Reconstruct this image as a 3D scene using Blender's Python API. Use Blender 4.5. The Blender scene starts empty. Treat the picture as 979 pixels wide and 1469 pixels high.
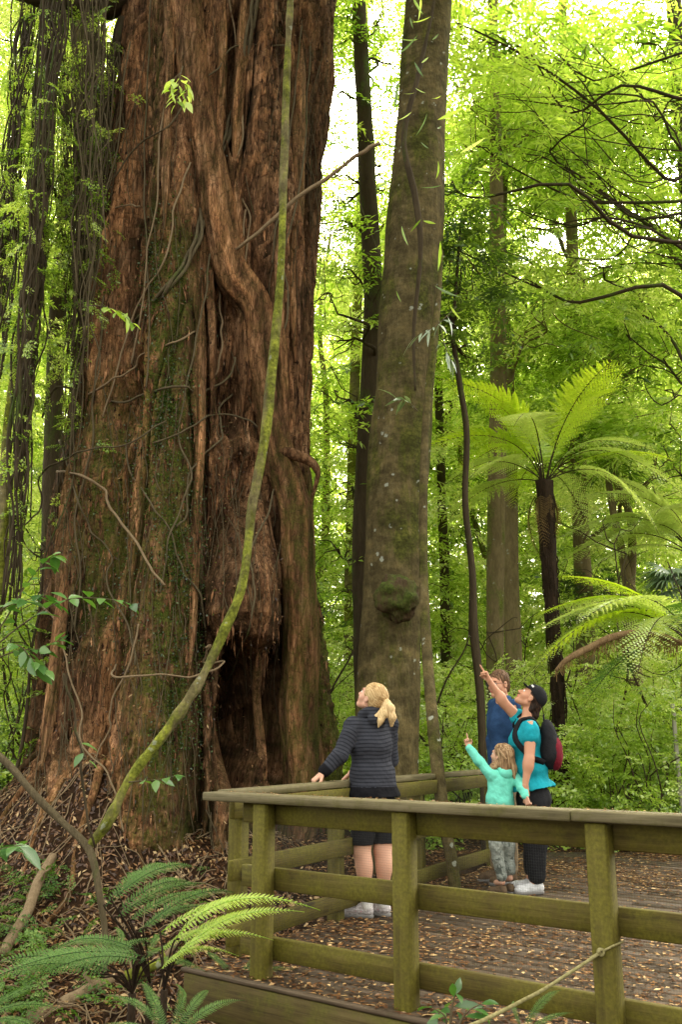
import bpy, math, time
import numpy as np
from mathutils import Vector, Matrix
from mathutils.bvhtree import BVHTree
T0 = time.time()
rs = np.random.RandomState(7)
scene = bpy.context.scene
COL = scene.collection
R = math.radians
# ------------------------------------------------------------------ camera
EYE = 1.275; PITCH = R(14.08); FPX = 1300.0; KY = 1.28
cam_d = bpy.data.cameras.new('camera'); cam = bpy.data.objects.new('camera', cam_d); COL.objects.link(cam)
cam.location = (0, 0, EYE); cam.rotation_euler = (R(90) + PITCH, 0, 0)
cam_d.sensor_fit = 'VERTICAL'; cam_d.sensor_height = 24.0; cam_d.lens = FPX / 1469 * 24
cam_d.clip_end = 500; cam_d.clip_start = 0.05
scene.camera = cam
cP, sP = math.cos(PITCH), math.sin(PITCH)
def W(px, py, Y): return W0(px, py, Y * KY)
def W0(px, py, Y):
    """place in the world that the photo shows at (px, py), at distance Y"""
    a = (px - 489.5) / FPX; b = -(py - 734.5) / FPX
    d = np.array([a, cP - b * sP, sP + b * cP]); t = Y / d[1]
    return np.array([0, 0, EYE]) + d * t
def G(px, py, z=0.0):
    a = (px - 489.5) / FPX; b = -(py - 734.5) / FPX
    d = np.array([a, cP - b * sP, sP + b * cP]); t = (z - EYE) / d[2]
    return np.array([0, 0, EYE]) + d * t
def dep(p): return p[1] * cP + (p[2] - EYE) * sP
# ------------------------------------------------------------------ noise
def _h(i, j, k, s):
    n = (i * 374761393 + j * 668265263 + k * 2147483647 * 3 + s * 974634777) & 0xFFFFFFFF
    n = ((n ^ (n >> 13)) * 1274126177) & 0xFFFFFFFF
    n = n ^ (n >> 16)
    return (n & 0xFFFF).astype(np.float32) / 32767.5 - 1.0
def vn(p, s=0):
    p = np.asarray(p, np.float64); f = np.floor(p); i = f.astype(np.int64); u = (p - f).astype(np.float32); u = u * u * (3 - 2 * u)
    x, y, z = i[..., 0], i[..., 1], i[..., 2]; r = 0
    for dx in (0, 1):
        wx = u[..., 0] if dx else 1 - u[..., 0]
        for dy in (0, 1):
            wy = u[..., 1] if dy else 1 - u[..., 1]
            for dz in (0, 1):
                wz = u[..., 2] if dz else 1 - u[..., 2]
                r = r + wx * wy * wz * _h(x + dx, y + dy, z + dz, s)
    return r
def fbm(p, o=4, s=0):
    r = 0; a = 0.5
    for k in range(o): r = r + a * vn(p * (2 ** k), s + k * 17); a *= 0.5
    return r
def sstep(a, b, x):
    t = np.clip((x - a) / (b - a), 0, 1); return t * t * (3 - 2 * t)
# ------------------------------------------------------------------ mesh building
def new_mesh(name, V, F, v=None, mats=(), fm=None, smooth=False, cols=None):
    """V (n,3); F list of face index arrays (m,k)"""
    me = bpy.data.meshes.new(name)
    V = np.ascontiguousarray(V, np.float32)
    F = [np.asarray(f, np.int32) for f in F if len(f)]
    me.vertices.add(len(V)); me.vertices.foreach_set('co', V.ravel())
    loops = np.concatenate([f.ravel() for f in F]); nl = len(loops)
    tot = np.concatenate([np.full(len(f), f.shape[1], np.int32) for f in F])
    st = np.concatenate([[0], np.cumsum(tot)[:-1]]).astype(np.int32)
    me.loops.add(nl); me.loops.foreach_set('vertex_index', loops)
    me.polygons.add(len(tot)); me.polygons.foreach_set('loop_start', st)
    if smooth: me.polygons.foreach_set('use_smooth', np.ones(len(tot), bool))
    for m in mats: me.materials.append(m)
    if fm is not None: me.polygons.foreach_set('material_index', np.asarray(fm, np.int32))
    me.update(calc_edges=True)
    if v is not None:
        a = me.attributes.new('v', 'FLOAT', 'POINT'); a.data.foreach_set('value', np.ascontiguousarray(v, np.float32))
    for k, c in (cols or {}).items():
        a = me.attributes.new(k, 'FLOAT', 'POINT'); a.data.foreach_set('value', np.ascontiguousarray(c, np.float32))
    return me
class MB:
    def __init__(s): s.V = []; s.F = {}; s.v = []; s.n = 0
    def add(s, V, F, v=0.5):
        V = np.asarray(V, np.float32).reshape(-1, 3); F = np.asarray(F)
        s.V.append(V); s.v.append(np.broadcast_to(np.asarray(v, np.float32), (len(V),)))
        s.F.setdefault(F.shape[1], []).append(F + s.n); s.n += len(V)
    def mesh(s, name, mats, smooth=False):
        return new_mesh(name, np.concatenate(s.V), [np.concatenate(f) for f in s.F.values()], np.concatenate(s.v), mats, smooth=smooth)
    def box(s, lo, hi, M=None, v=0.5, bev=0.0):
        lo = np.array(lo, float); hi = np.array(hi, float)
        if bev > 0:
            b = min(bev, *(0.45 * (hi - lo)))
            P = []; 
            for c in range(8):
                sg = np.array([c & 1, (c >> 1) & 1, (c >> 2) & 1]); base = np.where(sg, hi, lo); ins = np.where(sg, -b, b)
                for ax in range(3):
                    q = base + ins; q[ax] = base[ax]; P.append(q)
            P = np.array(P)
            idx = lambda c, ax: c * 3 + ax
            Q = []; T = []
            for ax in range(3):
                o = [a for a in range(3) if a != ax]
                for sd in (0, 1):
                    cs = [(sd << ax) | (a << o[0]) | (b2 << o[1]) for a, b2 in ((0, 0), (1, 0), (1, 1), (0, 1))]
                    Q.append([idx(c, ax) for c in cs])
            for ax in range(3):
                o = [a for a in range(3) if a != ax]
                for a in (0, 1):
                    for b2 in (0, 1):
                        c0 = (a << o[0]) | (b2 << o[1]); c1 = c0 | (1 << ax)
                        Q.append([idx(c0, o[0]), idx(c1, o[0]), idx(c1, o[1]), idx(c0, o[1])])
            for c in range(8): T.append([idx(c, 0), idx(c, 1), idx(c, 2)])
            # orient outward
            cen = P.mean(0)
            def ori(f):
                a_, b_, c_ = P[f[0]], P[f[1]], P[f[2]]; n = np.cross(b_ - a_, c_ - a_)
                return f if np.dot(n, P[f].mean(0) - cen) > 0 else f[::-1]
            Q = [ori(f) for f in Q]; T = [ori(f) for f in T]
            if M is not None: P = P @ M[:3, :3].T + M[:3, 3]
            n0 = s.n
            s.add(P, np.array(Q), v); s.F.setdefault(3, []).append(np.array(T) + n0)
            return
        P = np.array([[x, y, z] for z in (lo[2], hi[2]) for y in (lo[1], hi[1]) for x in (lo[0], hi[0])])
        if M is not None: P = P @ M[:3, :3].T + M[:3, 3]
        s.add(P, np.array([[0, 2, 3, 1], [4, 5, 7, 6], [0, 1, 5, 4], [2, 6, 7, 3], [0, 4, 6, 2], [1, 3, 7, 5]]), v)
    def tube(s, P, r, k=8, v=0.5, caps=True, sub=0, rough=0.0, seed=0):
        P = np.asarray(P, float); r = np.broadcast_to(np.asarray(r, float), (len(P),))
        if sub: P, r = spline(P, r, sub)
        n = len(P); T = np.gradient(P, axis=0); T /= np.linalg.norm(T, axis=1, keepdims=True) + 1e-9
        ref = np.array([0, 0, 1.0]) if abs(T[0][2]) < 0.9 else np.array([1.0, 0, 0])
        U = np.zeros_like(P); u = np.cross(T[0], ref); u /= np.linalg.norm(u)
        for i in range(n):
            u = u - T[i] * np.dot(u, T[i]); u /= np.linalg.norm(u) + 1e-9; U[i] = u
        Vv = np.cross(T, U)
        a = np.linspace(0, 2 * np.pi, k, endpoint=False)
        ring = U[:, None] * np.cos(a)[None, :, None] + Vv[:, None] * np.sin(a)[None, :, None]
        rr = np.repeat(r[:, None], k, 1)
        if rough:
            q = ring * 1.5 + P[:, None] * np.array([3, 3, 1.2]); rr = rr * (1 + rough * fbm(q, 3, seed) * 2)
        Q = P[:, None] + ring * rr[..., None]
        i = np.arange(n - 1)[:, None]; j = np.arange(k)[None]; j2 = (j + 1) % k
        F = np.stack([i * k + j, i * k + j2, (i + 1) * k + j2, (i + 1) * k + j], -1).reshape(-1, 4)
        n0 = s.n; s.add(Q.reshape(-1, 3), F, v)
        if caps:
            for ring_i, c in ((0, P[0]), (n - 1, P[-1])):
                m = s.n; s.V.append(c[None].astype(np.float32)); s.v.append(np.array([np.mean(v)], np.float32)); s.n += 1
                jj = np.arange(k); b0 = n0 + ring_i * k
                T3 = np.stack([b0 + jj, b0 + (jj + 1) % k, np.full(k, m)], -1)
                s.F.setdefault(3, []).append(T3 if ring_i else T3[:, ::-1])
def spline(P, r, sub):
    P = np.asarray(P, float); r = np.asarray(r, float)
    D = np.column_stack([P, r]); E = np.vstack([2 * D[0] - D[1], D, 2 * D[-1] - D[-2]]); out = []
    t = np.linspace(0, 1, sub, endpoint=False)[:, None]
    for i in range(len(D) - 1):
        a, b, c, d = E[i:i + 4]
        out.append(0.5 * ((2 * b) + (-a + c) * t + (2 * a - 5 * b + 4 * c - d) * t ** 2 + (-a + 3 * b - 3 * c + d) * t ** 3))
    out.append(D[-1:]); o = np.vstack(out); return o[:, :-1], np.maximum(o[:, -1], 1e-4)
# ------------------------------------------------------------------ objects
def obj(name, me, parent=None, loc=None, rot=None, label=None):
    o = bpy.data.objects.new(name, me); COL.objects.link(o)
    if parent is not None: o.parent = parent
    if loc is not None: o.location = loc
    if rot is not None: o.rotation_euler = rot
    if label: o['label'] = label
    return o
def tag(o, label, cat, group=None, kind=None):
    o['label'] = label; o['category'] = cat
    if group: o['group'] = group
    if kind: o['kind'] = kind
    return o
def thing(name, label, cat, loc=(0, 0, 0), rotz=0.0, group=None):
    o = bpy.data.objects.new(name, None); COL.objects.link(o); o.empty_display_size = 0.1
    o.location = [float(c) for c in loc]; o.rotation_euler = (0, 0, rotz)
    tag(o, label, cat, group)
    return o
def part(name, mb, mats, root, smooth=False, label=None):
    """mb built in world coordinates, parented under root (an Empty that is only translated)"""
    me = mb.mesh(name, mats, smooth) if isinstance(mb, MB) else mb
    o = obj(name, me, root, label=label)
    p = root; off = Vector((0, 0, 0))
    while p is not None: off += Vector(p.location); p = p.parent
    o.location = -off
    return o
def dup(o, parent=None):
    c = o.copy(); COL.objects.link(c); c.parent = parent
    for ch in o.children: dup(ch, c)
    return c
# ------------------------------------------------------------------ materials
class NT:
    def __init__(s, name):
        s.m = bpy.data.materials.new(name); s.m.use_nodes = True; s.t = s.m.node_tree; s.t.nodes.clear()
        s.out = s.n('ShaderNodeOutputMaterial')
    def n(s, ty, **kw):
        nd = s.t.nodes.new(ty)
        for k, v in kw.items():
            if k in nd.inputs: nd.inputs[k].default_value = v
            else: setattr(nd, k, v)
        return nd
    def l(s, a, b): s.t.links.new(a, b)
    def coord(s, scale=(1, 1, 1), rot=(0, 0, 0)):
        tc = s.n('ShaderNodeTexCoord'); mp = s.n('ShaderNodeMapping'); mp.inputs['Scale'].default_value = scale; mp.inputs['Rotation'].default_value = rot
        s.l(tc.outputs['Object'], mp.inputs['Vector']); return mp.outputs[0]
    def noise(s, vec, scale, detail=4, rough=0.55, dist=0.0):
        nd = s.n('ShaderNodeTexNoise'); nd.inputs['Scale'].default_value = scale; nd.inputs['Detail'].default_value = detail
        nd.inputs['Roughness'].default_value = rough; nd.inputs['Distortion'].default_value = dist
        if vec is not None: s.l(vec, nd.inputs['Vector'])
        return nd.outputs['Fac']
    def ramp(s, fac, stops):
        nd = s.n('ShaderNodeValToRGB'); e = nd.color_ramp.elements
        while len(e) < len(stops): e.new(0.5)
        for el, (p, c) in zip(e, stops):
            el.position = p; el.color = (c if len(c) == 4 else tuple(c) + (1,)) if not isinstance(c, (int, float)) else (c, c, c, 1)
        s.l(fac, nd.inputs[0]); return nd.outputs[0]
    def attr(s, name='v'):
        nd = s.n('ShaderNodeAttribute'); nd.attribute_name = name; return nd.outputs['Fac']
    def mix(s, f, a, b, mode='MIX'):
        nd = s.n('ShaderNodeMix'); nd.data_type = 'RGBA'; nd.blend_type = mode
        for soc, x in ((nd.inputs[0], f), (nd.inputs[6], a), (nd.inputs[7], b)):
            if isinstance(x, (int, float)): soc.default_value = x
            elif isinstance(x, tuple): soc.default_value = x if len(x) == 4 else x + (1,)
            else: s.l(x, soc)
        return nd.outputs[2]
    def math(s, op, a, b=0.0):
        nd = s.n('ShaderNodeMath'); nd.operation = op
        for soc, x in ((nd.inputs[0], a), (nd.inputs[1], b)):
            if isinstance(x, (int, float)): soc.default_value = x
            else: s.l(x, soc)
        return nd.outputs[0]
    def bump(s, h, strength=0.5, dist=0.02, prev=None):
        nd = s.n('ShaderNodeBump'); nd.inputs['Strength'].default_value = strength; nd.inputs['Distance'].default_value = dist
        s.l(h, nd.inputs['Height'])
        if prev is not None: s.l(prev, nd.inputs['Normal'])
        return nd.outputs[0]
    def pbr(s, col, rough=0.8, nrm=None, spec=0.3, sheen=0.0, sss=0.0):
        p = s.n('ShaderNodeBsdfPrincipled')
        if isinstance(col, tuple): p.inputs['Base Color'].default_value = col if len(col) == 4 else col + (1,)
        else: s.l(col, p.inputs['Base Color'])
        if isinstance(rough, (int, float)): p.inputs['Roughness'].default_value = rough
        else: s.l(rough, p.inputs['Roughness'])
        p.inputs['Specular IOR Level'].default_value = spec
        if sheen: p.inputs['Sheen Weight'].default_value = sheen
        if nrm is not None: s.l(nrm, p.inputs['Normal'])
        s.l(p.outputs[0], s.out.inputs[0]); return s.m
def leaf_mat(name, stops, tboost=(1.5, 1.45, 0.7), tf=0.5, gloss=0.05, rough=0.35):
    t = NT(name); v = t.attr('v'); c = t.ramp(v, stops)
    d = t.n('ShaderNodeBsdfDiffuse'); t.l(c, d.inputs[0])
    tc = t.mix(1.0, c, tboost, 'MULTIPLY'); tr = t.n('ShaderNodeBsdfTranslucent'); t.l(tc, tr.inputs[0])
    m = t.n('ShaderNodeMixShader'); m.inputs[0].default_value = tf; t.l(d.outputs[0], m.inputs[1]); t.l(tr.outputs[0], m.inputs[2])
    g = t.n('ShaderNodeBsdfGlossy'); g.inputs['Roughness'].default_value = rough; g.inputs['Color'].default_value = (1, 1, 1, 1)
    m2 = t.n('ShaderNodeMixShader'); m2.inputs[0].default_value = gloss; t.l(m.outputs[0], m2.inputs[1]); t.l(g.outputs[0], m2.inputs[2])
    t.l(m2.outputs[0], t.out.inputs[0]); return t.m
def bark_mat(name, stops, moss=(0.05, 0.075, 0.012), moss_amt=0.5, lichen=0.0, zs=0.18, sc=9.0, bump=0.6, use_v=False, lich_col=(0.32, 0.34, 0.27), mott=False):
    t = NT(name); vec = t.coord((1, 1, zs)); vec2 = t.coord((1, 1, 1))
    n1 = t.noise(vec, sc, 6, 0.65, 0.3); n2 = t.noise(vec, sc * 4, 4, 0.6)
    f = t.math('ADD', t.math('MULTIPLY', n1, 0.65), t.math('MULTIPLY', n2, 0.35))
    c = t.ramp(f, stops)
    if use_v: c = t.mix(0.85, c, t.ramp(t.attr('v'), [(0.0, (0.12, 0.10, 0.09)), (0.45, (0.8, 0.75, 0.72)), (1.0, (1.35, 1.3, 1.25))]), 'MULTIPLY')
    nm = t.noise(t.coord((1, 1, 0.4)), 2.2, 5, 0.7)
    lo = 0.72 - 0.4 * moss_amt
    mk = t.ramp(nm, [(lo, 0.0), (lo + 0.13, 1.0)])
    if use_v: mk = t.math('MULTIPLY', t.attr('m'), t.ramp(t.noise(vec2, 7, 5, 0.7), [(0.35, 0.15), (0.6, 1.0)]))
    mc = t.ramp(t.noise(vec2, 30, 3), [(0.3, tuple(x * 0.5 for x in moss)), (0.7, tuple(x * 1.5 for x in moss))])
    c = t.mix(mk, c, mc)
    if mott: c = t.mix(1.0, c, t.ramp(t.noise(t.coord((1, 1, 1.6)), 3.2, 7, 0.75), [(0.32, (0.42, 0.40, 0.36)), (0.5, (0.95, 0.95, 0.9)), (0.66, (1.7, 1.65, 1.55))]), 'MULTIPLY')
    if lichen:
        vl = t.n('ShaderNodeTexVoronoi'); vl.inputs['Scale'].default_value = 7; t.l(t.mix(0.08, vec2, t.noise(vec2, 20, 3), 'ADD'), vl.inputs['Vector'])
        lk = t.ramp(t.math('ADD', vl.outputs['Distance'], t.math('MULTIPLY', t.noise(vec2, 3, 3), 0.9)), [(0.5, lichen), (0.56, 0.0)])
        c = t.mix(lk, c, lich_col)
    b = t.bump(t.math('ADD', n1, t.math('MULTIPLY', n2, 0.6)), bump, 0.03)
    return t.pbr(c, 0.9, b, 0.15)
# ------------------------------------------------------------------ light
w = bpy.data.worlds.new('World'); scene.world = w; w.use_nodes = True
nt = w.node_tree; nt.nodes.clear()
SUN_EL, SUN_AZ = R(52), R(18)   # azimuth from +Y towards +X (sun stands behind the wood, a little to the right)
sky = nt.nodes.new('ShaderNodeTexSky'); sky.sky_type = 'NISHITA'; sky.sun_disc = False
sky.sun_elevation = SUN_EL; sky.sun_rotation = SUN_AZ; sky.dust_density = 6.0; sky.air_density = 1.0; sky.ozone_density = 1.0
hs = nt.nodes.new('ShaderNodeHueSaturation'); hs.inputs['Saturation'].default_value = 0.22; hs.inputs['Value'].default_value = 7.0
bg = nt.nodes.new('ShaderNodeBackground'); bg.inputs['Strength'].default_value = 0.15
wo = nt.nodes.new('ShaderNodeOutputWorld')
nt.links.new(sky.outputs[0], hs.inputs['Color']); tint = nt.nodes.new('ShaderNodeMix'); tint.data_type = 'RGBA'; tint.blend_type = 'MULTIPLY'; tint.inputs[0].default_value = 1.0; tint.inputs[7].default_value = (1.0, 0.95, 0.80, 1)
nt.links.new(hs.outputs[0], tint.inputs[6]); nt.links.new(tint.outputs[2], bg.inputs[0]); nt.links.new(bg.outputs[0], wo.inputs[0])
sd = bpy.data.lights.new('sun', 'SUN'); sd.energy = 5.0; sd.angle = R(6); sd.color = (1.0, 0.94, 0.82)
so = bpy.data.objects.new('sun', sd); COL.objects.link(so)
sv = Vector((math.sin(SUN_AZ) * math.cos(SUN_EL), math.cos(SUN_AZ) * math.cos(SUN_EL), math.sin(SUN_EL)))
so.rotation_euler = sv.to_track_quat('Z', 'Y').to_euler(); so.location = (0, 0, 30)
scene.view_settings.view_transform = 'Standard'; scene.view_settings.look = 'None'; scene.view_settings.exposure = 0; scene.view_settings.gamma = 1
cy = scene.cycles
cy.use_denoising = True; cy.max_bounces = 7; cy.diffuse_bounces = 5; cy.glossy_bounces = 2; cy.transmission_bounces = 4; cy.transparent_max_bounces = 6
cy.sample_clamp_indirect = 8; cy.caustics_reflective = False; cy.caustics_refractive = False
try: cy.denoiser = 'OPENIMAGEDENOISE'
except Exception: pass
# ------------------------------------------------------------------ materials
M_leafF = leaf_mat('leaf_far', [(0.0, (0.06, 0.13, 0.012)), (0.35, (0.26, 0.41, 0.045)), (0.7, (0.52, 0.68, 0.13)), (1.0, (0.82, 0.90, 0.44))], (1.27, 1.2, 0.8), 0.6)  # haze and sunlight of the far wood put into a paler leaf colour
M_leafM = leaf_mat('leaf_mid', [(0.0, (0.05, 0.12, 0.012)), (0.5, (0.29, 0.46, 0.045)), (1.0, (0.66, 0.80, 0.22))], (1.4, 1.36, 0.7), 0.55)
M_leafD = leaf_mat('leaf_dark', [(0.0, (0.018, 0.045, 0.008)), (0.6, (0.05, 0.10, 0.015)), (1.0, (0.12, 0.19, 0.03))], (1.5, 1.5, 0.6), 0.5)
M_leafS = leaf_mat('leaf_shrub', [(0.0, (0.07, 0.15, 0.014)), (0.5, (0.31, 0.47, 0.05)), (0.9, (0.56, 0.70, 0.14)), (1.0, (0.75, 0.80, 0.45))], (1.4, 1.4, 0.6), 0.45, 0.08)
M_leafB = leaf_mat('leaf_broad', [(0.0, (0.03, 0.09, 0.02)), (0.6, (0.07, 0.17, 0.035)), (1.0, (0.16, 0.28, 0.08))], (1.3, 1.4, 0.5), 0.35, 0.05, 0.3)
M_fern = leaf_mat('fern_leaf', [(0.0, (0.04, 0.10, 0.018)), (0.6, (0.11, 0.22, 0.04)), (1.0, (0.24, 0.36, 0.09))], (1.5, 1.4, 0.5), 0.4, 0.02, 0.5)
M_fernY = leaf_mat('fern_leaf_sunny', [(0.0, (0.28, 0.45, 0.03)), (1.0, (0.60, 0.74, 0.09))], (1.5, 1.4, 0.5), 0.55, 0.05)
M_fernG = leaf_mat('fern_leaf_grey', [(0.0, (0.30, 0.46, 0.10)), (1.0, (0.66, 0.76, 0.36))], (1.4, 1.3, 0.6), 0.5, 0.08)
M_fernDead = leaf_mat('fern_leaf_dead', [(0.0, (0.16, 0.10, 0.04)), (1.0, (0.34, 0.24, 0.10))], (1.2, 1.1, 0.8), 0.3, 0.0)
M_palm = leaf_mat('palm_leaf', [(0.0, (0.05, 0.12, 0.04)), (1.0, (0.30, 0.38, 0.25))], (1.2, 1.3, 0.6), 0.3, 0.15)
M_litter = leaf_mat('litter', [(0.0, (0.035, 0.016, 0.007)), (0.45, (0.11, 0.048, 0.019)), (0.8, (0.26, 0.13, 0.05)), (1.0, (0.60, 0.42, 0.20))], (1, 1, 1), 0.1, 0.03)
def giant_bark():
    t = NT('bark_giant'); vz = t.coord((1, 1, 0.10)); vs = t.coord((1, 1, 0.22)); v1 = t.coord()
    warp = t.mix(0.05, vz, t.noise(v1, 2.5, 3), 'ADD')
    fib = t.noise(warp, 34, 7, 0.7, 0.4); fin = t.noise(vz, 95, 4, 0.7); mid = t.noise(vs, 7, 5, 0.65, 0.5); big = t.noise(t.coord((1, 1, 0.3)), 0.9, 4, 0.6)
    vo = t.n('ShaderNodeTexVoronoi'); vo.feature = 'DISTANCE_TO_EDGE'; vo.inputs['Scale'].default_value = 11; t.l(t.mix(0.10, t.coord((1, 1, 0.28)), t.noise(v1, 9, 3), 'ADD'), vo.inputs['Vector'])
    crack = t.ramp(vo.outputs['Distance'], [(0.0, 0.25), (0.07, 1.0)])
    f = t.math('ADD', t.math('MULTIPLY', fib, 0.42), t.math('ADD', t.math('MULTIPLY', fin, 0.18), t.math('MULTIPLY', mid, 0.40)))
    c = t.ramp(f, [(0.34, (0.016, 0.008, 0.005)), (0.44, (0.085, 0.042, 0.022)), (0.52, (0.22, 0.118, 0.062)), (0.60, (0.42, 0.255, 0.15)), (0.70, (0.72, 0.54, 0.38))])
    c = t.mix(t.ramp(big, [(0.42, 0.0), (0.6, 0.8)]), c, (0.52, 0.50, 0.50), 'MULTIPLY')
    c = t.mix(0.75, c, crack, 'MULTIPLY')
    c = t.mix(1.0, c, t.ramp(t.attr('v'), [(0.0, (0.10, 0.085, 0.08)), (0.30, (0.62, 0.58, 0.56)), (0.65, (1.3, 1.2, 1.1)), (1.0, (2.1, 1.85, 1.55))]), 'MULTIPLY')  # crevice shade and trunk lighting multiplied into the bark colour
    mk = t.math('MULTIPLY', t.attr('m'), t.ramp(t.noise(t.coord((1, 1, 0.6)), 6, 6, 0.75), [(0.38, 0.05), (0.58, 0.95)]))
    c = t.mix(mk, c, t.ramp(t.noise(v1, 34, 4, 0.7), [(0.3, (0.022, 0.030, 0.004)), (0.5, (0.065, 0.080, 0.012)), (0.75, (0.14, 0.15, 0.025))]))
    h = t.math('ADD', t.math('MULTIPLY', f, 1.0), t.math('MULTIPLY', vo.outputs['Distance'], 0.5))
    return t.pbr(c, 0.92, t.bump(h, 1.0, 0.06), 0.12)
M_barkG = giant_bark()
M_barkS = bark_mat('bark_smooth', [(0.3, (0.050, 0.038, 0.015)), (0.55, (0.10, 0.078, 0.034)), (0.8, (0.18, 0.15, 0.08))], moss=(0.060, 0.062, 0.012), moss_amt=0.60, lichen=0.8, zs=0.35, sc=11, bump=0.8, mott=True)
M_barkT = bark_mat('bark_pole', [(0.3, (0.10, 0.075, 0.035)), (0.7, (0.22, 0.17, 0.085)), (0.9, (0.33, 0.28, 0.17))], moss=(0.10, 0.12, 0.02), moss_amt=0.55, lichen=0.5, zs=0.3, sc=10, bump=0.4)
M_barkD = bark_mat('bark_dark', [(0.3, (0.030, 0.022, 0.012)), (0.7, (0.075, 0.055, 0.030)), (0.9, (0.13, 0.10, 0.06))], moss_amt=0.45, sc=12)
M_barkL = bark_mat('bark_liana', [(0.3, (0.07, 0.058, 0.025)), (0.6, (0.17, 0.145, 0.07)), (0.85, (0.32, 0.29, 0.19))], moss=(0.15, 0.165, 0.022), moss_amt=0.78, mott=True, lichen=0.5, zs=0.3, sc=14, bump=0.4)
M_vine = bark_mat('vine_bark', [(0.3, (0.06, 0.045, 0.025)), (0.8, (0.17, 0.135, 0.075))], moss_amt=0.35, sc=30)
M_vineP = bark_mat('vine_pale', [(0.3, (0.16, 0.11, 0.06)), (0.8, (0.34, 0.25, 0.15))], moss_amt=0.2, sc=30)
M_fernT = bark_mat('fern_trunk', [(0.3, (0.012, 0.009, 0.006)), (0.7, (0.05, 0.03, 0.016)), (0.9, (0.14, 0.08, 0.04))], moss_amt=0.05, sc=14, zs=0.3, bump=1.0)
M_hairy = bark_mat('fern_fibre', [(0.3, (0.12, 0.07, 0.03)), (0.7, (0.30, 0.20, 0.10))], moss_amt=0.0, sc=20, bump=1.0)
def soil_mat():
    t = NT('forest_soil'); c0 = t.coord(); n = t.noise(c0, 3.0, 8, 0.7); n2 = t.noise(c0, 26, 5, 0.7)
    f = t.math('ADD', t.math('MULTIPLY', n, 0.5), t.math('MULTIPLY', n2, 0.5))
    c = t.ramp(f, [(0.35, (0.008, 0.005, 0.003)), (0.5, (0.030, 0.016, 0.008)), (0.62, (0.075, 0.038, 0.018)), (0.75, (0.15, 0.08, 0.04))])
    return t.pbr(c, 0.95, t.bump(f, 1.0, 0.05), 0.1)
M_soil = soil_mat()
def wood_mat(name, axis, dark, mid, light, algae, amt=0.5, rough=0.75):
    """weathered treated timber, grain along the given local axis, green algae"""
    t = NT(name); s = [1.0, 1.0, 1.0]; s[axis] = 0.045
    v = t.coord(tuple(s)); v1 = t.coord((1, 1, 1))
    g = t.noise(v, 38, 6, 0.65, 0.6); g2 = t.noise(v, 130, 3, 0.6); lg = t.noise(v1, 3.5, 5, 0.65)
    f = t.math('ADD', t.math('MULTIPLY', g, 0.55), t.math('ADD', t.math('MULTIPLY', g2, 0.2), t.math('MULTIPLY', lg, 0.25)))
    c = t.ramp(f, [(0.33, dark), (0.5, mid), (0.68, light)])
    mk = t.ramp(t.math('ADD', t.math('MULTIPLY', t.noise(v1, 4.2, 6, 0.75), 0.75), t.math('MULTIPLY', t.noise(v, 18, 4), 0.25)), [(0.62 - 0.3 * amt, 0.0), (0.78 - 0.3 * amt, 0.9)])
    c = t.mix(mk, c, t.ramp(t.noise(v1, 60, 3), [(0.3, tuple(x * 0.65 for x in algae)), (0.7, tuple(x * 1.25 for x in algae))]))
    # dark knots and stains
    kn = t.n('ShaderNodeTexVoronoi'); kn.inputs['Scale'].default_value = 2.3; t.l(t.coord(tuple(0.45 if i == axis else 1.0 for i in range(3))), kn.inputs['Vector'])
    c = t.mix(t.ramp(kn.outputs['Distance'], [(0.05, 0.75), (0.10, 0.0)]), c, (0.02, 0.014, 0.006))
    return t.pbr(c, rough, t.bump(f, 0.5, 0.01), 0.2)
AL = (0.112, 0.098, 0.012)
M_woodX = wood_mat('rail_timber', 0, (0.026, 0.019, 0.005), (0.080, 0.060, 0.013), (0.15, 0.115, 0.032), AL, 0.72)
M_woodZ = wood_mat('post_timber', 2, (0.034, 0.025, 0.006), (0.085, 0.066, 0.014), (0.15, 0.12, 0.03), AL, 0.8)
M_cap = wood_mat('cap_timber', 0, (0.05, 0.042, 0.018), (0.13, 0.108, 0.055), (0.20, 0.17, 0.10), (0.085, 0.080, 0.015), 0.45)
M_deckw = wood_mat('deck_timber', 0, (0.026, 0.017, 0.010), (0.075, 0.052, 0.032), (0.13, 0.095, 0.062), (0.05, 0.045, 0.015), 0.15)
M_fascia = wood_mat('fascia_timber', 0, (0.022, 0.015, 0.005), (0.070, 0.050, 0.014), (0.12, 0.09, 0.032), (0.085, 0.080, 0.010), 0.5)
M_dark = NT('wire').pbr((0.035, 0.036, 0.03), 0.6)
def under_mat():
    t = NT('under_timber'); v = t.coord((0.1, 1, 1)); return t.pbr(t.ramp(t.noise(v, 30, 5), [(0.3, (0.02, 0.013, 0.006)), (0.7, (0.07, 0.05, 0.025))]), 0.9)
M_under = under_mat()
# ------------------------------------------------------------------ layout of the platform
A1 = G(303, 1135, 0.97)[:2]; B1 = G(979, 1168, 0.97)[:2]
D1 = (B1 - A1) / np.linalg.norm(B1 - A1); N1 = np.array([D1[1], -D1[0]])      # N1 points to the camera
E2 = G(702, 1103, 0.97)[:2]; D2 = (E2 - A1) / np.linalg.norm(E2 - A1); N2 = np.array([-D2[1], D2[0]])    # N2 points outwards (left/back)
AXW = 1.9  # giant tree
TREEC = np.array([-2.1, 12.25])
DECK = [A1 + N1 * 0.10 - D1 * 0.02, E2 + N2 * 0.02, np.array([E2[0] + 0.02, 11.2]), np.array([8.5, 11.2]), A1 + N1 * 0.10 + D1 * 9.5]
def inpoly(x, y, P):
    c = np.zeros(np.shape(x), bool); j = len(P) - 1
    for i in range(len(P)):
        xi, yi = P[i]; xj, yj = P[j]
        c ^= ((yi > y) != (yj > y)) & (x < (xj - xi) * (y - yi) / (yj - yi + 1e-12) + xi); j = i
    return c
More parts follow.
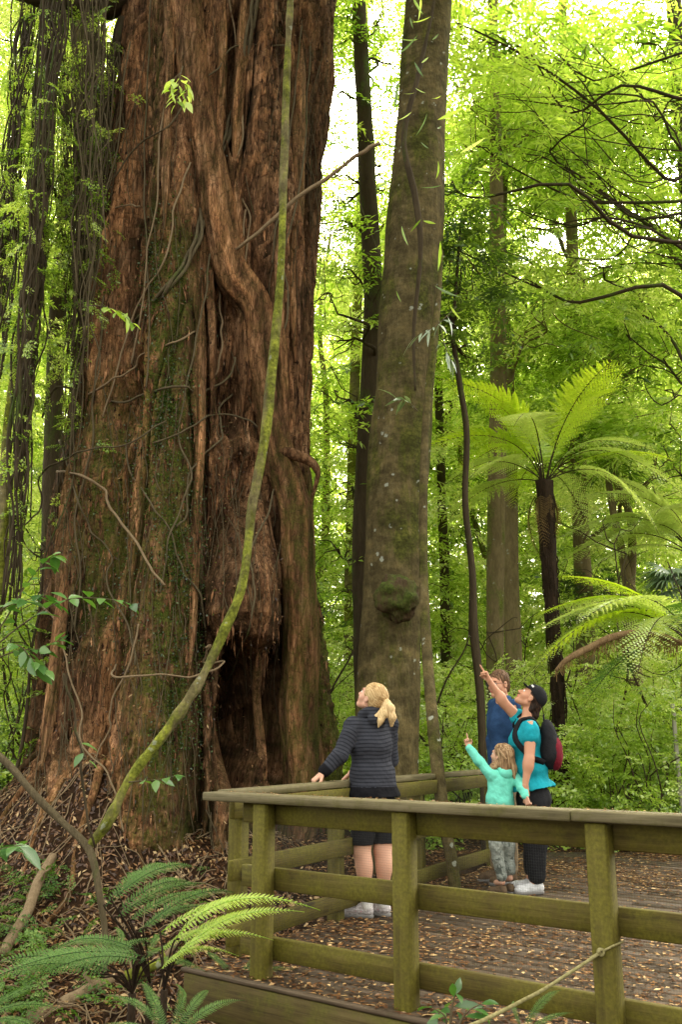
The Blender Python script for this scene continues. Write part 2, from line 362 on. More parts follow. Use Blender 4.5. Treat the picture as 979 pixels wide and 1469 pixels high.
def polydist(x, y, P):
    d = np.full(np.shape(x), 1e9); j = len(P) - 1
    for i in range(len(P)):
        a = np.array(P[j]); b = np.array(P[i]); ab = b - a
        t = np.clip(((x - a[0]) * ab[0] + (y - a[1]) * ab[1]) / (ab @ ab), 0, 1)
        d = np.minimum(d, np.hypot(x - a[0] - t * ab[0], y - a[1] - t * ab[1])); j = i
    return d
def H(x, y):
    x = np.asarray(x, float); y0 = np.asarray(y, float); y = y0 / KY
    z = -1.25 + 1.2 * sstep(4.6, 8.9, y)
    r = np.hypot(x - TREEC[0], y0 - TREEC[1])
    z = z + 1.15 * np.exp(-((np.maximum(r - 1.5, 0)) / 0.8) ** 2) * (1 - 0.65 * sstep(-3.0, -1.4, x) - 0.3 * sstep(-1.2, 0.2, x))
    p = np.stack([x, y, 0 * x], -1)
    z = z + 0.26 * fbm(p * 1.1, 4, 3) + 0.09 * fbm(p * 5, 3, 9)
    flat = sstep(0.6, 1.6, x) * sstep(6.6, 8.0, y)
    z = z * (1 - flat) + flat * (-0.035 + 0.02 * fbm(p * 2, 2, 5))
    hill = sstep(13, 45, y) * 5.5 + sstep(6, 22, np.abs(x)) * 2.5
    z = z + hill
    ins = inpoly(x, y0, DECK); pd = polydist(x, y0, DECK)
    near = np.where(ins, 1.0, 1 - sstep(0.0, 0.25, pd)) * (1 - sstep(7.8, 8.6, y))
    return np.where(near > 0, z * (1 - near) + np.minimum(z, -0.45) * near, z)
def terrain():
    xs = np.concatenate([np.linspace(-70, -5.2, 50), np.linspace(-5, 5, 220), np.linspace(5.2, 70, 50)])
    ys = np.concatenate([np.linspace(-14, 1.9, 16), np.linspace(2, 14, 260), np.linspace(14.2, 130, 90)])
    X, Y = np.meshgrid(xs, ys, indexing='xy'); Z = H(X, Y)
    V = np.stack([X, Y, Z], -1).reshape(-1, 3); nx = len(xs)
    i = np.arange(len(ys) - 1)[:, None]; j = np.arange(nx - 1)[None]
    F = np.stack([i * nx + j, i * nx + j + 1, (i + 1) * nx + j + 1, (i + 1) * nx + j], -1).reshape(-1, 4)
    o = obj('ground', new_mesh('ground', V, [F], None, [M_soil], smooth=True)); tag(o, 'brown forest floor rising towards the foot of the giant tree', 'ground', kind='structure')
terrain()
# ------------------------------------------------------------------ viewing platform
def frame(o2, d2, z=0.0):
    """world matrix with local X along d2 and local Z up"""
    M = np.eye(4); d = np.array([d2[0], d2[1], 0.0]); M[:3, 0] = d; M[:3, 1] = [-d[1], d[0], 0]; M[:3, 3] = [o2[0], o2[1], z]; return M
ANG1 = math.atan2(D1[1], D1[0]); ANG2 = math.atan2(D2[1], D2[0])
plat = thing('viewing_platform', 'dark timber viewing platform under the visitors, littered with brown leaves', 'platform', (A1[0], A1[1], 0))
def deck_boards():
    mb = MB(); w_, gap, L = 0.138, 0.005, 14
    Pl = np.array([[(p - A1) @ D1, (p - A1) @ (-N1)] for p in DECK])
    def cross(v):
        xs = []
        for i in range(len(Pl)):
            a, b = Pl[i - 1], Pl[i]
            if (a[1] > v) != (b[1] > v): xs.append(a[0] + (v - a[1]) / (b[1] - a[1]) * (b[0] - a[0]))
        return (min(xs), max(xs)) if len(xs) >= 2 else None
    v0 = Pl[:, 1].min() + 0.003
    v = v0
    while v < Pl[:, 1].max() - w_:
        a = cross(v); b = cross(v + w_)
        if a and b:
            cuts = [0.0] + sorted(rs.uniform(0.2, 0.8, 1).tolist()) + [1.0]
            for q in range(len(cuts) - 1):
                f0, f1 = cuts[q], cuts[q + 1]; g = 0.002
                def pt(f, e, s): lo, hi = e; lo2 = min(hi, 12); return lo + (lo2 - lo) * f + s * g
                z1 = rs.uniform(-0.001, 0.001); z0 = -0.035
                x0a, x1a, x0b, x1b = pt(f0, a, 1), pt(f1, a, -1), pt(f0, b, 1), pt(f1, b, -1)
                P = np.array([[x0a, v, z0], [x1a, v, z0], [x0b, v + w_, z0], [x1b, v + w_, z0], [x0a, v, z1], [x1a, v, z1], [x0b, v + w_, z1], [x1b, v + w_, z1]])
                mb.add(P, np.array([[0, 2, 3, 1], [4, 5, 7, 6], [0, 1, 5, 4], [2, 6, 7, 3], [0, 4, 6, 2], [1, 3, 7, 5]]), rs.rand())
        v += w_ + gap
    me = mb.mesh('decking', [M_deckw])
    o = obj('decking', me, plat); o.rotation_euler = (0, 0, ANG1)
    return o
deck_boards()
def board(name, root, p, d2, x0, x1, y0, y1, z0, z1, mat, bev=0.004, label=None):
    """board with its grain along local X; p origin, d2 direction"""
    mb = MB(); mb.box((x0, y0, z0), (x1, y1, z1), bev=bev)
    o = obj(name, mb.mesh(name, [mat]), root, label=label)
    loc = np.array([p[0], p[1], 0.0]) - np.array(root.location); o.location = loc; o.rotation_euler = (0, 0, math.atan2(d2[1], d2[0])); return o
# local y axis of direction D1 is (-D1y, D1x) = -N1 (away from the camera)
board('fascia', plat, A1, D1, -0.02, 9.0, -0.150, -0.104, -0.225, -0.012, M_fascia)
board('edge_strip', plat, A1, D1, -0.05, 2.2, -0.150, -0.104, -0.008, 0.012, M_deckw)
board('fascia', plat, A1, D2, 0.0, 4.6, 0.03, 0.075, -0.22, -0.037, M_fascia)
for k in range(5): board('joist', plat, A1 + D2 * (0.15 + 0.6 * k), D1, 0.02, 5.5, 0.03, 0.08, -0.235, -0.037, M_under)
for (dx, dy) in ((0.62, 0.25), (2.0, 0.25), (1.2, 1.1), (3.2, 0.3), (2.4, 1.3)):
    p = A1 + D1 * dx - N1 * dy; mb = MB(); mb.box((-0.06, -0.06, -1.6), (0.06, 0.06, -0.235))
    o = obj('support_post', mb.mesh('support_post', [M_under]), plat); o.location = (p[0] - A1[0], p[1] - A1[1], 0); o.rotation_euler = (0, 0, ANG1)
def post(root, p, d2, w_=0.096, z0=-0.9, z1=0.918):
    mb = MB(); mb.box((-w_ / 2, -w_ / 2, z0), (w_ / 2, w_ / 2, z1), bev=0.006)
    o = obj('post', mb.mesh('post', [M_woodZ]), root); o.location = (p[0] - root.location[0], p[1] - root.location[1], 0); o.rotation_euler = (0, 0, math.atan2(d2[1], d2[0])); return o
def wire_mesh(root, p, d2, x0, x1, yy, z0=0.02, z1=0.9, sp=0.0125):
    mb = MB(); h = 0.0002
    for x in np.arange(x0, x1, sp): mb.box((x - h, yy - h, z0), (x + h, yy + h, z1), v=0.5)
    for z in np.arange(z0, z1, sp): mb.box((x0, yy + 0.0016 - h, z - h), (x1, yy + 0.0016 + h, z + h), v=0.5)
    o = obj('wire_mesh', mb.mesh('wire_mesh', [M_dark]), root); o.location = (p[0] - root.location[0], p[1] - root.location[1], 0); o.rotation_euler = (0, 0, math.atan2(d2[1], d2[0]))
rail1 = thing('railing', 'mossy timber railing across the front with flat top board, closest to the viewer', 'railing', (A1[0], A1[1], 0))
board('top_board', rail1, A1, D1, 0.0, 2.35, -0.075, 0.075, 0.920, 0.968, M_cap, 0.006)
board('top_board', rail1, A1, D1, 2.353, 5.2, -0.075, 0.075, 0.922, 0.969, M_cap, 0.006)
def pxs(px, zz=0.5, Yg=4.5):   # distance along rail 1 of a photo column
    best = None
    for s_ in np.arange(0, 5, 0.005):
        q = A1 + D1 * s_; P = np.array([q[0], q[1], zz]); u = 489.5 + FPX * P[0] / dep(P)
        if best is None or abs(u - px) < best[0]: best = (abs(u - px), s_)
    return best[1]
PS = [pxs(377), pxs(582), pxs(868)]
PS.append(PS[-1] * 2 - PS[-2])
for s_ in PS: post(rail1, A1 + D1 * s_ + N1 * 0.0, D1)
for (z0, z1) in ((0.800, 0.917), (0.448, 0.566), (0.085, 0.200)):
    board('rail', rail1, A1, D1, PS[0] - 0.22, (PS[0] + PS[1]) / 2 + 1.2 if False else 5.2, 0.051, 0.093, z0, z1, M_woodX, 0.005)
wire_mesh(rail1, A1, D1, PS[0] - 0.05, 5.2, 0.0985)
L2 = float(np.linalg.norm(E2 - A1))
rail2 = thing('railing', 'weathered railing with wire netting running back beside the giant tree, behind the striped hoodie', 'railing', (E2[0], E2[1], 0))
board('top_board', rail2, A1, D2, 0.155, L2 + 0.1, -0.07, 0.07, 0.924, 0.970, M_cap, 0.006)
for s_ in (0.30, 1.55, 2.95, L2): post(rail2, A1 + D2 * s_ + N2 * 0.0, D2)
for (z0, z1) in ((0.802, 0.920), (0.448, 0.566), (0.085, 0.200)):
    board('rail', rail2, A1, D2, 0.12, L2 + 0.06, -0.092, -0.051, z0, z1, M_woodX, 0.005)
wire_mesh(rail2, A1, D2, 0.2, L2, -0.098)
for s_ in (2.1, 2.6, 3.3): # thin battens on the outside
    board('batten', rail2, A1 + D2 * s_, D2, 0, 0.03, 0.066, 0.09, 0.06, 0.80, M_woodZ, 0.002)
# ------------------------------------------------------------------ giant tree
def px_strand(pts):
    """pts: (py, px_left, px_right, Y_centre) -> arrays z, x, y, r ordered by z"""
    out = []
    for py, a, b, Y in pts:
        p = W((a + b) / 2, py, Y); r = (b - a) / 2 / FPX * dep(p); out.append((p[2], p[0], p[1], r))
    return np.array(sorted(out))
ST = {
 'core':  [(-300, 215, 455, 9.9), (0, 205, 460, 9.9), (200, 190, 445, 9.9), (400, 165, 430, 9.8), (600, 130, 430, 9.75), (800, 110, 435, 9.7), (1000, 90, 445, 9.7), (1300, 60, 460, 9.7)],
 'left':  [(-300, 185, 262, 9.35), (0, 182, 245, 9.3), (200, 160, 235, 9.2), (400, 135, 220, 9.1), (600, 112, 210, 9.0), (800, 88, 205, 8.95), (950, 72, 205, 8.9), (1100, 55, 200, 8.8), (1300, 25, 205, 8.7)],
 'farleft': [(0, 186, 215, 9.8), (400, 132, 180, 9.8), (600, 100, 160, 9.8), (700, 80, 160, 9.7), (900, 58, 160, 9.5), (1100, 28, 140, 9.3), (1300, -10, 140, 9.1)],
 'mossy': [(-300, 225, 300, 9.0), (0, 215, 275, 8.95), (200, 213, 283, 8.85), (400, 207, 290, 8.75), (600, 200, 290, 8.6), (800, 182, 292, 8.5), (950, 170, 292, 8.45), (1100, 160, 285, 8.4), (1300, 130, 280, 8.3)],
 'mid':   [(-300, 300, 350, 9.2), (0, 290, 345, 9.2), (200, 290, 340, 9.25), (350, 300, 350, 9.35), (450, 320, 372, 9.4), (600, 335, 380, 9.4), (700, 330, 400, 9.2)],
 'right': [(-300, 350, 420, 9.0), (0, 338, 412, 9.0), (150, 342, 415, 9.0), (300, 350, 425, 9.0), (450, 372, 438, 9.05), (600, 380, 438, 9.1), (750, 385, 446, 9.1), (900, 392, 452, 9.1), (1000, 398, 450, 9.15), (1130, 400, 445, 9.2), (1300, 395, 445, 9.2)],
 'edge':  [(-300, 410, 490, 9.7), (0, 405, 484, 9.6), (120, 400, 480, 9.6), (250, 395, 455, 9.5), (400, 390, 448, 9.5), (560, 400, 446, 9.5), (640, 410, 441, 9.5), (700, 410, 440, 9.6)],
 'burr':  [(690, 345, 375, 8.95), (740, 318, 392, 8.85), (790, 298, 402, 8.72), (840, 290, 408, 8.58), (885, 294, 410, 8.50), (915, 308, 402, 8.52), (942, 330, 380, 8.7)],
 'flange': [(930, 286, 306, 8.6), (1000, 286, 320, 8.45), (1060, 288, 330, 8.4), (1120, 290, 338, 8.35), (1250, 290, 348, 8.3)],
 'rib':   [(925, 366, 384, 9.0), (1000, 368, 384, 9.05), (1130, 370, 388, 9.05), (1250, 370, 390, 9.05)],
 'buttress': [(640, 425, 446, 9.9), (720, 420, 452, 9.9), (800, 425, 460, 9.85), (900, 425, 468, 9.8), (1000, 425, 480, 9.75), (1090, 420, 490, 9.7), (1250, 415, 500, 9.6)],
}
STR = {k: px_strand(v) for k, v in ST.items()}
CX = np.array([px_strand([(py, a, b, 9.75)])[0][:3] for py, a, b in ((-300, 240, 450), (0, 230, 440), (400, 200, 420), (800, 170, 420), (1300, 160, 420))]); CX = CX[np.argsort(CX[:, 0])]
def giant_surface():
    zt = np.concatenate([np.linspace(-0.9, 6.0, 620), np.linspace(6.015, 14.0, 420), np.linspace(14.1, 18, 30)])
    # angles: theta measured so that -pi/2 faces the camera
    th = np.concatenate([np.linspace(-np.pi * 1.06, np.pi * 0.06, 720), np.linspace(np.pi * 0.06, np.pi * 0.94, 60)[1:-1]])
    TH, Z = np.meshgrid(th, zt); ox = np.interp(Z, CX[:, 0], CX[:, 1]); oy = np.full_like(Z, 9.75 * KY)
    # wobble of the vertical lines so that the folds are not ruler straight
    dx, dy = np.cos(TH), np.sin(TH)
    def layer(items, k=0.07):
        r = np.zeros_like(Z)
        for name in items:
            S = STR[name]; z = S[:, 0]
            cx = np.interp(Z, z, S[:, 1]) - ox; cy_ = np.interp(Z, z, S[:, 2]) - oy; rr = np.interp(Z, z, S[:, 3])
            fade = np.clip((Z - z[0]) / 0.25 + 1, 0, 1) * np.clip((z[-1] - Z) / 0.25 + 1, 0, 1) if name in ('burr', 'flange', 'rib', 'mid', 'edge', 'buttress', 'farleft') else 1.0
            wob = 0.05 * vn(np.stack([Z * 0.8, Z * 0 + sum(map(ord, name)) % 97 * 0.37, Z * 0], -1), 5)
            cx = cx + wob; rr = rr * (1 + 0.10 * vn(np.stack([Z * 1.3, Z * 0 + len(name) * 3.1, Z * 0], -1), 8))
            bdot = dx * cx + dy * cy_; disc = rr ** 2 - (cx ** 2 + cy_ ** 2) + bdot ** 2
            t = np.where(disc > 0, bdot + np.sqrt(np.maximum(disc, 0)), 0.0) * np.where(fade > 0.02, 1, 0)
            t = np.where(disc > 0, t, 0) ; t = t * (0.9 + 0.1 * fade)
            h = np.clip(0.5 + 0.5 * (t - r) / k, 0, 1); r = r * (1 - h) + t * h + k * h * (1 - h) * (np.minimum(t, r) > 0)
        return r
    r = layer(['core', 'farleft', 'left', 'mossy', 'mid', 'edge', 'buttress', 'right', 'rib', 'flange', 'burr'])
    base = np.maximum(r, 0.4)
    # the hollow under the burr, and the dark cleft above it
    P = np.stack([ox + dx * base, oy + dy * base, Z], -1)
    D = P[..., 1] * cP + (P[..., 2] - EYE) * sP; U = 489.5 + FPX * P[..., 0] / D
    V_ = 734.5 - FPX * ((P[..., 2] - EYE) * cP - P[..., 1] * sP) / D
    front = P[..., 1] < 9.9 * KY
    def hole(u0, v0, a, b, depth):
        q = ((U - u0) / a) ** 2 + ((V_ - v0) / b) ** 2 + 0.35 * fbm(np.stack([U * 0.03, V_ * 0.02, 0 * U], -1), 3, 4)
        return depth * (1 - sstep(0.55, 1.1, q)) * front
    base = base - hole(345, 1040, 38, 125, 1.0) - hole(405, 1040, 26, 110, 0.8) - hole(330, 520, 22, 110, 0.35) - hole(352, 690, 30, 50, 0.2) - hole(318, 330, 14, 160, 0.30) - hole(338, 120, 16, 110, 0.3)
    base = base - hole(292, 600, 9, 180, 0.25) - hole(205, 560, 7, 60, 0.12) - hole(422, 420, 8, 120, 0.15)
    # folds and fibre
    ar = TH * 1.8; q = np.stack([ar, Z, np.sin(Z * 0.35) * 0.4], -1)
    warp = fbm(q * np.array([0.9, 0.45, 1]), 3, 21) * 0.35
    f1 = fbm(np.stack([(ar + warp) * 3.0, Z * 0.35, 0 * Z], -1), 3, 1)
    f2 = fbm(np.stack([(ar + warp * 0.6) * 10, Z * 0.9, 0 * Z], -1), 3, 2)
    f3 = fbm(np.stack([(ar + warp * 0.4) * 32, Z * 3.0, 0 * Z], -1), 2, 3)
    # flaky plates
    u_ = ar * 13 + warp * 6; v_ = Z * 5.5 + 0.7 * fbm(np.stack([ar * 8, Z * 2, 0 * Z], -1), 2, 31)
    iu = np.floor(u_ + 0.35 * vn(np.stack([v_ * 0.7, u_ * 0, 0 * u_], -1), 6)); fv = v_ + 0.5 * (iu % 2) + _h(iu.astype(np.int64), iu.astype(np.int64) * 0, iu.astype(np.int64) * 0, 4)
    iv = np.floor(fv); cell = _h(iu.astype(np.int64), iv.astype(np.int64), iv.astype(np.int64) * 0, 12)
    pl = cell * 0.5 + 0.5; edge_ = np.abs(fv - iv - 0.5) * 2
    plmask = sstep(2.5, 4.5, Z) * (0.4 + 0.6 * sstep(-0.1, 0.25, fbm(np.stack([ar * 1.2, Z * 0.3, 0 * Z], -1), 2, 77)))
    rub = sstep(0.25, 0.6, 0.5 + 0.7 * fbm(np.stack([P[..., 0] * 1.2, P[..., 1] * 1.2, Z * 1.2], -1), 3, 55)) * (1 - sstep(2.2, 3.6, Z))
    f4 = fbm(np.stack([P[..., 0] * 9, P[..., 1] * 9, Z * 7], -1), 4, 66)
    disp = 0.10 * f1 + 0.055 * f2 + 0.020 * f3 + plmask * (0.022 * pl - 0.012 * (edge_ > 0.88)) + rub * 0.10 * f4
    ridg = -np.abs(fbm(np.stack([(ar + warp) * 5.5, Z * 0.55, 0 * Z], -1), 2, 14)); disp = disp + 0.10 * (ridg + 0.12)
    cleft = np.clip(0.08 - np.abs(vn(np.stack([(ar + warp) * 2.6, Z * 0.22, 0 * Z], -1), 15)), 0, 1) / 0.08; disp = disp - 0.09 * cleft
    rr = np.maximum(base + disp, 0.35)
    V3 = np.stack([ox + dx * rr, oy + dy * rr, Z], -1)
    v = np.clip(0.5 + 4.5 * disp + 0.22 * f4 + 0.22 * cell * plmask, 0, 1)  # painted crevice shade: sunken bark gets the darker tone
    # light and shade painted across the trunk: lit upper left, shaded right flank
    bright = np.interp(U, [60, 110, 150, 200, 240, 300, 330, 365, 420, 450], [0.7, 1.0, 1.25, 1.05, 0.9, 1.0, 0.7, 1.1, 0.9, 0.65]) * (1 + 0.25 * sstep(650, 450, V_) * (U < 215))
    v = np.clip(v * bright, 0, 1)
    m = (np.exp(-((U - 245 + (V_ - 600) * 0.02) / 30) ** 2) * sstep(250, 420, V_) * (1 - 0.3 * sstep(1050, 1150, V_)) + 0.75 * np.exp(-((U - 150) / 50) ** 2) * sstep(480, 650, V_) * (1 - sstep(850, 980, V_))
         + 0.9 * sstep(425, 445, U) * sstep(650, 720, V_) + 0.4 * np.exp(-((U - 190) / 20) ** 2) * sstep(900, 1000, V_) + 0.35 * np.exp(-((U - 222) / 8) ** 2)+0.2*sstep(1000,1250,V_))
    m = np.clip(m * 1.2 + 0.10, 0, 1) * front
    nth = len(th); i = np.arange(len(zt) - 1)[:, None]; j = np.arange(nth)[None]; j2 = (j + 1) % nth
    F = np.stack([i * nth + j, i * nth + j2, (i + 1) * nth + j2, (i + 1) * nth + j], -1).reshape(-1, 4)
    return V3.reshape(-1, 3), F, v.ravel(), m.ravel(), len(zt), nth
gt = thing('giant_tree', 'enormous old tree with fluted red-brown flaking bark and a hollow at its foot', 'tree', (TREEC[0], TREEC[1], -0.2))
gV, gF, gv, gm, gnz, gnt = giant_surface()
def shift(V, root): return V - np.array(root.location, float)[None]
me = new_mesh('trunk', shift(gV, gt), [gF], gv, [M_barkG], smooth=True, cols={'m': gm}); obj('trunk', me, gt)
print('giant', time.time() - T0)
# coarse copy for finding places on its surface
def coarse_bvh():
    G3 = gV.reshape(gnz, gnt, 3)[::6, :721:6]; a, b = G3.shape[:2]
    i = np.arange(a - 1)[:, None]; j = np.arange(b - 1)[None]
    F = np.stack([i * b + j, i * b + j + 1, (i + 1) * b + j + 1, (i + 1) * b + j], -1).reshape(-1, 4)
    return BVHTree.FromPolygons([tuple(p) for p in G3.reshape(-1, 3).tolist()], F.tolist())
BV = coarse_bvh(); EYEP = Vector((0, 0, EYE))
def onto(px, py, off=0.03, Yd=9.3):
    d = Vector(W(px, py, 9.0)) - EYEP; d.normalize(); h, n, _, _ = BV.ray_cast(EYEP, d)
    if h is None: return np.array(W(px, py, Yd)), np.array([0, -1.0, 0])
    n = np.array(n)
    if n[1] > 0: n = -n
    return np.array(h) + n * off, n
# diagonal stem fused into the trunk (red-brown, then mossy)
def px_tube(pts, off_y=0.0):
    """pts (px, py, width_px, Y)"""
    P = []; r = []
    for px, py, wd, Y in pts:
        p = W(px, py, Y); P.append(p); r.append(wd / 2 / FPX * dep(p))
    return np.array(P), np.array(r)
def on_tube(pts, off=0.0):
    P = []; r = []
    for px, py, wd in pts:
        p, n = onto(px, py, 0); rad = wd / 2 / FPX * dep(p); P.append(p + n * (rad * 0.35 + off)); r.append(rad)
    P = np.array(P); 
    for _ in range(2): P[1:-1, 1] = (P[:-2, 1] + P[1:-1, 1] + P[2:, 1]) / 3
    return P, np.array(r)
def fluted(mb, P, r, sub=14, k=40, seed=0, taper=False):
    P, r = spline(P, r, sub); n0 = mb.n
    if taper:
        tt = np.linspace(0, 1, len(r)); r = r * np.clip(np.minimum(tt, 1 - tt) / 0.16, 0.12, 1) ** 0.7
    mb.tube(P, r, k, 0.5, caps=False)
    V = mb.V[-1].reshape(len(P), k, 3); C = P[:, None]; D = V - C; L = np.linalg.norm(D, axis=2, keepdims=True)
    a = np.linspace(0, 1, k, endpoint=False)[None] * 6.28; s_ = np.cumsum(np.r_[0, np.linalg.norm(np.diff(P, axis=0), axis=1)])[:, None]
    q = np.stack([np.cos(a) * 2.2 + 0 * s_, np.sin(a) * 2.2 + 0 * s_, s_ * 0.8 + 0 * a], -1)
    f = fbm(q, 3, seed) + 0.5 * fbm(q * np.array([3, 3, 2]), 2, seed + 3)
    mb.V[-1] = (C + D * (1 + 0.30 * f[..., None])).reshape(-1, 3).astype(np.float32); mb.v[-1] = np.clip(0.6 + 0.8 * f, 0.15, 1).ravel().astype(np.float32)
mb = MB()
P, r = on_tube([(258, -120, 42), (266, 0, 42), (274, 90, 44), (290, 180, 46), (300, 260, 48), (314, 330, 50), (335, 395, 50), (360, 450, 48), (378, 520, 44), (392, 590, 42), (405, 660, 44), (420, 740, 46), (428, 830, 46), (430, 930, 50), (432, 1020, 54), (428, 1120, 58), (420, 1200, 60)])
fluted(mb, P, r, seed=3)
me = mb.mesh('stem', [M_barkG], True); a = me.attributes.new('m', 'FLOAT', 'POINT')
zz = mb.V[0][:, 2]; a.data.foreach_set('value', np.clip(0.2 + 0.4 * (1 - sstep(3.5, 6, zz)), 0, 1).astype(np.float32))
o = part('fused_stem', me, None, gt, label='diagonal stem grown into the trunk')
# vertical ribs of bark
mb = MB()
for pts, sd in (([(322, 0, 14), (318, 120, 14), (312, 220, 12), (318, 330, 10)], 4), ([(352, -50, 20), (352, 60, 20), (346, 160, 18), (338, 250, 14), (344, 330, 12), (358, 400, 10)], 5),
                ([(240, -40, 15), (244, 80, 13), (240, 200, 12), (236, 330, 12)], 6), ([(290, 400, 14), (286, 520, 16), (284, 640, 16), (280, 760, 14), (276, 880, 14), (272, 960, 14)], 7),
                ([(300, 965, 16), (310, 1040, 22), (322, 1110, 28), (330, 1180, 30)], 8), ([(400, 300, 14), (402, 420, 16), (408, 540, 14), (414, 640, 14)], 9),
                ([(105, 700, 14), (98, 800, 16), (90, 900, 18), (80, 1000, 18), (62, 1100, 20)], 10), ([(430, 60, 22), (428, 160, 22), (424, 280, 20), (420, 400, 18), (424, 520, 14)], 11),
                ([(372, 930, 12), (374, 1000, 12), (378, 1060, 14), (380, 1120, 14)], 12)):
    P, r = on_tube(pts, -0.01); fluted(mb, P, r, 12, 24, sd, True)
me = mb.mesh('ribs', [M_barkG], True); a = me.attributes.new('m', 'FLOAT', 'POINT'); a.data.foreach_set('value', np.full(len(me.vertices), 0.25, np.float32))
part('bark_ribs', me, None, gt)
# long bark strips and caught litter standing off the surface
def rand_basis(n, rng): 
    a = rng.normal(size=(n, 3)); a /= np.linalg.norm(a, axis=1, keepdims=True); b = rng.normal(size=(n, 3)); b -= a * (a * b).sum(1, keepdims=True); b /= np.linalg.norm(b, axis=1, keepdims=True); return a, b
def leaves(mb, C, A, B, L, Wd, v, bend=0.15):
    """leaf quads pairs: C base, A direction, B side; six vertices, folded along the midrib"""
    n = len(C); L = np.broadcast_to(L, (n,))[:, None]; Wd = np.broadcast_to(Wd, (n,))[:, None]; N = np.cross(A, B)
    mid = C + A * L * 0.5 - N * L * bend * 0.3; tip = C + A * L - N * L * bend
    l1 = C + A * L * 0.45 + B * Wd / 2 + N * Wd * 0.12; r1 = C + A * L * 0.45 - B * Wd / 2 + N * Wd * 0.12
    V = np.stack([C, l1, tip, r1, mid], 1).reshape(-1, 3); i = np.arange(n)[:, None] * 5
    T = np.concatenate([i + [0, 4, 1], i + [1, 4, 2], i + [0, 3, 4], i + [3, 2, 4]])
    mb.add(V, T, np.repeat(np.broadcast_to(v, (n,)), 5))
def tree_points(n, u0, u1, v0, v1, rng, keep=None):
    out = []; nn = []
    G3 = gV.reshape(gnz, gnt, 3)
    while len(out) < n:
        i = rng.randint(2, gnz - 35, 4000); j = rng.randint(2, 716, 4000); p = G3[i, j]; D = p[:, 1] * cP + (p[:, 2] - EYE) * sP
        U = 489.5 + FPX * p[:, 0] / D; V = 734.5 - FPX * ((p[:, 2] - EYE) * cP - p[:, 1] * sP) / D
        nrm = np.cross(G3[i, j + 1] - G3[i, j - 1], G3[i + 1, j] - G3[i - 1, j]); nrm /= np.linalg.norm(nrm, axis=1, keepdims=True) + 1e-9
        ok = (U > u0) & (U < u1) & (V > v0) & (V < v1) & ((nrm * (np.array([0, 0, EYE]) - p)).sum(1) > 0)
        if keep is not None: ok &= keep(U, V, rng.rand(len(U)))
        out += list(p[ok]); nn += list(nrm[ok])
    return np.array(out[:n]), np.array(nn[:n])
rng = np.random.RandomState(11)
mb = MB(); p, n = tree_points(4200, 100, 480, 0, 1200, rng)
A = np.array([[0, 0, -1.0]]) + n * rng.uniform(0, 0.25, (len(p), 1)) + rng.normal(size=(len(p), 3)) * 0.08; A /= np.linalg.norm(A, axis=1, keepdims=True); B = np.cross(A, n); B /= np.linalg.norm(B, axis=1, keepdims=True)
leaves(mb, p + n * 0.008, A, B, rng.uniform(0.05, 0.30, len(p)) ** 1.1, rng.uniform(0.012, 0.04, len(p)), rng.rand(len(p)) * 0.9, -0.12)
me = mb.mesh('bark_flakes', [M_barkG]); a = me.attributes.new('m', 'FLOAT', 'POINT'); a.data.foreach_set('value', np.zeros(len(me.vertices), np.float32)); part('bark_flakes', me, None, gt)
# litter caught on ledges, thicker low down
mb = MB()
for n_, box in ((3800, (40, 470, 880, 1330)), (1500, (290, 440, 600, 950)), (900, (60, 470, 300, 900)), (500, (400, 490, 0, 420)), (700, (30, 130, 680, 1300))):
    p, n = tree_points(n_, *box, rng); a, b = rand_basis(n_, rng); a[:, 2] -= 0.4; a /= np.linalg.norm(a, axis=1, keepdims=True); b = np.cross(a, b); b /= np.linalg.norm(b, axis=1, keepdims=True)
    leaves(mb, p + n * 0.012, a, b, rng.uniform(0.02, 0.065, n_), rng.uniform(0.008, 0.022, n_), rng.rand(n_) ** 1.5 * 0.95)
part('caught_leaves', mb, [M_litter], gt)
# small round-leaved creeper on the mossy column
mb = MB()
def kp(U, V, r_):
    q = fbm(np.stack([U * 0.02, V * 0.010, 0 * U], -1), 3, 40)
    return r_ < (np.exp(-((U - 243) / 26) ** 2) * sstep(250, 420, V) * (0.35 + 1.3 * (q > -0.02)) + 0.5 * np.exp(-((U - 285) / 8) ** 2) * sstep(500, 640, V) + 0.16 * np.exp(-((U - 150) / 40) ** 2) * sstep(550, 650, V) * (1 - sstep(860, 950, V)) + 0.02)
p, n = tree_points(8000, 90, 330, 200, 1120, rng, kp)
a, b = rand_basis(len(p), rng); a = a * 0.7 + n * 0.5; a /= np.linalg.norm(a, axis=1, keepdims=True); b = np.cross(a, b); b /= np.linalg.norm(b, axis=1, keepdims=True)
leaves(mb, p + n * rng.uniform(0.005, 0.05, (len(p), 1)), a, b, rng.uniform(0.018, 0.038, len(p)), rng.uniform(0.014, 0.028, len(p)), rng.rand(len(p)))
o = part('creeper_leaves', mb, [M_leafD], gt)
# roots spreading from the foot
mb = MB()
rt = np.random.RandomState(5)
for k in range(20):
    an = rt.uniform(-2.9, -0.9); c = TREEC + np.array([math.cos(an), math.sin(an)]) * rt.uniform(1.5, 1.7); d = np.array([math.cos(an), math.sin(an)]) + rt.normal(size=2) * 0.35
    P = []; L = rt.uniform(0.5, 1.5)
    for s_ in np.linspace(0, 1, 8):
        q = c + d * (s_ * L - 0.2) + rt.normal(size=2) * 0.05; P.append([q[0], q[1], float(H(q[0], q[1])) + 0.20 * (1 - s_) ** 2 - 0.05 * s_ + rt.uniform(-0.05, 0.03)])
    mb.tube(P, np.linspace(rt.uniform(0.03, 0.10), 0.012, 8), 8, rt.rand(), sub=4, rough=0.25, seed=k)
me = mb.mesh('roots', [M_barkG], True); a = me.attributes.new('m', 'FLOAT', 'POINT'); a.data.foreach_set('value', np.full(len(me.vertices), 0.3, np.float32)); part('roots', me, None, gt)
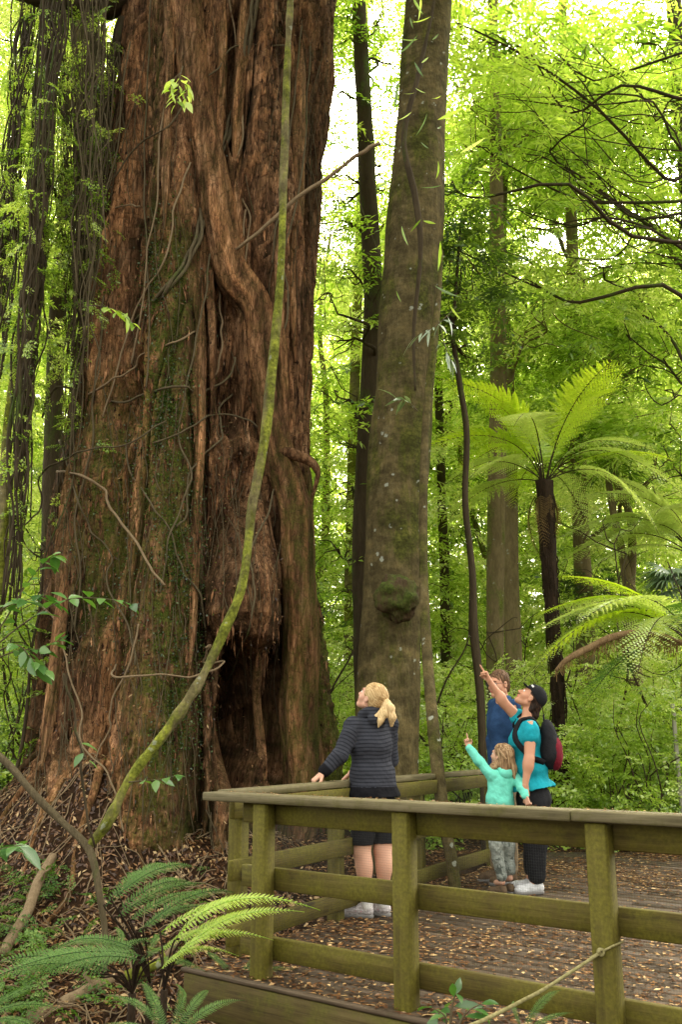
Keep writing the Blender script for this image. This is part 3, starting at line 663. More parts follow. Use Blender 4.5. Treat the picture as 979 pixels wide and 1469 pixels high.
# broken side branch curling from the right flank
mb = MB(); P, r = px_tube([(385, 652, 14, 8.9), (410, 650, 16, 8.75), (432, 655, 15, 8.7), (448, 664, 12, 8.7), (456, 680, 8, 8.75), (452, 700, 6, 8.8), (446, 722, 4, 8.9), (440, 745, 4, 9.0)])
mb.tube(P, r, 12, 0.5, sub=6, rough=0.25); me = mb.mesh('snag', [M_barkG], True); a = me.attributes.new('m', 'FLOAT', 'POINT'); a.data.foreach_set('value', np.full(len(me.vertices), 0.1, np.float32)); part('broken_branch', me, None, gt)
# top left limb
mb = MB()
for pts in ([(205, -60, 60, 9.3), (180, -20, 46, 9.2), (150, 6, 40, 9.1), (110, 8, 34, 9.0), (70, 0, 28, 8.9), (20, -14, 22, 8.8), (-40, -30, 20, 8.7)],
            [(178, 30, 20, 9.2), (168, 60, 18, 9.2), (158, 110, 15, 9.3), (150, 190, 13, 9.4), (140, 300, 12, 9.6), (128, 420, 10, 9.8)]):
    P, r = px_tube(pts); mb.tube(P, r, 14, 0.5, sub=6, rough=0.2)
part('limb', mb, [M_barkD], gt, True)
# ------------------------------------------------------------------ lianas and vines
li = thing('liana', 'thick mossy pale liana slanting in front of the giant trunk down to the leaf litter', 'liana', W(130, 1215, 6.6))
mb = MB(); P, r = px_tube([(420, -80, 11, 7.2), (416, 0, 11, 7.2), (410, 120, 12, 7.2), (407, 260, 12, 7.2), (402, 400, 13, 7.15), (391, 520, 14, 7.1), (381, 630, 17, 7.05), (362, 750, 17, 7.0), (342, 850, 18, 6.9), (318, 920, 18, 6.85), (282, 985, 17, 6.8), (240, 1050, 17, 6.75), (195, 1105, 16, 6.7), (160, 1160, 16, 6.65), (128, 1212, 17, 6.6)])
P, r = spline(P, r * 0.80, 10); P = P + 0.028 * np.stack([vn(np.stack([np.arange(len(P)) * 0.09, np.full(len(P), k * 5.5), np.zeros(len(P))], -1), 3) for k in range(3)], -1); r = r * (1 + 0.22 * vn(np.stack([np.arange(len(P)) * 0.33, np.zeros(len(P)), np.zeros(len(P))], -1), 8)); mb.tube(P, r, 20, 0.5, sub=3, rough=0.30, seed=2); part('stem', mb, [M_barkL], li, True)
mb = MB(); P, r = px_tube([(-30, 1060, 12, 6.9), (10, 1095, 13, 6.8), (50, 1140, 14, 6.7), (90, 1180, 14, 6.65), (122, 1212, 15, 6.6), (134, 1240, 15, 6.55), (142, 1285, 13, 6.5), (150, 1340, 12, 6.5), (150, 1400, 12, 6.45)])
mb.tube(P, r * 0.72, 14, 0.5, sub=12, rough=0.28, seed=5); part('side_stem', mb, [M_vine], li, True)
def vine(label, pts, wd, mat=M_vine, on=True, off=0.05, Y=None, group=None, tw=False, seed=0, name='vine'):
    P = []; rr = []
    for i, (px, py) in enumerate(pts):
        p = onto(px, py, off)[0] if on else W(px, py, Y if np.isscalar(Y) else Y[i]); P.append(p); rr.append(wd / 2 / FPX * dep(p))
    P = np.array(P)
    if on:
        for _ in range(2): P[1:-1, 1] = np.minimum(P[1:-1, 1], (P[:-2, 1] + P[1:-1, 1] + P[2:, 1]) / 3)
    mb = MB(); g = np.random.RandomState(seed + 50)
    Q, r2 = spline(P, np.array(rr), 8); Q = Q + 0.02 * np.stack([vn(np.stack([np.arange(len(Q)) * 0.35, np.full(len(Q), k * 7.3 + seed), np.zeros(len(Q))], -1), 3) for k in range(3)], -1)
    if tw:
        t = np.linspace(0, len(Q) * 0.35, len(Q))
        for k in range(3):
            O = np.stack([np.cos(t + k * 2.1), 0.6 * np.sin(t + k * 2.1), 0 * t], -1) * r2[:, None] * 1.1; mb.tube(Q + O, r2 * 0.62, 6, g.rand(), rough=0.1)
    else: mb.tube(Q, r2 * 0.62, 7, g.rand(), rough=0.2, seed=seed)
    me = mb.mesh(name, [mat], True); c = Q[-1]; o = obj(name, me); 
    o.data.transform(Matrix.Translation((-c[0], -c[1], -c[2]))); o.location = c.tolist(); tag(o, label, 'vine', group)
    return o
VG = 'vines on the giant tree'
vine('rope of twisted vines crossing the giant trunk from top centre to lower left', [(372, -20), (362, 40), (350, 110), (338, 170), (318, 230), (296, 300), (275, 360), (240, 420), (200, 465)], 8, tw=True, group=VG, seed=1)
vine('thin dark vine arching from the top of the trunk down to its left edge', [(398, 70), (350, 78), (310, 110), (270, 145), (240, 190), (200, 225), (165, 270), (120, 310), (80, 350), (60, 385)], 4, on=True, off=0.12, group=VG, seed=2)
vine('brown straight branch leaning against the upper right of the trunk', [(340, 358), (380, 325), (420, 290), (470, 255), (510, 225), (545, 205)], 9, M_vineP, on=False, Y=[8.5, 8.4, 8.35, 8.3, 8.3, 8.3], seed=3)
vine('slack grey vine looping over the middle of the trunk', [(60, 600), (110, 585), (170, 580), (220, 562), (262, 560), (300, 575), (330, 545), (345, 515)], 5, group=VG, off=0.08, seed=4)
vine('thin vine drooping from the mossy column to the broken side branch', [(230, 640), (262, 620), (290, 605), (312, 598), (345, 602), (378, 620), (400, 640), (430, 656)], 4, group=VG, off=0.1, seed=5)
vine('pale bare vine curving down the left of the trunk to its middle', [(88, 680), (120, 685), (150, 705), (175, 740), (198, 775), (220, 815), (235, 840)], 6, M_vineP, group=VG, off=0.1, seed=6)
vine('pale vine loop around the mossy liana below the burr', [(160, 955), (190, 975), (230, 975), (270, 965), (310, 955), (325, 940), (318, 925), (305, 918)], 5, M_vineP, group=VG, off=0.25, seed=7)
vine('thin straight twig sticking out left across the orange bark', [(115, 308), (150, 306), (185, 303), (212, 300)], 4, M_vineP, group=VG, off=0.12, seed=8)
vine('thin stem with few leaves rising in front of the trunk foot on the left', [(135, 1215), (120, 1130), (112, 1060), (100, 1000), (88, 965)], 6, M_barkD, on=False, Y=6.5, seed=9, name='leafy_sapling')
vine('dark thin vine hanging down the right edge of the trunk', [(430, 40), (425, 120), (412, 200), (400, 280), (396, 330), (392, 380)], 4, group=VG, seed=10)
vine('long fine vine running down the orange bark on the left', [(222, 0), (216, 120), (214, 240), (212, 360), (216, 470), (210, 560)], 4, group=VG, seed=11)
vine('thin vine sagging from the left edge at knee height of the tree', [(20, 760), (60, 735), (80, 700), (100, 668), (140, 650), (200, 640), (240, 615)], 4, group=VG, off=0.15, seed=12)
gq = np.random.RandomState(63)
for k, (u0, v0, u1, v1) in enumerate([(150, 420, 110, 900), (250, 60, 190, 520), (300, 380, 230, 860), (330, 0, 345, 380), (180, 640, 300, 900), (60, 860, 180, 1180), (250, 760, 330, 560), (130, 560, 290, 470), (400, 700, 330, 980), (205, 900, 120, 1200), (445, 60, 400, 520), (270, 240, 150, 600), (90, 640, 200, 960), (350, 300, 300, 560)]):
    t_ = np.linspace(0, 1, 7); vine('thin wiry vine clinging to the flaking bark of the giant trunk', [(u0 + (u1 - u0) * a + gq.normal() * 10 * math.sin(3.14 * a), v0 + (v1 - v0) * a + gq.normal() * 6) for a in t_], 4.5, [M_vine, M_vineP][k % 2], group='thin wiry vines on the giant trunk', off=0.05, seed=30 + k, name='wiry_vine')
# tangle of fine hanging fibres on trunk (one part)
mb = MB()
for k in range(300):
    reg = [(395, 485, 0, 420), (120, 330, 0, 700), (150, 300, 500, 1000), (300, 440, 560, 940), (40, 130, 600, 1150), (60, 330, 950, 1200)][k % 6]
    u = rng.uniform(reg[0], reg[1]); v0 = rng.uniform(reg[2], reg[3]); L = rng.uniform(60, 220); pts = []
    sl = rng.normal() * 0.15
    for s_ in np.linspace(0, 1, 8): pts.append(onto(u + sl * L * s_ + rng.normal() * 3, v0 + L * s_, rng.uniform(0.01, 0.06))[0])
    pts = np.array(pts); pts[1:-1] = (pts[:-2] + pts[1:-1] + pts[2:]) / 3
    if np.abs(np.diff(pts[:, 1])).max() > 0.5: continue
    mb.tube(pts, rng.uniform(0.002, 0.006), 5, rng.rand(), sub=3)
part('hanging_fibres', mb, [M_vine], gt, True)
# ------------------------------------------------------------------ foliage
rv = np.random.RandomState(21)
def spray_proto(seed, lw=0.30, ll=0.17, nside=11, nl=6):
    g = np.random.RandomState(seed); mb = MB(); C = []; A = []
    for i in range(nside):
        t = (i + 0.5) / nside; y = t; sd = 1 if i % 2 else -1; L = 0.52 * (1 - 0.55 * t) * g.uniform(0.7, 1.1); an = sd * g.uniform(0.6, 1.0)
        d = np.array([math.cos(an), math.sin(an), g.normal() * 0.12]); b0 = np.array([t, 0, -0.12 * t * t + g.normal() * 0.02])
        for j in range(nl):
            q = (j + 0.6) / nl; s2 = 1 if j % 2 else -1; pa = an + s2 * g.uniform(0.4, 1.0)
            C.append(b0 + d * L * q + np.array([0, 0, -0.10 * q * q])); A.append([math.cos(pa), math.sin(pa), g.normal() * 0.3 - 0.15])
    C = np.array(C); A = np.array(A); A /= np.linalg.norm(A, axis=1, keepdims=True)
    Bv = np.cross(A, np.array([0, 0, 1.0]) + g.normal(size=A.shape) * 0.45); Bv /= np.linalg.norm(Bv, axis=1, keepdims=True)
    L = g.uniform(0.6, 1.15, len(C))[:, None] * ll
    V = np.stack([C, C + A * L * 0.45 + Bv * L * lw / 2, C + A * L + [0, 0, -0.02], C + A * L * 0.45 - Bv * L * lw / 2], 1)
    return V.reshape(-1, 3)
PROTO = [spray_proto(s) for s in range(6)]
PROTO_W = [spray_proto(s + 20, 0.55, 0.15, 10, 6) for s in range(6)]      # rounder leaves
PROTO_N = [spray_proto(s + 40, 0.20, 0.26, 9, 6) for s in range(6)]      # narrow leaves
def sprays(mb, P, yaw, pitch, roll, sc, v, protos=PROTO):
    n = len(P); k = rv.randint(0, len(protos), n)
    cyw, syw = np.cos(yaw), np.sin(yaw); cp_, sp_ = np.cos(pitch), np.sin(pitch); cr, sr = np.cos(roll), np.sin(roll)
    X = np.stack([cyw * cp_, syw * cp_, sp_], -1); Yv = np.stack([-syw, cyw, 0 * yaw], -1); Zv = np.cross(X, Yv)
    Y2 = Yv * cr[:, None] + Zv * sr[:, None]; Z2 = -Yv * sr[:, None] + Zv * cr[:, None]
    for j in range(len(protos)):
        m = k == j; c = int(m.sum())
        if not c: continue
        pr = protos[j]; s_ = sc[m][:, None, None]
        V = P[m][:, None] + s_ * (pr[None, :, 0:1] * X[m][:, None] + pr[None, :, 1:2] * Y2[m][:, None] + pr[None, :, 2:3] * Z2[m][:, None])
        F = np.arange(c * len(pr)).reshape(-1, 4); vv = np.repeat(np.clip(v[m][:, None] + rv.normal(size=(c, len(pr) // 4)) * 0.16, 0, 1), 4, axis=1)
        mb.add(V.reshape(-1, 3), F, vv.ravel())
def clump(mb, c, rad, n, sc, vbase=0.5, flat=0.55, protos=PROTO, droop=0.0):
    d = rv.normal(size=(n, 3)); d /= np.linalg.norm(d, axis=1, keepdims=True); r_ = rad * rv.uniform(0.15, 1.0, n) ** 0.6
    P = c + d * r_[:, None] * np.array([1, 1, flat]); yaw = np.arctan2(d[:, 1], d[:, 0]) + rv.normal(size=n) * 0.6
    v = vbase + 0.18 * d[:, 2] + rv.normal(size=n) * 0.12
    sprays(mb, P, yaw, rv.normal(size=n) * 0.25 - droop, rv.normal(size=n) * 0.35, sc * rv.uniform(0.7, 1.25, n), v, protos)
def wander(a, b, n, amp, g, sag=0.0):
    t = np.linspace(0, 1, n)[:, None]; L = np.linalg.norm(b - a); P = a + (b - a) * t
    off = np.cumsum(g.normal(size=(n, 3)) * amp * L / n, axis=0); off -= off[0] + (off[-1] - off[0]) * t
    P = P + off * 2.0; P[:, 2] += sag * L * (t[:, 0] - t[:, 0] ** 2) * 4
    return P
def make_tree(name, label, trunk, clumps, mat_b, mat_l, Y, cat='tree', group=None, sc=0.75, dens=26, crad=0.95, vb=0.5, protos=PROTO, limbs=0.75, extra=None, base_z=None, rough=0.06, twig=True, seed=0, k=20, trunkname='trunk', droop=0.0, limb_r=0.045):
    """trunk: [(px, py, width_px)] bottom to top at distance Y; clumps: world centres"""
    g = np.random.RandomState(seed + 900); P, r = px_tube([(a, b, c, Y if np.isscalar(Y) else Y[i]) for i, (a, b, c) in enumerate(trunk)])
    gz = float(H(P[0][0], P[0][1])) - 0.15
    if P[0][2] > gz: P = np.vstack([[P[0][0], P[0][1], gz], P]); r = np.r_[r[0] * 1.12, r]
    root = thing(name, label, cat, (P[0][0], P[0][1], P[0][2] + 0.15), group=group)
    mb = MB(); mb.tube(P, r, k, 0.5, sub=10, rough=rough, seed=seed); part(trunkname, mb, [mat_b], root, True)
    Q, qr = spline(P, r, 10)
    if len(clumps):
        cm = MB()
        for c, rad in clumps:
            c = np.array(c, float)
            if g.rand() < limbs:
                tz = c[2] - g.uniform(0.2, 0.8) * np.hypot(*(c[:2] - P[-1][:2])) ; i = int(np.argmin(np.abs(Q[:, 2] - tz))); a = Q[i]
                L = np.linalg.norm(c - a); r0 = min(qr[i] * 0.55, limb_r * (0.5 + 0.22 * L)); pts = wander(a, c, 9, 0.28, g, 0.04); lm = MB()
                lm.tube(pts, np.linspace(r0, 0.008, 9), 7, g.rand(), sub=3, caps=False)
                if twig:
                    for q in range(5):
                        s_ = pts[g.randint(3, 9)]; e = c + g.normal(size=3) * rad * 0.7; lm.tube(wander(s_, e, 6, 0.3, g), np.linspace(0.014, 0.004, 6), 5, g.rand(), sub=2, caps=False)
                part('limb', lm, [M_barkD if mat_b is not M_barkT else mat_b], root, True)
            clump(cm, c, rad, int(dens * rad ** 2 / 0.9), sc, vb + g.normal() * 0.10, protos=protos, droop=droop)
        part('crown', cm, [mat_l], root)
    if extra: extra(root)
    return root
def pc(*a):      # clump list from (px, py, Y, radius_px)
    out = []
    for px, py, Y, rp in a: p = W(px, py, Y); out.append((p, rp / FPX * dep(p)))
    return out
def rc(n, u0, u1, v0, v1, Y0, Y1, r0, r1, g, skip=()):
    """random clump centres in a band of the wood, leaving the gaps through which the sky shows"""
    out = []
    while len(out) < n:
        u, v, Y, r_ = g.uniform(u0, u1), g.uniform(v0, v1), g.uniform(Y0, Y1), g.uniform(r0, r1)
        p = W(u, v, Y); rp = r_ * FPX / dep(p)
        if any((abs(u - a) < c + rp * 0.75) and (abs(v - b) < d + rp * 0.6) for a, b, c, d in skip): continue
        if p[2] < 0.3 or p[2] > 21: continue
        out.append((p, r_))
    return out
GAPS = [(515, 165, 20, 70), (470, 310, 18, 22), (940, 15, 45, 22), (655, 505, 10, 18), (790, 345, 28, 20), (140, 215, 12, 30), (100, 600, 25, 40), (60, 660, 30, 30), (740, 325, 16, 16)]
g0 = np.random.RandomState(99)
# ---- the big smooth trunk with the burl
def smooth_extra(root):
    mb = MB(); 
    c = W(571, 858, 8.14); n_ = 48; a = np.linspace(0, 2 * np.pi, n_, endpoint=False); b = np.linspace(0.02, np.pi - 0.02, 28); Bt, At = np.meshgrid(b, a, indexing='ij')
    d = np.stack([np.sin(Bt) * np.cos(At), np.sin(Bt) * np.sin(At), np.cos(Bt)], -1)
    bl = 1 + 0.42 * fbm(d * 2.3 + 4, 3, 5) + 0.10 * fbm(d * 8, 2, 6); bl = bl + 0.12 * np.abs(vn(d * 3.2, 9))
    V = c + d * bl[..., None] * np.array([0.25, 0.21, 0.25]); nb = len(b)
    i = np.arange(nb - 1)[:, None]; j = np.arange(n_)[None]; j2 = (j + 1) % n_
    mb.add(V.reshape(-1, 3), np.stack([i * n_ + j, (i + 1) * n_ + j, (i + 1) * n_ + j2, i * n_ + j2], -1).reshape(-1, 4)); part('burl', mb, [M_moss], root, True)
M_moss = bark_mat('burl_moss', [(0.3, (0.04, 0.025, 0.012)), (0.7, (0.09, 0.06, 0.03))], moss=(0.055, 0.075, 0.012), moss_amt=0.74, sc=14, bump=1.0)
sm_cl = rc(16, 380, 760, -500, -120, 6.5, 11, 1.0, 1.5, g0)
make_tree('smooth_barked_tree', 'tall straight grey-brown trunk with a mossy burl, right of the giant tree', [(556, 1150, 92), (556, 1020, 90), (562, 900, 86), (567, 780, 86), (573, 660, 88), (583, 520, 84), (591, 400, 84), (600, 250, 76), (608, 120, 70), (615, 0, 66), (622, -150, 60), (628, -300, 50)], sm_cl, M_barkS, M_leafM, 8.6, dens=22, extra=smooth_extra, rough=0.05, k=56, seed=1)
# side stem grown beside it
make_tree('slender_tree', 'thin mossy lichen-spotted trunk leaning in front of the far railing', [(652, 1262, 18), (640, 1190, 18), (629, 1110, 19), (620, 1020, 17), (612, 920, 15), (608, 820, 13), (608, 700, 12), (612, 600, 11), (622, 500, 12), (630, 420, 8), (634, 360, 5)], [], M_barkS, M_leafM, [6.6, 6.65, 6.75, 7.0, 7.3, 7.5, 7.7, 7.9, 8.0, 8.1, 8.2], base_z=0, seed=2)
# ---- the wood behind, one by one
TG = 'slim trees of the sunlit wood'
T_ = make_tree
T_('ivy_clad_tree', 'dark ivy-clad trunk half hidden behind the burl tree, on its left', [(528, 1060, 34), (524, 900, 34), (522, 760, 32), (530, 600, 32), (536, 440, 28), (530, 300, 26), (522, 150, 22), (516, 20, 20), (510, -150, 16)],
   pc((478, 130, 12, 26), (455, 320, 12, 24), (482, 285, 12.4, 26), (550, 275, 12.4, 22), (518, 300, 12.6, 26), (540, 180, 13, 16), (478, 60, 12.5, 30), (455, 130, 12, 40), (560, 90, 12.5, 35), (468, 200, 12.2, 32), (540, 330, 12, 36), (455, 20, 12, 50), (500, 30, 12.4, 45), (490, 470, 12, 45), (495, 700, 12.5, 40), (480, 780, 12.5, 40), (500, 850, 12.6, 40), (495, 380, 11.5, 50), (470, 420, 11, 40), (480, 560, 11.5, 45), (540, 40, 12, 60), (480, 250, 12, 35), (470, 480, 12, 40), (500, 640, 12, 40), (545, 250, 12.5, 30), (470, 60, 12, 40)), M_barkD, M_leafM, 12, vb=0.55, seed=3)
T_('forest_tree', 'straight brown trunk above the man, forking high up', [(712, 1010, 27), (711, 860, 26), (713, 700, 26), (716, 520, 24), (714, 400, 22), (713, 300, 20), (711, 150, 16), (706, -50, 12), (700, -250, 9)],
   rc(15, 640, 860, -60, 480, 11, 14.5, 0.8, 1.3, g0, GAPS), M_barkT, M_leafF, 12.5, vb=0.55, group=TG, seed=4, k=24)
T_('forest_tree', 'second brown trunk close behind the straight one above the man', [(740, 1020, 24), (736, 900, 24), (733, 780, 22), (733, 640, 18), (728, 500, 15), (722, 380, 12), (724, 250, 10)],
   rc(9, 650, 800, 100, 560, 13, 16, 0.8, 1.2, g0, GAPS), M_barkT, M_leafM, 14.2, vb=0.5, sc=0.95, group=TG, seed=5)
def ivy_low(root):
    m = MB(); 
    for k in range(3): clump(m, W(842 + k * 4, 830 + 22 * k, 15.2), 0.55, 26, 0.45, 0.2)
    part('ivy', m, [M_leafD], root)
T_('forest_tree', 'trunk right of the tree fern crown with a dark skirt of ivy low down', [(842, 1010, 30), (840, 880, 28), (834, 760, 24), (830, 640, 22), (828, 520, 22), (824, 430, 20), (820, 300, 16), (812, 150, 13), (806, -50, 10)],
   rc(16, 740, 980, 60, 640, 12.5, 16, 0.8, 1.2, g0, GAPS), M_barkT, M_leafM, 15.5, vb=0.5, sc=1.0, protos=PROTO_N, group=TG, seed=6, extra=ivy_low)
T_('forked_tree', 'slender forked tree with two curving stems behind the palm', [(915, 1000, 20), (908, 900, 20), (903, 840, 18), (893, 790, 12), (882, 740, 11), (874, 690, 9), (868, 640, 8), (860, 580, 6)],
   rc(7, 820, 980, 380, 700, 13, 16, 0.7, 1.1, g0, GAPS), M_barkT, M_leafF, 14, vb=0.7, seed=7,
   extra=lambda root: part('fork', (lambda m: (m.tube(*px_tube([(905, 845, 14, 14), (908, 790, 12, 14), (905, 740, 11, 14), (885, 690, 10, 14), (880, 650, 8, 14)]), 10, 0.5, sub=6), m)[1])(MB()), [M_barkT], root, True))
T_('sapling', 'crooked dark sapling with a leafy dark head between burl trunk and brown trunk', [(694, 1110, 12), (690, 1000, 12), (680, 900, 13), (678, 820, 10), (668, 720, 9), (670, 620, 9), (660, 550, 8), (650, 480, 6), (654, 420, 5), (660, 340, 4)],
   pc((662, 320, 9, 28), (655, 370, 9, 36), (672, 420, 9.1, 38), (645, 455, 8.9, 34), (662, 500, 9, 28), (676, 365, 9.1, 28), (668, 290, 9.1, 20), (690, 450, 9, 24)), M_barkD, M_leafD, 9.0, sc=0.5, dens=150, vb=0.65, protos=PROTO_W, seed=8, k=10)
T_('forest_tree', 'gnarly dark-branched tree at the right edge of the photo', [(1040, 1000, 60), (1030, 800, 54), (1020, 650, 48), (1010, 500, 42), (1000, 350, 36), (985, 200, 28), (972, 60, 22), (960, -120, 16), (950, -300, 10)],
   pc((940, 360, 11.5, 50), (900, 300, 11, 48), (960, 430, 11.5, 50), (880, 380, 11, 40), (930, 240, 12, 55), (870, 220, 12, 50), (955, 560, 11.5, 48), (890, 590, 12, 34), (970, 320, 12, 50), (850, 290, 11.5, 36), (900, 480, 11.5, 45), (960, 660, 12, 34)), M_barkD, M_leafM, 12, dens=22, sc=0.78, vb=0.5, limbs=0.7, seed=9, limb_r=0.035)
T_('overhanging_tree', 'tree whose arching dark boughs fill the top right with feathery leaves', [(1230, 1000, 70), (1210, 700, 64), (1180, 400, 56), (1130, 150, 46), (1060, -60, 36), (990, -260, 26)],
   pc((960, 60, 11, 50), (930, 140, 11, 50), (960, 230, 11.5, 48), (610, 330, 10.6, 30), (740, 300, 10.8, 44), (850, 300, 11, 46), (700, 60, 10, 55), (760, 40, 10, 60), (820, 80, 10, 60), (870, 40, 10.5, 55), (720, 140, 10, 55), (790, 150, 10, 60), (850, 160, 10.5, 52), (690, 210, 10, 40), (750, 220, 10.3, 46), (660, 40, 9.8, 34), (905, 110, 11, 44), (670, 120, 10.2, 34), (810, -10, 10.4, 60), (900, 190, 11, 40), (650, 260, 9.8, 28), (820, 230, 10.6, 36)), M_barkD, M_leafM, 11, dens=24, sc=0.78, vb=0.62, limbs=0.8, seed=10, limb_r=0.026, protos=PROTO_N)
T_('forest_tree', 'pale thin trunk in the sky gap left of the burl tree', [(500, 1000, 16), (505, 700, 15), (514, 400, 14), (520, 250, 13), (522, 120, 12), (524, 0, 9), (524, -150, 7)],
   rc(5, 440, 600, -200, 60, 15, 19, 1.0, 1.5, g0, GAPS), M_barkL, M_leafF, 17, vb=0.6, group=TG, seed=11)
T_('forest_tree', 'grey trunk veiled by hanging vines, just left of the giant tree', [(150, 900, 54), (146, 740, 54), (140, 560, 50), (134, 380, 48), (128, 200, 46), (122, 60, 42), (116, -100, 36), (110, -300, 30)],
   rc(7, -40, 170, -260, 60, 11, 14, 0.9, 1.3, g0) , M_barkS, M_leafF, 11.2, vb=0.6, seed=12, k=28)
T_('forest_tree', 'thin pale trunk slanting up at the far left of the photo', [(2, 800, 14), (8, 640, 13), (22, 520, 12), (38, 380, 12), (48, 250, 11), (56, 120, 10), (62, -40, 9), (66, -250, 7)],
   rc(6, -60, 130, -100, 420, 11, 14, 0.7, 1.1, g0, GAPS), M_barkL, M_leafF, 9.5, vb=0.65, seed=13, k=12)
T_('forest_tree', 'dark far trunk showing between the smooth tree and the slender leaning one', [(640, 960, 14), (638, 820, 14), (634, 700, 13), (630, 560, 12), (628, 430, 10), (628, 300, 8)],
   rc(6, 560, 700, 330, 700, 17, 20, 1.0, 1.4, g0, GAPS), M_barkD, M_leafF, 18, vb=0.75, seed=14, k=10)
# slim stems in the undergrowth
SG = 'thin bare stems in the undergrowth'
for i in range(16):
    px = [664, 648, 760, 802, 872, 896, 930, 952, 486, 498, 775, 828, 856, 966, 20, 50][i]; Y = [11, 12, 12.5, 12, 10.8, 11.6, 10.4, 11.2, 12, 13, 15, 13.2, 12.4, 10.2, 9.0, 10][i]; g = np.random.RandomState(i)
    b = W(px, 1100, Y); b[2] = float(H(b[0], b[1])) - 0.05; hgt = g.uniform(2.2, 4.4); P = [b]
    for s_ in range(6): P.append(P[-1] + np.array([g.normal() * 0.14, g.normal() * 0.1, hgt / 6]))
    m = MB(); m.tube(np.array(P), np.linspace(0.028, 0.009, 7), 7, 0.5, sub=4)
    for q in range(5):
        s0 = P[g.randint(2, 7)]; m.tube(wander(s0, s0 + np.array([g.normal() * 0.6, g.normal() * 0.4, g.uniform(0.2, 0.9)]), 6, 0.3, g), np.linspace(0.012, 0.004, 6), 5, 0.5, sub=2, caps=False)
    rt_ = thing('thin_stem', 'thin bare branching stem rising out of the green undergrowth', 'sapling', b, group=SG); part('stem', m, [M_barkD], rt_, True)
# ---- far wood: one leafy mass far behind
def far_mass():
    m = MB(); g = np.random.RandomState(4); n = 0
    P = []; S = []; Vv = []
    while n < 10500:
        u, v, Y = g.uniform(-120, 1080, 3000), g.uniform(-350, 1010, 3000), g.uniform(19, 36, 3000)
        a = (u - 489.5) / FPX; b = -(v - 734.5) / FPX; t = Y / (cP - b * sP); p = np.stack([a * t, Y, EYE + (sP + b * cP) * t], -1)
        dens = 0.5 + 0.9 * fbm(p * np.array([0.22, 0.12, 0.28]), 3, 60); low = sstep(250, 650, v)
        ok = (dens > 0.46 - 0.42 * low) & (p[:, 2] > 0.2) & (p[:, 2] < 28)
        for ga in GAPS[:7]: ok &= ~((np.abs(u - ga[0]) < ga[2] + 14) & (np.abs(v - ga[1]) < ga[3] + 12))
        P.append(p[ok]); n += ok.sum()
    P = np.concatenate(P)[:10500]; n = len(P)
    vv = 0.60 + 1.15 * fbm(P * 0.45, 3, 61) + g.normal(size=n) * 0.15
    sprays(m, P, g.uniform(0, 6.28, n), g.normal(size=n) * 0.25 - 0.1, g.normal(size=n) * 0.35, g.uniform(0.9, 1.5, n) * P[:, 1] / 25, vv)
    o = obj('far_foliage', m.mesh('far_foliage', [M_leafF])); tag(o, 'sunlit yellow-green foliage of the wood far behind', 'foliage', kind='stuff')
far_mass()
def hill_wood():
    m = MB(); g = np.random.RandomState(44); n = 2600; Y = g.uniform(30, 44, n); u = g.uniform(-150, 1120, n); v = g.uniform(380, 1010, n); P = np.stack([(W(a, b, c)) for a, b, c in zip(u, v, Y)]); P = P[P[:, 2] > 1]; n = len(P)
    sprays(m, P, g.uniform(0, 6.28, n), g.normal(size=n) * 0.25 - 0.1, g.normal(size=n) * 0.35, g.uniform(2.4, 3.6, n), 0.8 + 0.4 * fbm(P * 0.3, 2, 9)); o = obj('hillside_foliage', m.mesh('hillside_foliage', [M_leafF])); tag(o, 'pale green wooded hillside closing the view', 'foliage', kind='stuff')
hill_wood()
def far_trunks():
    m = MB(); g = np.random.RandomState(8)
    for i in range(20):
        Y = g.uniform(24, 40); x = g.uniform(-0.38, 0.42) * Y; z = float(H(x, Y)) - 0.3; P = [[x + g.normal() * 0.1 * s_, Y, z + s_ * g.uniform(2.4, 3.0)] for s_ in range(7)]
        m.tube(np.array(P), np.linspace(g.uniform(0.08, 0.2), 0.05, 7), 8, 0.5, sub=4)
    o = obj('far_trunks', m.mesh('far_trunks', [M_barkT], True)); tag(o, 'crowd of distant trunks lost in the far wood', 'trees', kind='stuff')
far_trunks()
# ---- shrubs and undergrowth
def shrub(label, px, Y, hgt, rad, seed, mat=M_leafS, sc=0.38, n=120, vb=0.5, protos=PROTO_W, group=None, py=None, name='shrub'):
    g = np.random.RandomState(seed); b = W(px, 1050, Y); b[2] = float(H(b[0], b[1])); rt_ = thing(name, label, 'shrub', b, group=group); cm = MB()
    for q in range(8):
        lm = MB()
        e = b + np.array([g.normal() * rad * 0.5, g.normal() * rad * 0.35, hgt * g.uniform(0.5, 1.0)]); lm.tube(wander(b + np.array([g.normal() * 0.1, g.normal() * 0.1, -0.05]), e, 7, 0.2, g), np.linspace(0.016, 0.004, 7), 5, 0.5, sub=3, caps=False); part('stem', lm, [M_barkD], rt_, True)
    P = b + np.stack([g.normal(size=n) * rad * 0.5, g.normal(size=n) * rad * 0.35, hgt * g.uniform(0.05, 1, n)], -1)
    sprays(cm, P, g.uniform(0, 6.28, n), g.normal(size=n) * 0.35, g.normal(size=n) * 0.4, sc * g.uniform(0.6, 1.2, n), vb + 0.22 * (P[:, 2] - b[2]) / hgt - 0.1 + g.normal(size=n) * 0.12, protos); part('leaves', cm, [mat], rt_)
UG = 'leafy bushes behind the platform'
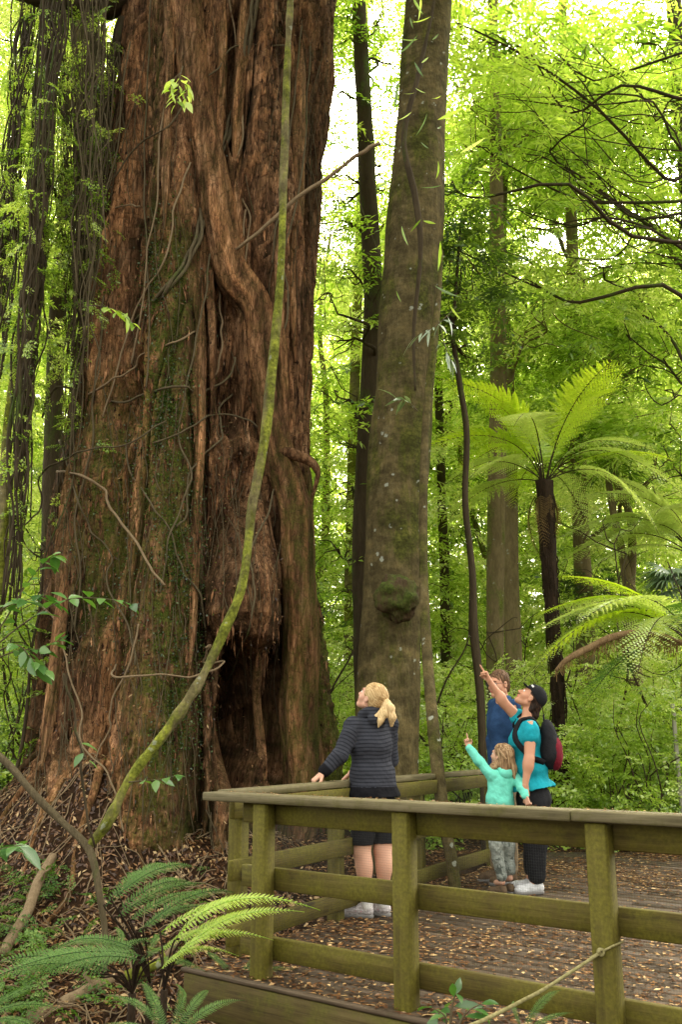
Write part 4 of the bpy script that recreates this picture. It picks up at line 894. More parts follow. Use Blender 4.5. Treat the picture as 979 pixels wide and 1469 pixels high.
for i, (px, Y, hg, rd, vb, lab) in enumerate([(870, 9.6, 1.5, 1.0, 0.5, 'dense small-leaved bush right behind the woman with the backpack'), (930, 9.2, 1.9, 1.0, 0.6, 'bush with pale leaves left of the little black sign'), (985, 9.4, 2.0, 1.0, 0.45, 'bush at the right edge under the little black sign'),
        (900, 11.0, 2.4, 1.2, 0.7, 'taller bush behind the pale-leaved one'), (840, 11.5, 2.2, 1.0, 0.6, 'bush behind the mossy stump-like trunk on the right'), (670, 10.5, 1.8, 0.9, 0.5, 'bush between the slender leaning trunk and the man'), (640, 12.0, 2.6, 1.0, 0.75, 'sunny bush behind the far railing end'),
        (480, 12.5, 3.2, 0.8, 0.7, 'green bush seen in the gap between giant tree and burl tree'), (760, 12.5, 2.6, 1.1, 0.7, 'bush behind the heads of man and woman'), (20, 9.5, 2.6, 0.9, 0.35, 'dark bush at the left edge beside the giant tree'), (960, 12.5, 3.0, 1.3, 0.8, 'sunlit bush below the palm'), (420, 10.8, 0.9, 0.7, 0.6, 'low bright greenery behind the foot of the giant tree')]):
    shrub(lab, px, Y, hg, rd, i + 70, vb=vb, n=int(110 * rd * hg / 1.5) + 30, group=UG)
def undergrowth():
    m = MB(); g = np.random.RandomState(14); n = 3000
    x = g.uniform(-8, 12, n * 3); y = g.uniform(11.3, 22, n * 3); k = ~((x < 0.6) & (x > -4.6) & (y < 15)) & (np.abs(x) < 0.5 * y) & ~((y < 12.1) & (x > 1)); x, y = x[k][:n], y[k][:n]; n = len(x)
    P = np.stack([x, y, H(x, y) + g.uniform(0, 1, n) ** 1.6 * (0.9 + 0.2 * (y - 11.4))], -1)
    sprays(m, P, g.uniform(0, 6.28, n), g.normal(size=n) * 0.35 + 0.15, g.normal(size=n) * 0.4, g.uniform(0.3, 0.7, n), 0.45 + 0.06 * (P[:, 1] - 11.4) + 0.35 * fbm(P * 0.9, 2, 7), PROTO_W)
    o = obj('undergrowth', m.mesh('undergrowth', [M_leafS])); tag(o, 'low tangled green undergrowth covering the forest floor', 'undergrowth', kind='stuff')
undergrowth()
print('veg', time.time() - T0)
# ------------------------------------------------------------------ ferns
def frond_mesh(L=1.7, npin=28, pinL=0.42, pn=16, droop=0.35, stipe=0.22, seed=0, pw=0.23, arch=0.25, tri=True, mats=None, name='frond', rr=0.009):
    """one fern frond along local +X, blade in the XY plane, arching in Z"""
    g = np.random.RandomState(seed); mb = MB()
    t = np.linspace(0, 1, 24); zc = lambda s_: arch * L * (s_ - s_ ** 2) * 2.2 - droop * L * s_ ** 2.2; xc = lambda s_: L * (s_ - 0.10 * s_ ** 3 * droop)
    R3 = np.stack([xc(t), 0 * t, zc(t)], -1); mb.tube(R3, np.linspace(rr, 0.002, 24), 6, 0.0)
    nf = sum(len(f) for fs in mb.F.values() for f in fs)
    C = []; A = []; Lf = []; Wf = []; v = []
    for i in range(npin):
        s_ = stipe + (1 - stipe) * (i + 0.3) / npin; prof = math.sin(math.pi * min(1, ((s_ - stipe) / (1 - stipe) * 0.86 + 0.16))) ** 0.8 * pinL
        if prof < 0.015: continue
        dx, dz = xc(s_ + 0.01) - xc(s_), zc(s_ + 0.01) - zc(s_); tl = math.hypot(dx, dz); T = np.array([dx / tl, 0, dz / tl]); c0 = np.array([xc(s_), 0, zc(s_)])
        for sd in (-1, 1):
            an = R(68 - 25 * s_) + g.normal() * 0.05; d = T * math.cos(an) + np.array([0, sd * math.sin(an), 0]); pl = prof * g.uniform(0.9, 1.05); up = np.cross(d, T) * sd; up = np.array([0, 0, 1.0]) if up[2] == 0 else up * np.sign(up[2])
            side = np.cross(up, d); side /= np.linalg.norm(side)
            m_ = max(3, int(pn * pl / pinL))
            for j in range(m_):
                q = (j + 0.5) / m_; wl = pl * pw * 0.5 * (1 - q) ** 0.6 * (0.45 + 0.55 * min(1, q * 6)); b = c0 + d * pl * q + np.array([0, 0, -0.18 * pl * q * q])
                for s2 in (-1, 1): C.append(b); aa = side * s2 * 0.92 + d * 0.4 + np.array([0, 0, -0.15]); A.append(aa / np.linalg.norm(aa)); Lf.append(wl); Wf.append(pl / m_ * 1.05); v.append(0.35 + 0.3 * s_ + g.normal() * 0.1)
            C.append(c0 + d * pl * 0.97); A.append(d); Lf.append(pl * 0.06); Wf.append(pl * 0.03); v.append(0.6)
    C = np.array(C); A = np.array(A); Lf = np.array(Lf)[:, None]; Wf = np.array(Wf)[:, None]; up = np.tile([0, 0, 1.0], (len(C), 1)) + g.normal(size=(len(C), 3)) * 0.2
    B = np.cross(A, up); B /= np.linalg.norm(B, axis=1, keepdims=True)
    V = np.stack([C - B * Wf * 0.42, C + A * Lf * 0.65 - B * Wf * 0.34, C + A * Lf, C + A * Lf * 0.65 + B * Wf * 0.34, C + B * Wf * 0.42], 1).reshape(-1, 3)
    mb.add(V, np.arange(len(V)).reshape(-1, 5), np.repeat(np.clip(v, 0, 1), 5))
    ms = mats or [M_barkD, M_fern]; tot = {k_: sum(len(f) for f in fs) for k_, fs in mb.F.items()}; fm = []
    for k_ in mb.F: fm += [1 if k_ == 5 else 0] * tot[k_]
    return new_mesh(name, np.concatenate(mb.V), [np.concatenate(f) for f in mb.F.values()], np.concatenate(mb.v), ms, fm)
def place_frond(root, me, base, yaw, pitch, roll=0.0, sc=1.0, name='frond'):
    o = obj(name, me, root); p = root; off = Vector((0, 0, 0))
    while p is not None: off += Vector(p.location); p = p.parent
    o.location = Vector([float(c) for c in base]) - off
    Mr = Matrix.Rotation(yaw, 3, 'Z') @ Matrix.Rotation(-pitch, 3, 'Y') @ Matrix.Rotation(roll, 3, 'X'); o.rotation_euler = Mr.to_euler(); o.scale = (sc, sc, sc); return o
FR = {}
for nm, ml in (('g', M_fernG), ('y', M_fernY), ('d', M_fern)):
    for s_ in range(3): FR[nm, s_] = frond_mesh(seed=s_, droop=[0.25, 0.40, 0.55][s_], arch=[0.15, 0.28, 0.34][s_], mats=[M_barkD, ml], name='frond')
DEAD = frond_mesh(seed=9, L=1.3, npin=24, pinL=0.18, pn=7, droop=0.5, arch=0.2, mats=[M_fernT, M_fernDead], name='dead_frond')
# the tall tree fern
def tree_fern(label, path, Y, fronds, L, mats='gy', dead=6, seed=0, fib=True):
    g = np.random.RandomState(seed); P, r = px_tube([(a, b, c, Y) for a, b, c in path]); gz = float(H(P[0][0], P[0][1])) - 0.1
    P = np.vstack([[P[0][0] + 0.02, P[0][1], gz], P]); r = np.r_[r[0] * 1.1, r]; rt_ = thing('tree_fern', label, 'tree fern', (P[0][0], P[0][1], gz + 0.1)); m = MB(); m.tube(P, r, 22, 0.5, sub=12, rough=0.22, seed=seed); part('trunk', m, [M_fernT], rt_, True)
    if fib:
        m = MB(); Q, qr = spline(P, r, 14)
        for k in range(240):
            i = g.randint(3, len(Q) - 12); a = g.uniform(0, 6.28); j = min(len(Q) - 1, i + g.randint(3, 9)); o1 = np.array([math.cos(a), math.sin(a), 0]); m.tube(np.array([Q[i] + o1 * qr[i] * 1.15, (Q[i] + Q[j]) / 2 + o1 * qr[i] * (1.15 + g.uniform(0, 0.3)), Q[j] + o1 * qr[j] * 1.0]), g.uniform(0.004, 0.012), 5, g.rand(), sub=3)
        part('fibre', m, [M_hairy if seed == 1 else M_fernT], rt_, True)
    top = P[-1]
    for (yaw, pit, k, mt, s_) in fronds: place_frond(rt_, FR[mt, k], top + np.array([math.cos(yaw), math.sin(yaw), 0]) * 0.05, yaw, pit, g.normal() * 0.1, s_ * L / 1.7)
    for k in range(dead): place_frond(rt_, DEAD, top + np.array([0, 0, -0.08]), g.uniform(0, 6.28), R(g.uniform(-75, -50)), 0, g.uniform(0.6, 1.0), 'dead_frond')
    return rt_
fs = []
gf = np.random.RandomState(2)
for k in range(15):
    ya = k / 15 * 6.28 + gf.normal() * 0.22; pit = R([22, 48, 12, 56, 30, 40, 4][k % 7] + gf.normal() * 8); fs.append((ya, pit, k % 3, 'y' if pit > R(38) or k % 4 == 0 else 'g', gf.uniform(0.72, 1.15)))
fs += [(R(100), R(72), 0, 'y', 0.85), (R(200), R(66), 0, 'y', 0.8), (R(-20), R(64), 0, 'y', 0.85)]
tree_fern('tall tree fern with a slim dark fibrous trunk and a bright open umbrella of fronds', [(806, 1140, 22), (803, 1050, 20), (798, 960, 18), (793, 880, 17), (788, 800, 19), (784, 730, 21), (782, 690, 24)], 10.6, fs, 2.15, dead=7, seed=0)
# a second crown on the right, seen from below, with a brown hanging frond stalk
f2 = [(R(a_), R(b_), k_, m_, s_) for a_, b_, k_, m_, s_ in ((178, 24, 1, 'g', 1.0), (196, 14, 1, 'y', 1.05), (165, 34, 1, 'y', 0.95), (212, 26, 1, 'g', 0.95), (230, 8, 1, 'g', 1.0), (150, 20, 2, 'g', 1.0), (250, 22, 2, 'd', 0.9), (130, 35, 1, 'g', 1.0), (185, 2, 0, 'g', 0.95), (205, -8, 0, 'd', 0.9), (100, 30, 1, 'g', 0.9), (60, 25, 1, 'g', 0.9), (20, 30, 1, 'g', 0.9), (300, 25, 1, 'g', 0.8), (340, 30, 1, 'g', 0.8), (172, 44, 0, 'y', 0.9))]
tree_fern('spreading tree fern at the right edge, its fronds reaching over the visitors', [(1012, 1130, 34), (1010, 1040, 34), (1006, 960, 32), (1002, 930, 36)], 9.2, f2, 2.2, dead=4, seed=3)
m = MB(); P, r = px_tube([(980, 922, 7, 8.6), (950, 912, 9, 8.6), (915, 908, 10, 8.5), (880, 914, 10, 8.4), (845, 930, 9, 8.35), (815, 946, 8, 8.3), (798, 962, 5, 8.3)])
m.tube(P, r, 10, 0.5, sub=6, rough=0.3); sr = thing('dead_frond_stalk', 'brown hairy dead frond stalk arching down above the cap of the backpack woman', 'frond stalk', P[-1]); part('stalk', m, [M_hairy], sr, True)
m = MB(); g = np.random.RandomState(3); Q, _ = spline(P, r, 10)
for k in range(260):
    q = Q[g.randint(0, len(Q))]; L = g.uniform(0.05, 0.22) * (1.3 if q[0] > 3 else 0.6); d = np.array([g.normal() * 0.4, g.normal() * 0.4, -1.0]); d /= np.linalg.norm(d); m.tube(np.array([q, q + d * L * 0.5 + g.normal(size=3) * 0.01, q + d * L]), 0.004, 4, g.rand(), caps=False)
part('fringe', m, [M_fernDead], sr)
# third crown higher at the right, pale
f3 = [(R(a_), R(b_), k_, 'g', s_) for a_, b_, k_, s_ in ((180, 30, 1, 1.1), (195, 45, 1, 1.1), (165, 18, 1, 1.1), (210, 20, 1, 1.0), (150, 38, 1, 1.0), (230, 30, 1, 1.0), (120, 30, 1, 1.0), (90, 40, 1, 1.0), (175, 60, 0, 1.0), (270, 20, 1, 0.9), (200, 5, 0, 1.0), (30, 30, 1, 1.0), (330, 30, 1, 1.0))]
tree_fern('pale hazy tree fern crown behind the fan palm on the right', [(1008, 1050, 22), (1006, 900, 22), (1002, 800, 24)], 13.0, f3, 2.3, dead=0, seed=5, fib=False)
# small fan palm
def palm():
    b = W(985, 1000, 10.8); b[2] = float(H(b[0], b[1])) - 0.05; rt_ = thing('fan_palm', 'small palm with grey-green drooping leaves at the right edge', 'palm', b); c = W(983, 838, 10.8); m = MB(); m.tube(np.array([b, (b + c) / 2 + [0.05, 0, 0], c]), [0.09, 0.08, 0.07], 14, 0.5, sub=8, rough=0.15); part('trunk', m, [M_barkD], rt_, True)
    g = np.random.RandomState(6)
    for k in range(11):
        ya = R([180, 205, 150, 235, 120, 80, 40, 0, 320, 280, 190][k]); pit = R([25, 5, 45, 15, 30, 40, 25, 30, 20, 15, -20][k]); d = np.array([math.cos(ya) * math.cos(pit), math.sin(ya) * math.cos(pit), math.sin(pit)]); hub = c + d * 0.32; m = MB(); m.tube(np.array([c, hub]), 0.012, 6, 0.1)
        C = []; A = []; Bv = []
        sdv = np.cross(d, [0, 0, 1]); sdv /= np.linalg.norm(sdv); up = np.cross(sdv, d)
        for j in range(26):
            an = R(-115 + 230 * j / 25); dd = d * math.cos(an) + sdv * math.sin(an); n_ = 6; L = 0.62 * g.uniform(0.9, 1.05) * (1 - 0.25 * abs(an) / 2); prev = None
            for s_ in range(n_):
                q = s_ / (n_ - 1); p = hub + dd * L * q + np.array([0, 0, -0.45 * L * q ** 2.2]); wd = 0.02 * math.sin(math.pi * (0.15 + 0.83 * q)) ; sid = np.cross(dd, up); cur = np.array([p - sid * wd, p + sid * wd])
                if prev is not None: m.add(np.vstack([prev, cur]), np.array([[0, 1, 3, 2]]), g.uniform(0.1, 0.9) if s_ == 1 else 0.5 + 0.3 * math.sin(j * 2.1))
                prev = cur
        part('leaf', m, [M_palm], rt_)
palm()
# ------------------------------------------------------------------ ferns in the foreground
FF = {}
for s_ in range(4): FF[s_] = frond_mesh(L=0.95, npin=26, pinL=0.24, pn=12, droop=[0.15, 0.3, 0.45, 0.22][s_], arch=[0.12, 0.22, 0.3, 0.3][s_], seed=30 + s_, pw=0.30, stipe=0.2, rr=0.004, name='frond')
FY = frond_mesh(L=0.95, npin=26, pinL=0.26, pn=12, droop=0.2, arch=0.16, seed=41, pw=0.3, stipe=0.15, mats=[M_fernY, M_fernY], rr=0.004, name='frond')
def floor_fern(label, px, py, z, fronds, sc=1.0, mesh=None):
    b = G(px, py, z); gz = float(H(b[0], b[1])); rt_ = thing('fern', label, 'fern', (b[0], b[1], gz)); c = np.array([b[0], b[1], z]); m = MB(); m.tube(np.array([[c[0], c[1], gz - 0.05], (c + np.array([c[0], c[1], gz])) / 2 + [0.02, 0, 0], c]), [0.035, 0.03, 0.02], 8, 0.5, sub=5, rough=0.3); part('stem', m, [M_fernT], rt_, True)
    for i, (ya, pit, s_) in enumerate(fronds):
        if mesh is not None and i in mesh: me_ = FY
        else: me_ = FF[i % 4]
        place_frond(rt_, me_, c, R(ya), R(pit), R([0, 12, -12, 6][i % 4]), s_ * sc)
FNm = {}
for s_ in range(3):
    kw = dict(L=0.95, npin=34, pinL=0.082, pn=7, droop=[0.18, 0.28, 0.38][s_], arch=[0.14, 0.2, 0.26][s_], seed=50 + s_, pw=0.42, stipe=0.04, rr=0.004, name='frond')
    FNm['d', s_] = frond_mesh(mats=[M_fern, M_fern], **kw); FNm['y', s_] = frond_mesh(mats=[M_fernY, M_fernY], **kw)
def fern_px(label, crown, fr, kind='d', seed=0):
    """fronds given by where base and tip stand: (px, py, Y) each"""
    g = np.random.RandomState(seed); c = W(*crown); gz = float(H(c[0], c[1])); rt_ = thing('fern', label, 'fern', (c[0], c[1], min(gz, c[2]))); m = MB(); m.tube(np.array([[c[0], c[1], min(gz, c[2]) - 0.06], (c + [c[0], c[1], gz]) / 2, c]), [0.03, 0.028, 0.02], 8, 0.5, sub=5, rough=0.3); part('stem', m, [M_fernT], rt_, True)
    for i, (bx, by, bY, tx, ty, tY) in enumerate(fr):
        b = W(bx, by, bY); t = W(tx, ty, tY); d = t - b; L = np.linalg.norm(d); yaw = math.atan2(d[1], d[0]); pit = math.asin(d[2] / L) + 0.10
        m = MB(); m.tube(np.array([c, (c + b) / 2 + [0, 0, 0.04], b, b + d * 0.04]), 0.005, 6, 0.5, sub=5); part('stalk', m, [M_fernT], rt_, True)
        place_frond(rt_, FNm[kind if np.isscalar(kind) else kind[i], (i + seed) % 3], b, yaw, pit, g.uniform(0.45, 0.85) if tx > bx else g.uniform(-0.85, -0.45), L / 0.92)
fern_px('fern with broad blue-green fronds over the leaf litter left of the platform corner', (215, 1410, 4.6), [(160, 1292, 4.5, 290, 1230, 4.8), (170, 1306, 4.45, 296, 1254, 4.7), (184, 1322, 4.4, 300, 1276, 4.65), (205, 1334, 4.35, 345, 1266, 4.6), (150, 1302, 4.6, 235, 1238, 5.0), (165, 1318, 4.5, 300, 1262, 4.7), (195, 1340, 4.4, 320, 1292, 4.5), (170, 1284, 4.6, 262, 1228, 4.9)], seed=1)
fern_px('fern with sunlit yellow-green fronds reaching in front of the platform corner post', (235, 1420, 3.85), [(250, 1350, 3.85, 434, 1272, 3.8), (230, 1338, 3.9, 410, 1284, 3.9), (262, 1368, 3.8, 420, 1294, 3.75), (245, 1382, 3.8, 372, 1326, 3.75), (258, 1352, 3.85, 395, 1306, 3.85), (228, 1366, 3.9, 340, 1330, 3.9), (230, 1392, 3.8, 330, 1352, 3.8)], 'y', seed=2)
fern_px('wide fern arching over the dead wood towards the lower left corner', (190, 1425, 4.1), [(205, 1372, 4.05, 0, 1396, 3.8), (195, 1362, 4.1, 55, 1360, 4.2), (150, 1402, 4.0, -50, 1402, 3.8), (118, 1392, 4.1, 222, 1344, 4.2), (222, 1378, 4.0, 290, 1392, 3.9), (140, 1380, 4.1, 30, 1376, 4.2), (170, 1372, 4.1, 172, 1326, 4.4), (196, 1384, 4.0, 262, 1352, 4.1), (200, 1378, 4.0, 20, 1408, 3.8), (190, 1366, 4.1, 90, 1352, 4.2), (160, 1394, 4.0, -20, 1378, 3.9), (210, 1370, 4.0, 235, 1334, 4.2), (130, 1398, 4.0, 200, 1360, 4.1)], seed=3)
fern_px('fern at the bottom edge below the pale dead log', (235, 1530, 3.7), [(238, 1482, 3.65, 158, 1420, 3.7), (250, 1482, 3.6, 312, 1408, 3.8), (240, 1480, 3.6, 198, 1404, 3.8), (246, 1476, 3.6, 270, 1402, 3.9), (252, 1490, 3.5, 350, 1424, 3.6), (235, 1490, 3.6, 150, 1470, 3.5)], seed=4)
fern_px('dark fern low in front of the platform fascia', (330, 1440, 4.4), [(340, 1408, 4.4, 432, 1342, 4.5), (346, 1402, 4.4, 400, 1370, 4.45), (335, 1400, 4.4, 288, 1362, 4.5), (350, 1412, 4.3, 420, 1384, 4.3)], seed=5)
fern_px('fern at the bottom left corner of the photo', (-30, 1480, 4.2), [(-25, 1455, 4.2, 62, 1412, 4.3), (-20, 1462, 4.1, 85, 1440, 4.1), (-30, 1450, 4.2, 20, 1400, 4.4), (-20, 1470, 4.0, 60, 1478, 3.8)], seed=6)
fern_px('small fern sprig growing up in front of the lowest rail on the right', (748, 1500, 3.2), [(752, 1478, 3.2, 808, 1412, 3.3), (748, 1474, 3.2, 730, 1428, 3.3), (756, 1480, 3.2, 822, 1452, 3.2)], seed=7)
def gp(px, py, lift=0.05):
    ys = np.linspace(4.8, 16, 700); Q = np.array([W0(px, py, y_) for y_ in ys]); k = np.argmax(Q[:, 2] < H(Q[:, 0], Q[:, 1]) + lift); return Q[k]
def ground_plants():
    m = MB(); g = np.random.RandomState(19); n = 190; u = np.r_[g.uniform(-30, 70, 120), g.uniform(-20, 330, 70)]; P = []
    for i in range(n):
        p = gp(u[i], g.uniform(1240, 1475) if i < 120 else g.uniform(1260, 1470), 0.04); 
        if p[1] > 5.2 and p[1] < 13: P.append(p + [0, 0, g.uniform(0, 0.14)])
    n = len(P); sprays(m, np.array(P), g.uniform(0, 6.28, n), g.normal(size=n) * 0.3 + 0.3, g.normal(size=n) * 0.4, g.uniform(0.10, 0.26, n), g.uniform(0.2, 0.8, n), PROTO_W)
    o = obj('ground_plants', m.mesh('ground_plants', [M_fern])); tag(o, 'tiny green seedlings and creeping leaves scattered over the litter bank', 'ground cover', kind='stuff')
ground_plants()
# ------------------------------------------------------------------ broad leaved plants
def leafy(label, stems, Ls, name='leafy_shrub', mat=M_leafB, seed=0, wr=0.5, dens=3, cat='shrub', vb=0.5):
    """stems: lists of (px, py, Y); leaves alternate along them"""
    g = np.random.RandomState(seed); lm = MB(); cm = MB(); first = None
    for st in stems:
        P = np.array([W(*q) for q in st]); first = P[0] if first is None else first
        Q, _ = spline(P, np.full(len(P), 0.01), 8); lm.tube(Q, np.linspace(0.007, 0.002, len(Q)), 6, 0.5)
        n = len(st) * dens; idx = np.linspace(len(Q) * 0.3, len(Q) - 1, n).astype(int); C = Q[idx]; T = np.gradient(Q, axis=0)[idx]; T /= np.linalg.norm(T, axis=1, keepdims=True)
        sd = np.where(np.arange(n) % 2, 1, -1)[:, None]; side = np.cross(T, [0, 0, 1.0]); side /= np.linalg.norm(side, axis=1, keepdims=True) + 1e-6
        A = T * 0.6 + side * sd * g.uniform(0.5, 1.1, (n, 1)) + g.normal(size=(n, 3)) * 0.25; A[:, 2] -= 0.2; A /= np.linalg.norm(A, axis=1, keepdims=True); up = np.array([0, -0.35, 1.0]) + g.normal(size=(n, 3)) * 0.3; B = np.cross(up, A); B /= np.linalg.norm(B, axis=1, keepdims=True)
        L = Ls * g.uniform(0.7, 1.15, n); leaf6(cm, C + A * 0.01, A, B, L, L * wr, np.clip(vb + g.normal(size=n) * 0.25, 0, 1))
    rt_ = thing(name, label, cat, first); part('stem', lm, [M_vine], rt_, True); part('leaves', cm, [mat], rt_, True)
def leaf6(mb, C, A, B, L, Wd, v):
    """ovate leaf: midrib of 5 points with two rows of side points, gently curved"""
    N = np.cross(A, B); n = len(C); L = L[:, None]; Wd = Wd[:, None]; rows = []
    for q, w_ in ((0, 0.04), (0.18, 0.62), (0.42, 1.0), (0.7, 0.72), (0.88, 0.32), (1, 0.0)):
        m = C + A * L * q - N * L * 0.22 * q * q; e = Wd / 2 * w_; rows += [m + B * e + N * e * 0.25, m, m - B * e + N * e * 0.25]
    V = np.stack(rows, 1).reshape(-1, 3); i = np.arange(n)[:, None] * 18; F = []
    for r_ in range(5):
        for c in range(2): F.append(i + np.array([r_ * 3 + c, r_ * 3 + c + 1, r_ * 3 + 4 + c, r_ * 3 + 3 + c]))
    mb.add(V, np.concatenate(F), np.repeat(v, 18))
leafy('glossy broad-leaved shrub reaching in from the left edge at mid height', [[(-60, 980, 5.2), (-10, 930, 5.1), (40, 890, 5.0), (90, 862, 5.0), (140, 858, 4.95), (190, 866, 4.9)], [(-60, 980, 5.2), (0, 900, 5.2), (30, 850, 5.2), (60, 810, 5.2), (78, 795, 5.2)], [(-40, 960, 5.1), (20, 935, 5.0), (60, 930, 5.0), (90, 915, 5.0)],
       [(-30, 900, 5.3), (10, 870, 5.3), (40, 860, 5.2), (70, 850, 5.2)], [(-30, 950, 5.0), (20, 925, 4.9), (45, 945, 4.9), (60, 960, 4.9)]], 0.17, seed=1, dens=3, wr=0.46, vb=0.62)
leafy('small twig of broad leaves at the left edge in front of the litter slope', [[(-40, 1240, 4.8), (-10, 1222, 4.8), (15, 1215, 4.75), (35, 1212, 4.7)]], 0.17, seed=2, dens=2)
leafy('little sprig with three pale leaves on the mossy liana', [[(185, 1122, 6.5), (205, 1120, 6.4), (230, 1118, 6.35), (255, 1112, 6.3)]], 0.16, seed=3, dens=2, vb=0.8)
leafy('lone sprig with pale leaf hanging left of the liana', [[(110, 1050, 6.4), (118, 1075, 6.35), (125, 1090, 6.3)]], 0.16, seed=4, dens=1, vb=0.95)
leafy('small broad-leaved seedling at the bottom edge before the platform fascia', [[(640, 1490, 3.4), (640, 1460, 3.4), (622, 1446, 3.4)], [(650, 1490, 3.4), (668, 1455, 3.4), (690, 1440, 3.4)], [(645, 1480, 3.4), (650, 1440, 3.45), (655, 1425, 3.45)]], 0.12, seed=5, wr=0.36, dens=2)
leafy('leafy twig hanging in the sun on the giant trunk near the top', [[(262, 95, 7.0), (258, 110, 6.9), (256, 130, 6.85), (252, 150, 6.8)], [(258, 105, 6.9), (246, 118, 6.85), (244, 135, 6.8)], [(256, 110, 6.9), (268, 125, 6.85), (266, 145, 6.8)]], 0.15, seed=6, vb=0.9, mat=M_leafM, dens=3)
leafy('leafy twig drooping across the orange bark at mid trunk', [[(125, 438, 7.4), (150, 440, 7.3), (172, 448, 7.2), (195, 468, 7.1)]], 0.16, seed=7, vb=0.6, mat=M_leafM, dens=3)
# strap-leaved climber on the smooth trunk
def strap():
    g = np.random.RandomState(12); lm = MB(); cm = MB()
    path = [(596, 560, 8.0), (594, 470, 8.0), (604, 360, 7.9), (596, 280, 7.9), (580, 200, 7.9), (600, 110, 7.9), (618, 30, 8.0), (630, -40, 8.1)]
    P = np.array([W(*q) for q in path]); rr = np.array([3, 5, 7, 9, 8, 7, 5, 4.]) / 2 / FPX * np.array([dep(p) for p in P]); lm.tube(P, rr, 9, 0.5, sub=10, rough=0.2)
    n = 75; Q, _ = spline(P, rr, 30); C = Q[g.randint(0, len(Q), n)] + g.normal(size=(n, 3)) * np.array([0.22, 0.08, 0.15]); C[:, 1] = np.minimum(C[:, 1], 8.05)
    A = g.normal(size=(n, 3)) * np.array([1, 0.5, 0.4]); A[:, 2] -= 0.5; A /= np.linalg.norm(A, axis=1, keepdims=True); B = np.cross(A, g.normal(size=(n, 3)) * 0.3 + [0, -1, 0.4]); B /= np.linalg.norm(B, axis=1, keepdims=True)
    L = g.uniform(0.12, 0.30, n); leaf6(cm, C, A, B, L, L * 0.13, g.rand(n))
    rt_ = thing('climbing_fern', 'climbing fern with narrow strap leaves on the trunk with the burl', 'climber', P[0]); part('stem', lm, [M_barkD], rt_, True); part('leaves', cm, [M_leafM], rt_, True)
strap()
leafy('spray of grey drooping strap leaves hanging before the burl trunk', [[(655, 440, 7.6), (640, 455, 7.5), (622, 470, 7.4), (600, 480, 7.3)], [(630, 460, 7.5), (640, 500, 7.4), (650, 520, 7.4)], [(600, 590, 7.5), (585, 575, 7.5), (570, 572, 7.5)]], 0.26, name='hanging_spray', seed=9, wr=0.14, mat=M_palm, dens=3, vb=0.7, cat='leaf spray')
# ------------------------------------------------------------------ hanging vines on the left
def curtain(label, cols, seed, n, mat=M_vine, wmin=0.006, wmax=0.018, leafn=300):
    g = np.random.RandomState(seed); m = MB(); lf = MB(); allp = []
    for k in range(n):
        (u0, v0), (u1, v1), spread, Y = cols[g.randint(len(cols))]; o0 = g.normal() * spread; o1 = g.normal() * spread * 0.8; t0 = g.uniform(0, 0.35) if g.rand() < 0.6 else 0; t1 = g.uniform(0.6, 1.0); pts = []
        Yk = Y + g.normal() * 0.35
        for t in np.linspace(t0, t1, 10): pts.append(W(u0 + (u1 - u0) * t + o0 * (1 - t) + o1 * t + g.normal() * 4, v0 + (v1 - v0) * t, Yk))
        pts = np.array(pts); pts[1:-1] += g.normal(size=(8, 3)) * 0.04; m.tube(pts, g.uniform(wmin, wmax), 5, g.rand(), sub=4, rough=0.1, seed=k); allp.append(pts)
    A_ = np.concatenate(allp); C = A_[g.randint(0, len(A_), leafn)] + g.normal(size=(leafn, 3)) * 0.12
    sprays(lf, C, g.uniform(0, 6.28, leafn), g.normal(size=leafn) * 0.3 - 0.5, g.normal(size=leafn) * 0.3, g.uniform(0.15, 0.35, leafn), g.uniform(0.2, 0.9, leafn), PROTO_W)
    b = A_[np.argmin(A_[:, 2])]; rt_ = thing('hanging_vines', label, 'vines', b); part('strands', m, [mat], rt_, True); part('leaves', lf, [M_leafM], rt_)
curtain('dark matted rope of vines hanging near the left edge, slanting to the bottom left', [((75, -40), (12, 900), 9, 8.6), ((90, -40), (30, 620), 6, 8.6)], 1, 120, M_barkD, 0.005, 0.017, 340)
curtain('second dark bundle of hanging vines at the very left edge', [((48, -40), (-12, 560), 12, 9.4)], 2, 60, M_barkD, 0.005, 0.015, 260)
curtain('grey-green curtain of thin tangled vines against the left side of the giant tree', [((140, -30), (110, 620), 20, 9.0), ((160, 60), (100, 760), 14, 9.2), ((105, -30), (130, 520), 22, 9.3)], 3, 190, M_vine, 0.004, 0.012, 420)
# left foliage and canopy leaves
def left_tree():
    T_('forest_tree', 'tree with pale sunlit leaves behind the curtain of vines on the left', [(70, 1000, 30), (72, 800, 28), (80, 500, 24), (95, 250, 20), (100, 50, 16), (104, -150, 12)],
       pc((20, 60, 12, 70), (60, 30, 12, 60), (20, 190, 12, 60), (80, 240, 13, 50), (20, 330, 12, 55), (100, 420, 13, 45), (15, 480, 12, 50), (120, 120, 13, 45), (50, 780, 12, 50), (100, 800, 12.5, 40), (20, 850, 11, 50), (130, 330, 13, 40), (70, 140, 12.5, 50)), M_barkD, M_leafF, 13, dens=18, vb=0.62, seed=20)
left_tree()
